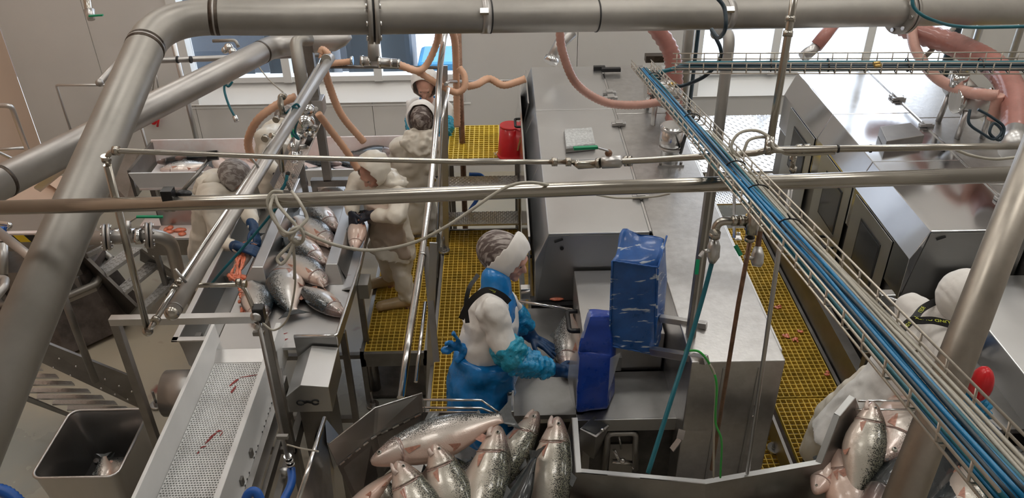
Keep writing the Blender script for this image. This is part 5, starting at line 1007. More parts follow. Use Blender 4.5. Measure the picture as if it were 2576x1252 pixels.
hose('grey_wire', 'thin grey wire behind the chute at the conveyor', 'wire', D_([(722, 1118, 4.0), (760, 1128, 3.9), (785, 1132, 3.7), (800, 1135, 3.45)]), .004, 'cable_cream')
hose('grey_wire', 'thin white wire in front of the left window', 'wire', D_([(640, 152, 6.6), (672, 195, 6.6), (712, 232, 6.4)]), .005, 'cable_cream')
# knotted cream cable on the long tube
kn = D_([(715, 592, 3.0), (750, 570, 2.98), (764, 600, 3.0), (745, 615, 3.03), (728, 595, 3.0), (738, 575, 2.97), (762, 575, 3.0), (760, 605, 3.02), (735, 602, 2.98)])
hose('cream_cable', 'cream cable knotted and looped over the long tube', 'cable', D_([(712, 482, 3.0), (685, 483, 3.0), (673, 510, 3.0), (690, 545, 3.0)])+kn+D_([(745, 570, 2.98), (725, 545, 2.98), (700, 515, 3.0), (690, 492, 3.02), (680, 520, 2.98), (685, 545, 2.98), (712, 580, 2.98), (735, 585, 2.97), (765, 560, 2.99), (772, 545, 3.0), (755, 510, 3.0), (734, 481, 3.05)]), .0062, 'cable_cream', n=8, seg=10)
hose('cream_cable', 'loop end of the cream cable hanging below the knot', 'cable', D_([(745, 600, 3.0), (715, 630, 3.0), (698, 650, 3.0), (708, 664, 3.0), (725, 645, 3.0), (738, 612, 3.0)]), .0062, 'cable_cream', seg=10)
hose('cream_cable', 'long cream cable swinging from the knot up to the middle machine', 'cable', D_([(758, 580, 3.0), (800, 600, 3.0), (860, 620, 3.02), (940, 629, 3.05), (1040, 610, 3.05), (1130, 565, 3.0), (1240, 490, 3.0), (1290, 465, 3.0), (1340, 459, 3.0), (1400, 470, 3.1)]), .0062, 'cable_cream', seg=10)
hose('cream_cable', 'thin cream cable hanging from the knot toward the table', 'cable', D_([(737, 610, 3.0), (741, 660, 3.1), (740, 700, 3.2)]), .0055, 'cable_cream', seg=8)
hose('cream_cable', 'cream cable loops beside the slim vertical pipe', 'cable', D_([(1990, 380, 3.0), (1950, 375, 2.98), (1935, 345, 3.0), (1900, 328, 3.02), (1860, 335, 3.0), (1840, 365, 3.0), (1850, 390, 3.0), (1870, 380, 3.0), (1885, 352, 3.0), (1925, 345, 3.02), (1950, 365, 3.0), (1985, 388, 3.0), (2100, 385, 2.98)]), .0058, 'cable_cream', seg=8)
hose('cream_cable', 'faint cream cable under the water pipe at right', 'cable', D_([(2395, 372, 3.0), (2440, 390, 3.0), (2500, 400, 3.0), (2560, 395, 3.0)]), .0055, 'cable_cream', seg=8)
hose('cream_cable', 'thin cream cable below the long tube on the middle machine', 'cable', D_([(1500, 490, 3.3), (1560, 498, 3.3), (1640, 495, 3.3), (1685, 487, 3.25)]), .004, 'cable_cream', seg=8)

# ------------------------------------------------ wire cable trays
def tray(name, label, A, B, width, height, wires, nr, m, parent_loc=None, hookm=None):
    t = thing(name, label, 'cable tray', tuple(A)); d = (B-A).normalized(); side = d.cross(V((0,0,1))).normalized(); up = side.cross(d).normalized()
    sec = [(-width/2, height), (-width/2, height*.45), (-width/2, 0), (-width/6, 0), (width/6, 0), (width/2, 0), (width/2, height*.45), (width/2, height)]
    for u, v_ in sec: o = side*u+up*v_; MB().tube([A+o, B+o], wires, 8).build('long_wire', m, t)
    for k in range(nr):
        c = A.lerp(B, (k+.3)/nr); P4 = [c-side*width/2+up*height, c-side*width/2-up*wires, c+side*width/2-up*wires, c+side*width/2+up*height]
        MB().tube(fillet(P4, .008, 3), wires, 8).build('rung', m, t)
    return t, d, side, up
tA, tB = PD(1612, 168, 4.9), PD(2600, 1292, 1.20)
tr, td, ts, tu = tray('cable_tray', 'long diagonal wire cable tray coming down to the lower right corner', tA, tB, .115, .04, .0028, 38, 'wire_tray')
def bundle(A, B, specs, side, up, wob=.004, n=24):
    for i, (u, v_, r, m_, l) in enumerate(specs):
        ph = random.uniform(0, 6); p = []
        for k in range(n+1):
            t = k/n; p.append(A.lerp(B, t)+side*(u+wob*math.sin(ph+t*9)+wob*.6*math.sin(ph*2+t*23))+up*(v_+wob*.4*math.sin(ph+t*13)))
        o = MB().tube(smooth_path(p, 2), r, 8).build('cable', m_, label=l, cat='cable', group=l[:0]+{'cable_blue':'blue cables in the diagonal tray','cable_teal':'teal cables in the diagonal tray','cable_dark':'dark cables in the diagonal tray','cable_cream':'cream cables in the diagonal tray'}[m_])
ORDN = ('leftmost', 'second from left', 'third from left', 'fourth from left', 'fifth from left', 'sixth from left')
sp = []
for i, u in enumerate((-.036, -.028, -.018, -.010, -.002, .005)): sp.append((-u, .010+.007*(i % 2), .0048, 'cable_blue', ORDN[i]+' of the six thick blue cables in the diagonal tray'))
for i, u in enumerate((-.048, -.040, -.022, .010)): sp.append((-u, .006+.012*(i % 2), .0042, 'cable_teal', ORDN[i]+' of the four teal cables in the diagonal tray'))
for i, u in enumerate((-.032, -.014, -.005, .014)): sp.append((-u, .020-.010*(i % 2), .0042, 'cable_dark', ORDN[i]+' of the four dark cables in the diagonal tray'))
bundle(tA.lerp(tB, .04), tB, sp, ts, tu)
bundle(tA.lerp(tB, .42), tB, [(-u, .008+.006*(i % 2), .0036, 'cable_cream', ORDN[i]+' of the five cream cables in the lower diagonal tray') for i, u in enumerate((.022, .029, .036, .043, .050))], ts, tu, .003)
for t in (.10, .36, .55, .62, .70):
    c = tA.lerp(tB, t)-ts*.015+tu*.012; MB().tube([c+ts*.034*math.cos(a)+tu*.02*math.sin(a) for a in [i*math.pi/6 for i in range(13)]], .0025, 6).tube([c+tu*.02, c+tu*.035+ts*.01], .002, 5).build('cable_tie', 'black_rubber', tr)
hA, hB = PD(1690, 172, 4.75), PD(2680, 172, 4.3)
tr2, d2, s2, u2 = tray('cable_tray', 'horizontal wire cable tray across the upper right', hA, hB, .16, .06, .0035, 26, 'wire_tray')
for i in range(8):
    m_ = ('cable_teal', 'cable_dark')[i % 2]; u = -.05+.014*i; p = [PD(1632+3*i, 205+3*i, 4.75), PD(1650+2*i, 185, 4.75), PD(1700, 172, 4.72)]+[hA.lerp(hB, .05+t*.95/8)+s2*(u+.006*math.sin(t+i))+u2*(.012+.006*(i % 3)) for t in range(9)]
    MB().tube(smooth_path(p, 6), .0115, 8).build('cable', m_, label=('lowest', 'second lowest', 'third lowest', 'topmost')[i//2]+(' teal' if i % 2 == 0 else ' dark')+' cable in the horizontal wire tray across the upper right', cat='cable', group=('teal' if i % 2 == 0 else 'dark')+' cables in the horizontal tray')
for t in (.27, .42, .62, .80): c = hA.lerp(hB, t)+u2*.02; MB().tube([c+s2*.06*math.cos(a)+u2*.03*math.sin(a) for a in [i*math.pi/6 for i in range(13)]], .0035, 6).build('cable_tie', 'black_rubber', tr2)
MB().tube(D_([(1682, 216, 4.6), (1692, 210, 4.6), (1700, 213, 4.6)]), .012, 8).build('cable_joint', 'brass', label='small brass cable joint on the dark cable by the tray', cat='connector')
for x in (2205, 2208): MB().tube(D_([(x-8, 160+(x-2205)*2, 4.35), (x+8, 158+(x-2205)*2, 4.35)]), .010, 8).build('cable_joint', 'brass', label=('upper' if x == 2205 else 'lower')+' brass joint of a pair on the horizontal tray cables', cat='connector')
# ------------------------------------------------ fish
PROF = [(0,.014,.014,0), (.012,.024,.022,0), (.03,.034,.030,.001), (.05,.043,.037,.002), (.09,.057,.044,.003), (.14,.074,.053,.004), (.19,.088,.060,.004), (.205,.092,.064,.003), (.215,.089,.060,.003), (.27,.103,.068,.0), (.36,.118,.074,-.004), (.46,.124,.074,-.006), (.56,.116,.066,-.005), (.65,.098,.054,-.002), (.73,.075,.041,.001), (.80,.053,.029,.003), (.86,.038,.020,.004), (.90,.034,.013,.004), (.92,.036,.008,.004)]
def prof(u):
    for i in range(len(PROF)-1):
        a, b = PROF[i], PROF[i+1]
        if u <= b[0]:
            t = (u-a[0])/(b[0]-a[0]); return [a[k]+(b[k]-a[k])*t for k in (1, 2, 3)]
    return PROF[-1][1:]
def fish(label, head, tail, m, dors=1, tilt=.15, bend=0., fat=1., open_mouth=True, group=None, name='fish', lift=0., belly_cut=False, fins=True, sag=0.):
    """whole fish: head and tail points, dors=+1 dorsal side to the right of the swimming direction, tilt raises the back"""
    fat *= 1.30; tilt = tilt
    head, tail = V(head), V(tail); L = (head-tail).length; f = (head-tail).normalized(); up = V((0,0,1)); side = f.cross(up).normalized(); up2 = side.cross(f).normalized()
    d = (side*dors*math.cos(tilt)+up2*math.sin(tilt)).normalized(); n = f.cross(d).normalized()
    if n.z < 0: n = -n
    def C(u): return head.lerp(tail, u)+d*bend*L*math.sin(math.pi*min(u, 1))+up*(lift+sag*math.sin(math.pi*u))
    def Dr(u): return (C(max(u-.01, 0))-C(u+.01)).normalized()
    seg = 22; nr = 44; vs = []; col = []; rings = []
    us = [ (i/(nr-1))**1.15*.92 for i in range(nr)] + [.2, .207, .214]; us = sorted(set(us))
    for u in us:
        h, w_, off = prof(u); h *= fat; w_ *= fat; c = C(u); dr = Dr(u); dd = (d-dr*d.dot(dr)).normalized(); nn = dr.cross(dd).normalized()
        if nn.dot(n) < 0: nn = -nn
        c = c+dd*off*L
        for k in range(seg):
            a = 2*math.pi*k/seg; ca, sa = math.cos(a), math.sin(a)
            r_ = 1.0
            hh = h*(1.0 if ca > 0 else 1.05); p = c+dd*ca*hh*L*r_+nn*(math.copysign(abs(sa)**.85, sa))*w_*L
            vs.append(p); line = 0.
            g_ = .198+.030*(1-ca*ca)-.012
            if abs(u-g_) < .006 and ca < .75: line = .85
            elif abs(ca-.12) < .13 and u > .23 and abs(math.asin(max(-1,min(1,ca)))-.12) < .14 and seg < 0: line = .4
            if belly_cut and ca < -.93 and .22 < u < .75: line = 1.
            col.append((u, (ca+1)/2, line, 1))
    N = len(us); fs = [(i*seg+k, i*seg+(k+1) % seg, (i+1)*seg+(k+1) % seg, (i+1)*seg+k) for i in range(N-1) for k in range(seg)]
    fs += [tuple(reversed(range(seg))), tuple((N-1)*seg+k for k in range(seg))]
    b = MB().add(vs, fs, True); o = b.build(name, m, label=label, cat='fish', group=group)
    at = o.data.color_attributes.new('fc', 'FLOAT_COLOR', 'POINT')
    for i, c in enumerate(col): at.data[i].color = c
    o.data.update()
    def pt(u, a_, out=1.0):   # a_: -1 belly .. 1 back on the visible flank
        h, w_, off = prof(u); h *= fat; w_ *= fat; ca = a_; sa = math.sqrt(max(0, 1-ca*ca)); dr = Dr(u); dd = (d-dr*d.dot(dr)).normalized(); nn = n
        return C(u)+dd*off*L+dd*ca*h*L*out*(1.0 if ca > 0 else 1.05)+nn*(sa**.85)*w_*L*out
    dk = m in ('fish_dark',)
    # tail fin: a fan with a shallow fork
    dr = Dr(.92); dd = (d-dr*d.dot(dr)).normalized(); c0 = C(.91)+dd*.004*L; g = MB(); K = 9; vv = []
    for j, (t, w0) in enumerate(((0, .036), (.045, .06), (.10, .10))):
        for k in range(K):
            s = (k/(K-1)-.5)*2; vv.append(c0-dr*(t*L*(1.0 if j < 2 else (.78+.30*abs(s))))+dd*s*w0*L*fat+n*(.002*L*((k % 2)*2-1)))
    fs = [(j*K+k, j*K+k+1, (j+1)*K+k+1, (j+1)*K+k) for j in range(2) for k in range(K-1)]
    vv2 = [p+n*.004*L for p in vv]; fs2 = [tuple(reversed([i+len(vv) for i in f_])) for f_ in fs]
    g.add(vv+vv2, fs+fs2, True).build('tail_fin', 'fin_dark', o)
    def fin(name_, u, a_, ln, wd, out, back, mt):
        across = name_ in ('pectoral_fin', 'pelvic_fin')
        base = pt(u, a_, 1.0); b2 = pt(u+.02, max(-.98, a_-.32), 1.0) if across else pt(min(u+wd, .9), a_, 1.0); tip_dir = (-Dr(u)*back+out).normalized(); g = MB(); K = 6; A = []; B = []
        for k in range(K):
            t = k/(K-1); bp_ = base.lerp(b2, t); l_ = ln*L*(1-.55*t); A.append(bp_-tip_dir*.006*L); B.append((bp_.lerp(base.lerp(b2, .5), .45) if across else bp_)+tip_dir*l_*(1-.35*abs(t-.4) if across else 1)+n*(.0018*L*(k % 2)))
        g.add(A+B+[p+n*.003*L for p in A+B], [(k, k+1, K+k+1, K+k) for k in range(K-1)]+[(2*K+k, 3*K+k, 3*K+k+1, 2*K+k+1) for k in range(K-1)], True).build(name_, mt, o)
    if fins:
        fin('pectoral_fin', .235, -.22, .115, .035, n*.16-d*.12, 1, 'fin_dark' if dk else 'fin_red')
        fin('pelvic_fin', .52, -.62, .08, .03, n*.14-d*.15, 1, 'fin_dark' if dk else 'fin_red')
        fin('dorsal_fin', .42, .985, .06, .09, d*.9, .8, 'fin_dark'); fin('anal_fin', .70, -.97, .065, .06, -d*.9, .9, 'fin_dark' if dk else 'fin_red')
        fin('adipose_fin', .76, .97, .025, .02, d*.8, .8, 'fin_dark')
    # eye on the visible flank
    ec = pt(.072, .38, .92); MB().ball(ec, .0175*L, 14, 10).build('eye', 'eye_silver', o); MB().ball(ec+n*.0105*L+d*.001*L, .0095*L, 10, 8).build('pupil', 'eye_black', o)
    # jaws
    if open_mouth:
        a = pt(.11, -.55, .72); tip = head+f*.014*L-d*.050*L; g = MB(); g.tube([a, a.lerp(tip, .5)-d*.008*L, tip.lerp(a, .12), tip], [.030*L, .022*L, .013*L, .004*L], 12).build('lower_jaw', 'jaw' if not dk else 'fin_dark', o)
        MB().tube([pt(.07, -.42, 1.0), pt(.04, -.40, 1.01), pt(.015, -.2, 1.02)], .0035*L, 6).build('lip', 'mouth', o)
    gp = [pt(.198+.03*(1-c_*c_), c_, 1.012) for c_ in (.6, .4, .15, -.15, -.45, -.7, -.88)]
    MB().tube(smooth_path(gp, 4), .0028*L, 6).build('gill_edge', 'mouth' if not dk else 'fin_dark', o)
    return o
# hopper in the foreground
F = lambda h, t: (P(*h), P(*t))
zz = 1.60
fish('long silver fish lying across the hopper, head to the lower left', P(934, 1170, 1.58), P(1292, 1050, 1.66), 'fish_belly', 1, .38, .02, .92, group=None, lift=.02, open_mouth=False)
fish('silver spotted fish with open mouth, head up, in the middle of the left hopper', P(1092, 1116, 1.66), P(1190, 1420, 1.42), 'fish_spotted', 1, .25, .01, 1.12)
fish('fish with open mouth peeking from the lower edge left of the hopper centre', P(999, 1161, 1.66), P(1135, 1460, 1.42), 'fish_spotted', 1, .25, .01, 1.15)
fish('large plump spotted trout, head up under the long fish tail', P(1254, 1072, 1.66), P(1145, 1440, 1.42), 'fish_spotted', 1, .22, .04, 1.0)
fish('spotted trout leaning right, its head touching the tray corner', P(1352, 1036, 1.62), P(1185, 1300, 1.42), 'fish_spotted', 1, .22, .02, .93)
fish('plump spotted trout upright against the right wall of the hopper', P(1404, 1049, 1.66), P(1372, 1400, 1.40), 'fish_spotted', 1, .22, -.01, .97)
fish('black backed fish with its tail pointing up between two trout', P(1225, 1420, 1.45), P(1350, 1130, 1.66), 'fish_dark', -1, .75, .05, .9, open_mouth=False)
fish('pale pink belly-up fish in the lower left of the hopper', P(838, 1330, 1.36), P(1010, 1170, 1.56), 'fish_pale', 1, -.5, .0, 1.05, open_mouth=False)
fish('pale fish half hidden under the long silver fish', P(1040, 1290, 1.42), P(1150, 1110, 1.46), 'fish_belly', -1, .2, 0, .95, open_mouth=False)
fish('pinkish fish wedged under the open-mouthed pair', P(1085, 1330, 1.36), P(1240, 1120, 1.40), 'fish_belly', 1, .1, 0, 1, open_mouth=False)
fish('pinkish silver fish buried at the lower left of the hopper', P(900, 1330, 1.30), P(1080, 1180, 1.36), 'fish_belly', -1, .2, 0, 1, open_mouth=False)
fish('spotted fish buried under the middle of the long silver fish', P(1230, 1240, 1.36), P(1060, 1130, 1.40), 'fish_spotted', -1, .2, 0, 1, open_mouth=False)
fish('silver fish buried between the plump trout and the leaning trout', P(1290, 1300, 1.36), P(1260, 1120, 1.40), 'fish_spotted', 1, .3, 0, 1, open_mouth=False)
fish('fish buried against the right wall of the left hopper', P(1420, 1290, 1.34), P(1400, 1120, 1.36), 'fish_spotted', 1, .3, 0, 1, open_mouth=False)
fish('fish buried left of the open-mouthed pair', P(960, 1200, 1.40), P(1010, 1330, 1.34), 'fish_spotted', 1, .3, 0, 1, open_mouth=False)
fish('dark fish deep in the hopper right of the black back', P(1330, 1330, 1.38), P(1345, 1150, 1.46), 'fish_dark', 1, .5, 0, 1, open_mouth=False)
fish('spotted back of a fish under the front wall, left of the corner', P(1400, 1275, 1.40), P(1720, 1290, 1.36), 'fish_spotted', -1, .9, .0, .8, open_mouth=False)
fish('spotted back of a fish under the front wall, right of the corner', P(1860, 1280, 1.40), P(2130, 1290, 1.36), 'fish_spotted', -1, .9, .0, .8, open_mouth=False)
# right part of the hopper
fish('silver fish standing head up at the right hopper wall', P(2196, 1012, 1.74), P(2140, 1270, 1.5), 'fish_spotted', 1, .1, .02, 1.15)
fish('pale belly-up fish below the head-up fish in the right hopper', P(2110, 1130, 1.56), P(2165, 1400, 1.40), 'fish_pale', 1, .4, .0, 1.15, open_mouth=False)
fish('pale fish head down beside the leaning pipe', P(2222, 1160, 1.62), P(2370, 950, 1.60), 'fish_belly', -1, .1, .0, 1.15)
fish('pink fish tucked into the left corner of the right hopper', P(2050, 1240, 1.50), P(2120, 1110, 1.50), 'fish_pale', 1, .2, .0, 1.1, open_mouth=False)
fish('large dark backed fish behind the leaning pipe', P(2170, 1330, 1.52), P(2450, 1110, 1.50), 'fish_dark', 1, .7, .0, 1.25, open_mouth=False)
fish('dark fish in the lower right corner of the hopper', P(2330, 1340, 1.50), P(2520, 1130, 1.48), 'fish_dark', -1, .6, .0, 1.2, open_mouth=False)
fish('silver pinkish fish under the cable tray in the right corner', P(2420, 1330, 1.56), P(2490, 1130, 1.54), 'fish_spotted', -1, .2, .0, 1.15, open_mouth=False)
fish('spotted fish lying at the back of the right hopper', P(2210, 1050, 1.56), P(2420, 1060, 1.56), 'fish_spotted', -1, .3, .0, 1.0, open_mouth=False)
# fish on the gutting table
z = 1.235
fish('silver fish highest on the gutting table chute, below the long tube', P(848, 578, z+.01), P(765, 498, z+.01), 'fish_salmon', 1, .12, .03, 1.05, group=None)
fish('white bellied fish second from the top on the gutting table', P(834, 617, z+.01), P(735, 538, z), 'fish_salmon', -1, .1, .03, 1.0)
fish('dark backed fish third from the top on the gutting table', P(819, 665, z+.01), P(708, 578, z), 'fish_salmon', 1, .2, .03, 1.0)
fish('white bellied fish fourth on the gutting table, dark back upward', P(821, 716, z+.01), P(700, 633, z), 'fish_salmon', -1, .1, .03, 1.0)
fish('gutted fish lying head up with blue tail toward the conveyor', P(716, 668, z), P(741, 792, z), 'fish_salmon', -1, .1, .05, 1.35, belly_cut=True, open_mouth=False)
fish('dark backed fish nearest the table edge rim', P(864, 793, z), P(742, 712, z), 'fish_salmon', 1, .2, .0, 1.05)
fish('fish with pink gut beside the spray valve on the gutting table', P(650, 812, z), P(622, 700, z), 'fish_salmon', -1, .1, .06, 1.2, belly_cut=True, open_mouth=False)
fish('small fish head visible between square post base and long tube', P(792, 462, z), P(880, 492, z), 'fish_salmon', 1, .2, 0, 1.1)
fish('half hidden fish above the second one on the gutting table', P(820, 520, z-.01), P(740, 478, z-.01), 'fish_salmon', 1, .2, 0, 1.0)
fish('opened pale fish held head down by the man at the right trough', P(893, 636, 1.24), P(903, 535, 1.36), 'fish_pale', 1, 0, 0, 1.1, fins=True, open_mouth=False, lift=.02)
fish('opened pale fish held by the bending man', P(590, 690, 1.18), P(655, 585, 1.34), 'fish_pale', -1, .2, -.04, 1.05, open_mouth=False)
g = MB(); rnd = random.Random(3)
for k in range(7):
    x0, y0 = 618+rnd.uniform(-8, 8), 606+rnd.uniform(-4, 8); x1, y1 = 590+rnd.uniform(-14, 16), 700+rnd.uniform(-10, 8)
    g.tube(smooth_path([P(x0+(x1-x0)*t+rnd.uniform(-6, 6), y0+(y1-y0)*t, 1.31-.09*t) for t in (0, .25, .5, .75, 1)], 5), [.008+.005*math.sin(i*.9+k) for i in range(21)], 8)
for k in range(6): g.tube(smooth_path([P(575+rnd.uniform(0, 45), 690+rnd.uniform(0, 20), 1.215+rnd.uniform(0, .02)) for t in range(4)], 5), [.012+.004*math.sin(i*.7+k) for i in range(16)], 8)
g.build('offal', 'guts', label='orange pink guts hanging from the fish of the bending man', cat='offal', kind='stuff')
g = MB()
for k in range(12): p = P(604+rnd.uniform(-6, 8)+k*.8, 722+k*6, 1.225); g.ball(p, (.014, .02, .012), 8, 6)
g.build('offal', 'guts', label='strip of pink gut beside the fish at the spray valve', cat='offal', kind='stuff')
MB().ball(P(905, 548, 1.36), (.035, .03, .03), 10, 8).ball(P(930, 540, 1.36), (.03, .03, .025), 10, 8).build('blood_clot', 'blood', label='dark red blood where the gloved hand opens the pale fish', cat='offal')
# back tray
for i, (h, t, m_, l) in enumerate(((((395, 408), (520, 396), 'fish_dark', 'dark fish farthest left in the back sorting tray')), (((402, 428), (535, 412), 'fish_salmon', 'dark backed fish in front in the left of the back tray')), (((440, 398), (575, 385), 'fish_dark', 'dark fish at the rear of the left back tray')), (((575, 440), (540, 385), 'fish_pale', 'pale opened fish near the bending man in the back tray')), (((620, 402), (700, 412), 'fish_pale', 'pale fish between two workers in the back tray')), (((860, 412), (760, 405), 'fish_salmon', 'silver fish left of the square post in the back tray')), (((862, 440), (765, 425), 'fish_salmon', 'silver fish lying before the square post in the back tray')), (((905, 420), (830, 400), 'fish_salmon', 'silver fish right of the square post in the back tray')), (((990, 380), (880, 385), 'fish_dark', 'black backed fish at the right end of the back tray')), (((890, 447), (835, 440), 'fish_pale', 'pinkish fish by the right divider in the back tray')))):
    fish(l, P(*h, .86+.03*(i % 3)), P(*t, .86+.02*(i % 2)), m_, 1 if i % 2 else -1, .35, .02, 1.0, open_mouth=False, fins=i < 3)
# fish in the bin and on the infeed table
fish('pale fish standing left in the square bin', P(262, 1235, .44), P(262, 1140, .50), 'fish_belly', 1, .2, 0, 1.3, open_mouth=False)
fish('pale fish with red head lying right in the square bin', P(335, 1205, .50), P(270, 1155, .44), 'fish_belly', -1, .2, 0, 1.3, open_mouth=False)
fish('trout lying under the black handle on the infeed table', P(1428, 935, 1.555), P(1432, 775, 1.555), 'fish_belly', 1, .2, 0, 1.0, open_mouth=False)
# ------------------------------------------------ people
def etube(g, pts, lat, hw, hd, seg=22):
    """elliptical sweep: hw half width along lat, hd half depth across it"""
    pts = [V(p) for p in pts]; n = len(pts); vs = []; lat = V(lat).normalized()
    for i, p in enumerate(pts):
        t = (pts[min(i+1, n-1)]-pts[max(i-1, 0)]).normalized(); l = (lat-t*t.dot(lat)).normalized(); f = t.cross(l)
        vs += [p+l*math.cos(2*math.pi*k/seg)*hw[i]+f*math.sin(2*math.pi*k/seg)*hd[i] for k in range(seg)]
    g.add(vs, [(i*seg+k, i*seg+(k+1) % seg, (i+1)*seg+(k+1) % seg, (i+1)*seg+k) for i in range(n-1) for k in range(seg)]+[tuple(reversed(range(seg))), tuple((n-1)*seg+k for k in range(seg))], True); return g
def cap(g, a, b, ra, rb=None, n=6):
    a, b = V(a), V(b); rb = ra if rb is None else rb; d = (b-a); L = d.length; d = d.normalized(); P_ = []; R_ = []
    for k in range(n, 0, -1): t = math.pi/2*k/n; P_.append(a-d*ra*math.sin(t)); R_.append(max(.0008, ra*math.cos(t)))
    P_ += [a, b]; R_ += [ra, rb]
    for k in range(1, n+1): t = math.pi/2*k/n; P_.append(b+d*rb*math.sin(t)); R_.append(max(.0008, rb*math.cos(t)))
    return g.tube(P_, R_, 14)
_tex = {}
def clouds(size, seed=0):
    k = (size, seed)
    if k not in _tex:
        t = bpy.data.textures.new('folds', 'MARBLE' if seed == 0 else 'CLOUDS'); t.noise_scale = size*1.6 if seed == 0 else size
        if seed == 0: t.turbulence = 9; t.marble_type = 'SOFT'; t.noise_depth = 1
        _tex[k] = t
    return _tex[k]
def skinify(o, vox, smooth=2, folds=0., size=.09):
    r = o.modifiers.new('remesh', 'REMESH'); r.mode = 'VOXEL'; r.voxel_size = vox; r.use_smooth_shade = True
    if smooth: s = o.modifiers.new('smooth', 'SMOOTH'); s.factor = .6; s.iterations = smooth
    if folds:
        d = o.modifiers.new('folds', 'DISPLACE'); d.texture = clouds(size); d.strength = folds; d.mid_level = .5; d.texture_coords = 'LOCAL'
        d = o.modifiers.new('creases', 'DISPLACE'); d.texture = clouds(size*.35, 1); d.strength = folds*.30; d.mid_level = .5; d.texture_coords = 'LOCAL'
    return o
def shellball(c, r, face, up, lo, hi, name, m, parent, th=.004, squash=(1,1,1), folds=0., seg=36, rings=26, slant=0.):
    """part of an ellipsoid shell between two planes across the face direction"""
    c = V(c); f = V(face).normalized(); u = V(up); s = f.cross(u).normalized(); u = s.cross(f).normalized(); bm = bmesh.new(); grid = []
    for i in range(rings+1):
        th_ = math.pi*i/rings; row = []
        for k in range(seg):
            ph = 2*math.pi*k/seg; row.append(V((math.cos(th_), math.sin(th_)*math.cos(ph), math.sin(th_)*math.sin(ph))))
        grid.append(row)
    rnd = random.Random(int(abs(c.x*100))); vv = {}
    def vert(i, k):
        k %= seg
        if (i, k) not in vv:
            q = grid[i][k]; w_ = 1+folds*math.sin(q.y*9+q.z*7)*math.sin(q.x*8)+folds*.5*math.sin(q.z*21+q.x*13)
            vv[(i, k)] = bm.verts.new(c+(f*q.x*squash[0]+s*q.y*squash[1]+u*q.z*squash[2])*r*w_)
        return vv[(i, k)]
    for i in range(rings):
        for k in range(seg):
            q = (grid[i][k]+grid[i+1][(k+1) % seg])/2; x = q.x+slant*q.z
            if lo <= x <= hi:
                try: bm.faces.new([vert(i, k), vert(i+1, k), vert(i+1, k+1), vert(i, k+1)])
                except ValueError: pass
    bmesh.ops.remove_doubles(bm, verts=bm.verts[:], dist=1e-5)
    org = ORG[parent.name]
    for v in bm.verts: v.co -= org
    me = bpy.data.meshes.new(name); bm.to_mesh(me); bm.free(); me.materials.append(MATS[m])
    for p in me.polygons: p.use_smooth = True
    o = bpy.data.objects.new(name, me); COL.objects.link(o); o.parent = parent; ORG[o.name] = org
    sm_ = o.modifiers.new('thickness', 'SOLIDIFY'); sm_.thickness = th; sm_.offset = 1
    ss = o.modifiers.new('smooth', 'SUBSURF'); ss.levels = 1; ss.render_levels = 1
    return o
def head_mb(g, c, face, up, s=1.):
    c = V(c); f = V(face).normalized(); sd = f.cross(V(up)).normalized(); u = sd.cross(f).normalized(); M = Matrix((f, sd, u)).transposed()
    g.ball(c+u*.012*s, (.098*s, .076*s, .105*s), 20, 14, M); g.ball(c+f*.030*s-u*.048*s, (.058*s, .056*s, .068*s), 16, 10, M)
    cap(g, c+f*.092*s+u*.012*s, c+f*.112*s-u*.022*s, .009*s, .014*s); g.ball(c+f*.083*s-u*.088*s, (.022*s, .028*s, .02*s), 10, 8, M)
    g.ball(c+f*.085*s+u*.034*s, (.02*s, .052*s, .012*s), 12, 8, M); g.ball(c+f*.092*s-u*.052*s, (.013*s, .026*s, .011*s), 12, 8, M)
    for k in (-1, 1): g.ball(c+sd*.077*s*k-f*.008*s, (.018*s, .010*s, .030*s), 10, 8, M); g.ball(c+f*.068*s+sd*.038*s*k-u*.022*s, (.02*s, .022*s, .018*s), 10, 8, M)
    return f, sd, u
def hand_mb(g, w, d, nrm, r=.0105, L=1., curl=.35, spread=.12, side=1):
    """palm, four unequal bent fingers and a thumb; w wrist, d direction, nrm back-of-hand normal, side = thumb side"""
    w = V(w); d = V(d).normalized(); nrm = (V(nrm)-d*d.dot(V(nrm))).normalized(); s = d.cross(nrm).normalized()*side
    for k in (-1.5, -.5, .5, 1.5): cap(g, w+s*k*.012, w+d*.085*L+s*k*.0205, r*1.5, r*1.3)
    cap(g, w-d*.03, w+d*.02, r*2.7, r*2.7)
    for k, ln in ((-1.5, .062), (-.5, .078), (.5, .084), (1.5, .074)):
        a = w+d*.088*L+s*k*.0215; dd = (d+s*k*spread); c_ = curl
        for j, fr in enumerate((.45, .31, .24)):
            dr = (dd*math.cos(c_)-nrm*math.sin(c_)).normalized(); b = a+dr*ln*fr*1.05*L; cap(g, a, b, r*(1.08-.08*j), r*(1.0-.08*j)); a = b; c_ += curl*.9
    a = w+s*.028+d*.018; b = a+(s*.75+d*.65-nrm*.25).normalized()*.045*L; c = b+(s*.35+d*.95-nrm*.35).normalized()*.032*L; e = c+(s*.15+d-nrm*.4).normalized()*.026*L
    cap(g, a, b, .0165, .0135); cap(g, b, c, .013, .0115); cap(g, c, e, .0115, .0095)
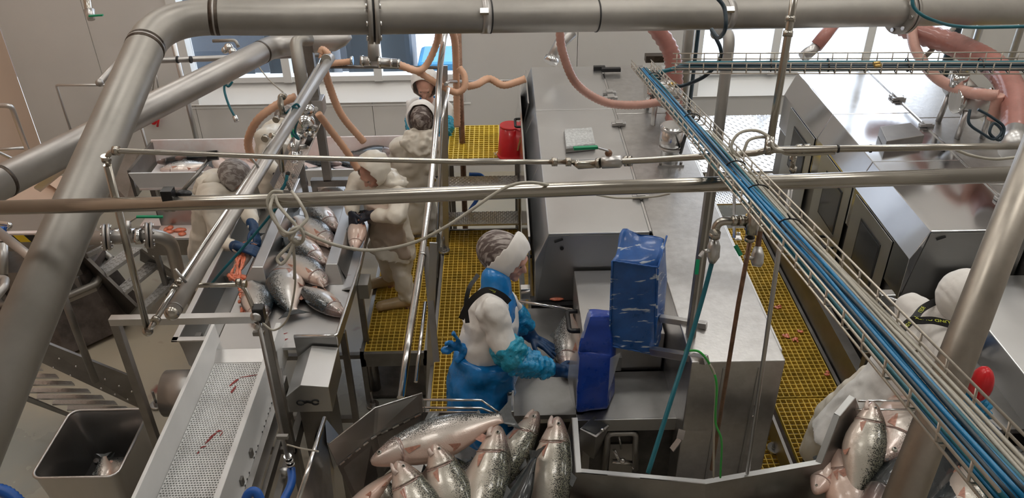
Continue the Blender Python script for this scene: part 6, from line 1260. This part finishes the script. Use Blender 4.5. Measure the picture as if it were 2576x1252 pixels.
def person(label, loc, j, lat, coat='coat_white', glove='glove_blue', boots='boot', pants=None, vox=.013, headscale=1., width=1., skirt=None, sleeves=None, folds=.022, hand=None, coatlen=None, collar=True):
    t = thing('person', label, 'person', tuple(loc)); J = {k: V(v) for k, v in j.items()}; lat = V(lat).normalized(); g = MB()
    f, sd, u = head_mb(g, J['head'], j['face'], j['up'], headscale)
    cap(g, J['head']-u*.06, J['neck'], .052, .058)
    spine = [J['pelvis'], J['pelvis'].lerp(J['chest'], .5), J['chest'], J['neck']-V((0,0,.03))]
    etube(g, spine, lat, [.15*width, .135*width, .155*width, .06], [.11, .10, .11, .06])
    for k in 'lr':
        cap(g, J['sh'+k], J['el'+k], .047, .038); cap(g, J['el'+k], J['ha'+k], .034, .018); cap(g, J['chest'].lerp(J['neck'], .5), J['sh'+k], .06, .05)
        cap(g, J['hip'+k], J['kn'+k], .078, .055); cap(g, J['kn'+k], J['ft'+k], .052, .038)
    hands = {}
    for k, s in (('l', 1), ('r', -1)):
        h = hand and hand.get(k)
        if h: hand_mb(g, J['ha'+k], h[0], h[1], .0065, .93, h[2], h[3], h[4])
    b = g.build('body', 'skin', t); skinify(b, .009, 1)
    for k in (-1, 1):
        e = V(j['head'])+f*.079*headscale+sd*.030*k*headscale+u*.010*headscale; MB().ball(e, .011*headscale, 10, 8).build('eye', 'eye_silver', t); MB().ball(e+f*.008*headscale, .006*headscale, 8, 6).build('pupil', 'eye_black', t)
    # coat
    g = MB(); top = J['neck']-V((0,0,.02)); up_ch = J['chest'].lerp(J['neck'], .55)
    etube(g, [J['pelvis'], J['pelvis'].lerp(J['chest'], .45), J['chest'], up_ch, top], lat, [.195*width, .185*width, .20*width, .165*width, .07], [.155, .145, .15, .125, .07])
    if coatlen is not None: etube(g, [coatlen, J['pelvis'].lerp(V(coatlen), .5), J['pelvis']+V((0,0,.02))], lat, [.22*width, .21*width, .19*width], [.19, .17, .15])
    for k in 'lr':
        e1 = J['el'+k]; h1 = J['ha'+k]; cap(g, up_ch.lerp(J['sh'+k], .35), J['sh'+k], .10, .085); cap(g, J['sh'+k], e1, .080, .066)
        cu = e1.lerp(h1, .80 if not sleeves else sleeves[k]); cap(g, e1, cu, .064, .048)
    c = g.build('coat', coat, t); skinify(c, vox, 2, folds, .10)
    # trousers and boots
    g = MB()
    for k in 'lr': cap(g, J['hip'+k], J['kn'+k], .105, .085); cap(g, J['kn'+k], J['ft'+k]+V((0,0,.10)), .085, .078)
    skinify(g.build('trousers', pants or coat, t), vox, 2, folds, .09)
    for k in 'lr':
        ft = J['ft'+k]; toe = V(j['toe'+k]) if 'toe'+k in j else ft+f*0+V((f.x, f.y, 0)).normalized()*.17; d = (toe-ft); d.z = 0; g = MB()
        cap(g, ft+V((0,0,.05)), ft+V((0,0,.16)), .055, .052); cap(g, ft+V((0,0,.05)), ft+d+V((0,0,.042)), .052, .042); g.box(ft.x-.02, ft.x+.02, ft.y-.02, ft.y+.02, ft.z, ft.z+.05)
        o = g.build('boot', boots, t); skinify(o, .010, 2)
    for k in 'lr':
        h = hand and hand.get(k)
        if h:
            g = MB(); hand_mb(g, J['ha'+k], h[0], h[1], .0115, 1.0, h[2], h[3], h[4]); cap(g, J['ha'+k].lerp(J['el'+k], .04), J['ha'+k].lerp(J['el'+k], .30), .038, .046)
            skinify(g.build('glove', glove, t), .0055 if vox < .012 else .0065, 1)
    return t, J, f, sd, u
def sleeve(t, a, b, ra, rb, m, name='sleeve_cover', n=14, amp=.012):
    a, b = V(a), V(b); pts = [a.lerp(b, i/n) for i in range(n+1)]; rs = [(ra+(rb-ra)*i/n)*(1+.10*math.sin(math.pi*i/n))+amp*(.5 if i % 2 else -.5)*(0 if i in (0, n) else 1) for i in range(n+1)]
    rs[0] *= .9; rs[-1] *= .8; return skinify(MB().tube(pts, rs, 22).build(name, m, t), .008, 1, .022, .05)
def strap(t, pts, w, nrm, m='black_rubber', th=.004, name='strap'):
    """flat band along a path; nrm is the outward direction"""
    p = smooth_path(pts, 6); g = MB(); n_ = V(nrm).normalized(); A = []
    for i in range(len(p)):
        d = (p[min(i+1, len(p)-1)]-p[max(i-1, 0)]).normalized(); s = d.cross(n_).normalized(); o = n_*th
        A += [p[i]-s*w/2, p[i]+s*w/2, p[i]+s*w/2+o, p[i]-s*w/2+o]
    g.add(A, [(4*i+k, 4*i+(k+1) % 4, 4*i+4+(k+1) % 4, 4*i+4+k) for i in range(len(p)-1) for k in range(4)]+[(3,2,1,0), tuple(4*(len(p)-1)+k for k in range(4))]); return g.build(name, m, t)
def lettering(txt, at, right, up, size, parent, m='text_yellow', name='lettering'):
    cu = bpy.data.curves.new(name, 'FONT'); cu.body = txt; cu.size = size; cu.align_x = 'CENTER'; cu.align_y = 'CENTER'; cu.extrude = .0004; cu.materials.append(MATS[m])
    o = bpy.data.objects.new(name, cu); COL.objects.link(o); bpy.context.view_layer.update(); r = V(right).normalized(); n = r.cross(V(up)).normalized(); u = n.cross(r)
    me = bpy.data.meshes.new_from_object(o); bpy.data.objects.remove(o); o = bpy.data.objects.new(name, me); COL.objects.link(o)
    mt_ = Matrix((r, u, n)).transposed().to_4x4(); mt_.translation = V(at)-ORG[parent.name]; o.parent = parent; o.matrix_local = mt_; ORG[o.name] = V(at); return o
tocam = lambda p: (CAMP-V(p)).normalized()
# --- worker in the blue apron, facing right at the middle machine
jA = dict(head=P(1275, 648, 2.20), face=(.88, -.34, -.36), up=(.25, -.05, 1), neck=P(1245, 728, 2.06), chest=PY(1232, 800, 3.50), pelvis=PY(1212, 965, 3.44),
          shr=PY(1235, 790, 3.33), elr=PY(1288, 905, 3.24), har=PY(1405, 932, 3.30), shl=PY(1262, 765, 3.66), ell=PY(1305, 812, 3.70), hal=PY(1338, 848, 3.66),
          hipl=V((-.13, 3.53, 1.42)), hipr=V((-.13, 3.35, 1.42)), knl=V((-.13, 3.54, 1.02)), knr=V((-.10, 3.33, 1.02)), ftl=V((-.18, 3.55, .60)), ftr=V((-.12, 3.33, .60)))
tA_, J, f, sd, u = person('worker in white coat, blue apron and long gloves at the middle machine', (-.14, 3.44, .6), jA, (0, 1, 0), 'coat_white', 'glove_blue', 'black_rubber', 'coat_white', .010, 1.02, .92, folds=.020,
    sleeves={'l': .2, 'r': .02}, hand={'l': ((.75, -.35, -.30), (.1, .1, 1), .10, .16, 1), 'r': ((1, .0, -.12), (.1, -.3, 1), .35, .05, -1)})
hc_ = J['head']
shellball(hc_+u*.018-f*.01, .137, f, u, -.30, .66, 'hood', 'coat_white', tA_, .005, (.92, .90, 1.06), .025, slant=-.35)
shellball(hc_+u*.012-f*.042, .120, f, u, -1.1, .25, 'hairnet', 'hairnet', tA_, .003, (1.12, .86, 1.0), .012)
skinify(cap(MB(), J['neck']+V((.01,0,.0)), J['neck']+V((0,0,.055)), .085, .078).build('apron_collar', 'apron_blue', tA_), .008, 1, .01)
g = MB(); a = PY(1210, 880, 3.44)
etube(g, [V((-.12, 3.44, .85)), V((-.12, 3.44, 1.10)), J['pelvis']+V((.01,0,0)), J['pelvis'].lerp(J['chest'], .42)+V((.012,0,0)), J['pelvis'].lerp(J['chest'], .50)+V((.012,0,0))], (0,1,0), [.25, .24, .225, .208, .198], [.22, .21, .195, .178, .168])
skinify(g.build('apron', 'apron_blue', tA_), .010, 2, .035, .13)
g = MB(); front = [J['chest']+V((.155, .03, -.16)), J['chest']+V((.162, .03, -.02)), J['chest']+V((.145, .02, .10)), J['neck']+V((.085, .0, .0)), J['neck']+V((.03, -.06, .02))]
ws = [.30, .27, .20, .11, .07]; A = []
for i, p in enumerate(front):
    for k in range(9): s = (k/8-.5); A.append(p+V((-.30*s*s*ws[i]*2-.02*abs(s), s*ws[i]*1.1, 0))+V((.004*math.sin(k*2.1+i*3), 0, 0)))
g.add(A, [(i*9+k, i*9+k+1, i*9+9+k+1, i*9+9+k) for i in range(4) for k in range(8)], True); o = g.build('apron_bib', 'apron_blue', tA_); s_ = o.modifiers.new('t', 'SOLIDIFY'); s_.thickness = .004; s_ = o.modifiers.new('s', 'SUBSURF'); s_.levels = 2; s_.render_levels = 2
# apron bow at the back
g = MB(); k0 = PY(1170, 880, 3.38)
for (x, y, w_) in ((1128, 862, .022), (1140, 838, .020), (1152, 905, .016), (1122, 880, .018)): cap(g, k0, PY(x, y, 3.36), .012, w_)
g.ball(k0, .022); skinify(g.build('apron_bow', 'apron_blue', tA_), .006, 1, .02, .04)
sleeve(tA_, J['shr'].lerp(J['elr'], .62), J['elr'].lerp(J['har'], .10), .085, .078, 'sleeve_teal'); sleeve(tA_, J['elr']+V((-.01,0,0)), J['elr'].lerp(J['har'], .86), .080, .058, 'sleeve_blue')
sleeve(tA_, J['shl'].lerp(J['ell'], .5), J['ell'].lerp(J['hal'], .55), .074, .055, 'sleeve_blue')
# crossed straps on the back, seen from the side
def onback(px, py, Y, off=.0): return PY(px, py, Y)
stA = strap(tA_, [onback(1160, 802, 3.27), onback(1176, 768, 3.25), onback(1200, 742, 3.24), onback(1228, 729, 3.25), onback(1262, 742, 3.28), onback(1282, 760, 3.30)], .030, tocam(P(1220, 740, 2.05)))
stB = strap(tA_, [onback(1176, 812, 3.28), onback(1172, 770, 3.28), onback(1180, 725, 3.32), onback(1203, 690, 3.40)], .022, tocam(P(1180, 740, 2.05)))
for i, (tx, x, y, x2, y2, Y) in enumerate((('EDE', 1238, 730, 1250, 734, 3.262), ('LJE', 1192, 745, 1204, 738, 3.255))):
    a, b2 = PY(x, y, Y), PY(x2, y2, Y); lettering(tx, a-V((0, .010, -.004)), (b2-a) if i else (a-b2), (0, .3, -1) if not i else (0, .3, 1), .022, stA)
lettering('NO OLJEKL', PY(1180, 720, 3.345), PY(1190, 700, 3.36)-PY(1174, 745, 3.33), (-1, 0, .2), .018, stB)
# --- bending man at the left trough, grey hairnet
jB = dict(head=P(592, 447, 1.60), face=(.60, -.35, -.72), up=(.55, -.2, .8), neck=P(548, 462, 1.56), chest=PY(535, 520, 5.55), pelvis=V((-2.36, 5.6, 1.02)),
          shr=PY(528, 520, 5.36), elr=PY(558, 612, 5.25), har=PY(606, 622, 5.12), shl=PY(578, 480, 5.72), ell=PY(620, 520, 5.55), hal=PY(640, 578, 5.30),
          hipl=V((-2.36, 5.7, .98)), hipr=V((-2.36, 5.5, .98)), knl=V((-2.34, 5.7, .5)), knr=V((-2.34, 5.48, .5)), ftl=V((-2.38, 5.72, 0)), ftr=V((-2.38, 5.48, 0)))
tB_, J, f, sd, u = person('man in cream oilskins and grey hairnet bending over the left trough', (-2.36, 5.6, 0), jB, (.1, 1, 0), 'coat_cream', 'glove_blue', 'boot', 'apron_cream', .014, 1.05, 1.0, folds=.019, coatlen=(-2.34, 5.55, .72),
    hand={'l': ((.3, -.7, -.5), (.7, .3, .6), .45, .05, 1), 'r': ((.9, -.1, -.2), (.1, -.4, .9), .5, .05, -1)})
shellball(J['head']+u*.015-f*.01, .128, f, u, -1.1, .62, 'hairnet', 'hairnet_grey', tB_, .003, (1.1, .98, 1.02), .03)
g = MB(); etube(g, [J['neck']+V((-.16, .03, -.06)), J['neck']+V((-.09, .02, .02)), J['neck']+V((-.0, .0, .045)), J['neck']+V((.05, -.03, .01))], (.2, 1, 0), [.09, .15, .15, .11], [.03, .05, .05, .04]); skinify(g.build('folded_hood', 'coat_cream', tB_), .012, 2, .03, .08)
# --- booted man at the right trough
jC = dict(head=P(938, 432, 1.70), face=(-.55, -.60, -.60), up=(-.35, -.35, .9), neck=P(962, 452, 1.62), chest=PY(965, 505, 5.62), pelvis=PY(992, 600, 5.62),
          shr=PY(905, 455, 5.72), elr=PY(885, 500, 5.60), har=PY(886, 535, 5.45), shl=PY(1005, 490, 5.50), ell=PY(1000, 545, 5.32), hal=PY(935, 540, 5.42),
          hipl=PY(1010, 630, 5.55), hipr=PY(975, 630, 5.75), knl=PY(1010, 690, 5.52), knr=PY(975, 660, 5.78), ftl=V((-.80, 5.50, .50)), ftr=V((-.98, 5.80, .50)), toel=V((-1.02, 5.44, .5)), toer=V((-1.16, 5.74, .5)))
tC_, J, f, sd, u = person('man in cream oilskins and pale boots standing at the right trough', (-.9, 5.6, .5), jC, (.55, -.8, 0), 'coat_cream', 'glove_black', 'boot', 'coat_cream', .014, 1.0, .95, folds=.019, coatlen=PY(985, 635, 5.60),
    hand={'l': ((-.9, 0, -.3), (0, -.3, .9), .5, .05, 1), 'r': ((.1, -.6, -.8), (-.5, -.6, .5), .5, .08, -1)})
shellball(J['head']+u*.02-f*.015, .135, f, u, -1.1, .52, 'hood', 'coat_cream', tC_, .004, (1.1, .98, 1.0), .035, slant=.18)
MB().tube(smooth_path([J['head']+f*.095+sd*s_+u*.014 for s_ in (-.062, -.03, 0, .03, .062)]), .007, 8).build('glasses', 'glass', tC_); g = MB()
etube(g, [J['neck']+V((.16, .10, -.06)), J['neck']+V((.08, .05, .0)), J['neck']+V((-.0, 0, .03))], (.55, -.8, 0), [.10, .17, .14], [.03, .05, .05]); skinify(g.build('hood_collar', 'coat_cream', tC_), .012, 2, .03, .08)
g = MB(); etube(g, [PY(985, 640, 5.50), PY(975, 590, 5.48), PY(965, 520, 5.44)], (.8, -.3, 0), [.17, .16, .14], [.04, .04, .04]); skinify(g.build('oilskin_apron', 'apron_cream', tC_), .012, 1, .02)
# --- man seen from behind
jD = dict(head=P(1062, 300, 1.62), face=(.05, .96, -.25), up=(0, .2, 1), neck=P(1056, 335, 1.50), chest=PY(1048, 385, 6.72), pelvis=PY(1040, 500, 6.75),
          shr=PY(1092, 365, 6.72), elr=PY(1100, 420, 6.85), har=PY(1095, 440, 7.05), shl=PY(1002, 368, 6.72), ell=PY(992, 425, 6.85), hal=PY(1000, 440, 7.05),
          hipl=V((-.93, 6.75, .85)), hipr=V((-.75, 6.75, .85)), knl=V((-.93, 6.74, .45)), knr=V((-.75, 6.74, .45)), ftl=V((-.93, 6.75, 0)), ftr=V((-.75, 6.75, 0)))
tD_, J, f, sd, u = person('man in cream oilskins seen from behind with hood folded down', (-.84, 6.75, 0), jD, (1, 0, 0), 'coat_cream', 'glove_black', 'boot', 'coat_cream', .015, 1.05, 1.02, folds=.019, coatlen=(-.85, 6.74, .52),
    hand={'l': ((0, 1, -.3), (0, 0, 1), .4, .05, 1), 'r': ((0, 1, -.3), (0, 0, 1), .4, .05, -1)})
shellball(J['head']+u*.015, .132, f, u, -1.1, .45, 'hairnet', 'hairnet', tD_, .003, (1.0, .85, 1.05), .02); shellball(J['head']+u*.012, .150, f, u, -.55, .70, 'snood', 'coat_white', tD_, .004, (1.0, .95, 1.08), .03)
g = MB(); etube(g, [J['neck']+V((0, -.17, -.20)), J['neck']+V((0, -.16, -.12)), J['neck']+V((0, -.11, -.02)), J['neck']+V((0, -.04, .05))], (1, 0, 0), [.03, .10, .17, .14], [.03, .05, .06, .05]); skinify(g.build('folded_hood', 'coat_cream', tD_), .012, 2, .035, .07)
# --- woman facing the camera at the back
jE = dict(head=P(1070, 213, 1.72), face=(-.05, -.85, -.50), up=(0, -.4, .9), neck=P(1076, 250, 1.56), chest=PY(1082, 285, 7.36), pelvis=V((-.70, 7.42, .95)),
          shr=PY(1042, 268, 7.36), elr=PY(1040, 320, 7.25), har=PY(1052, 345, 7.05), shl=PY(1120, 272, 7.36), ell=PY(1124, 330, 7.25), hal=PY(1110, 350, 7.05),
          hipl=V((-.60, 7.42, .92)), hipr=V((-.80, 7.42, .92)), knl=V((-.60, 7.42, .48)), knr=V((-.80, 7.42, .48)), ftl=V((-.60, 7.45, 0)), ftr=V((-.80, 7.45, 0)))
tE_, J, f, sd, u = person('woman in white coat with blue apron straps at the back window', (-.7, 7.42, 0), jE, (1, 0, 0), 'coat_white', 'sleeve_blue', 'boot', 'coat_white', .015, 1.08, .9, folds=.02, sleeves={'l': .1, 'r': .1},
    hand={'l': ((0, -1, -.2), (0, 0, 1), .4, .05, 1), 'r': ((0, -1, -.2), (0, 0, 1), .4, .05, -1)})
shellball(J['head']+u*.018-f*.01, .140, f, u, -1.1, .55, 'hood', 'coat_white', tE_, .004, (1.05, .95, 1.05), .03, slant=.1)
for s_ in (-1, 1): strap(tE_, [J['chest']+V((.09*s_, -.16, -.12)), J['chest']+V((.085*s_, -.155, .0)), J['chest']+V((.07*s_, -.11, .12)), J['chest']+V((.06*s_, -.03, .19))], .045, (0, -1, .3), 'apron_blue', .006); sleeve(tE_, J['sh'+'lr'[s_ < 0]].lerp(J['el'+'lr'[s_ < 0]], .45), J['el'+'lr'[s_ < 0]].lerp(J['ha'+'lr'[s_ < 0]], .5), .088, .07, 'sleeve_teal')
# --- man half hidden behind the perforated chute
jF = dict(head=P(728, 296, 1.62), face=(.75, -.35, -.55), up=(.4, -.1, .9), neck=P(702, 320, 1.55), chest=PY(688, 355, 6.45), pelvis=V((-2.06, 6.5, .95)),
          shr=PY(668, 345, 6.3), elr=PY(672, 405, 6.2), har=PY(705, 445, 6.1), shl=PY(712, 335, 6.62), ell=PY(740, 380, 6.55), hal=PY(752, 430, 6.3),
          hipl=V((-2.06, 6.6, .92)), hipr=V((-2.06, 6.4, .92)), knl=V((-2.06, 6.6, .48)), knr=V((-2.06, 6.4, .48)), ftl=V((-2.08, 6.62, 0)), ftr=V((-2.08, 6.38, 0)))
tF_, J, f, sd, u = person('man in cream oilskins half hidden behind the perforated chute', (-2.06, 6.5, 0), jF, (.1, 1, 0), 'coat_cream', 'glove_black', 'boot', 'apron_cream', .015, 1.0, 1.0, folds=.019, coatlen=(-2.05, 6.5, .7),
    hand={'l': ((.3, -.7, -.4), (0, 0, 1), .5, .05, 1), 'r': ((.5, -.5, -.4), (0, 0, 1), .5, .05, -1)})
shellball(J['head']+u*.018-f*.01, .125, f, u, -1.1, .5, 'hairnet', 'hairnet_grey', tF_, .003, (1.05, .95, 1.0), .03)
# --- worker at the lower right, leaning to the second machine
jG = dict(head=P(2432, 752, 2.17), face=(.93, .15, -.35), up=(.4, 0, .9), neck=P(2378, 790, 2.06), chest=P(2318, 850, 1.90), pelvis=P(2235, 985, 1.52),
          shr=P(2395, 905, 1.98), elr=P(2425, 985, 1.74), har=P(2462, 1062, 1.62), shl=P(2290, 775, 2.0), ell=P(2350, 800, 1.75), hal=P(2400, 850, 1.62),
          hipl=P(2200, 960, 1.45), hipr=P(2235, 1050, 1.45), knl=V((1.93, 3.58, 1.05)), knr=V((1.95, 3.33, 1.05)), ftl=V((1.90, 3.60, .60)), ftr=V((1.92, 3.32, .60)))
tG_, J, f, sd, u = person('worker in white coat and black suspenders leaning toward the right machine', (1.92, 3.4, .6), jG, (.1, .95, .1), 'coat_white', 'glove_blue', 'black_rubber', 'coat_cream', .012, 1.05, 1.08, folds=.016, coatlen=P(2120, 1130, 1.12), sleeves={'l': .6, 'r': .02},
    hand={'l': ((.8, .1, -.4), (0, 0, 1), .4, .05, 1), 'r': ((.7, -.5, -.3), (0, 0, 1), .4, .05, -1)})
shellball(J['head']+u*.015-f*.01, .138, f, u, -1.1, .68, 'hood', 'coat_white', tG_, .004, (1.08, .95, 1.03), .025)
skinify(cap(MB(), J['neck']-V((.03,0,.03)), J['neck']+V((.04,0,.04)), .098, .088).build('hood_neck', 'coat_white', tG_), .010, 1, .02)
sleeve(tG_, J['elr'].lerp(J['shr'], .25), J['elr'].lerp(J['har'], .9), .092, .07, 'sleeve_blue', amp=.018)
sG = P(2295, 830, 2.12)
q_ = lambda x, y, z: P(x, y, z)
s1 = strap(tG_, [q_(2268, 828, 2.075), q_(2290, 808, 2.105), q_(2318, 806, 2.13), q_(2350, 806, 2.13), q_(2392, 816, 2.10)], .036, tocam(sG)); s2 = strap(tG_, [q_(2268, 830, 2.07), q_(2300, 800, 2.115), q_(2322, 775, 2.13), q_(2365, 752, 2.12)], .034, tocam(sG))
c_ = tocam(sG)
lettering('ALESUND OLJEK', q_(2362, 806, 2.13)+c_*.012, P(2330, 804, 2.13)-P(2390, 812, 2.13), P(2350, 830, 2.13)-P(2350, 800, 2.13), .030, s1)
lettering('LEDE', q_(2318, 778, 2.13)+c_*.014, P(2325, 768, 2.12)-P(2305, 795, 2.12), P(2340, 790, 2.12)-P(2320, 775, 2.12), .026, s2)
lettering('NO IN', q_(2284, 815, 2.10)+c_*.014, P(2296, 803, 2.12)-P(2272, 826, 2.12), P(2310, 830, 2.12)-P(2290, 810, 2.12), .024, s1)
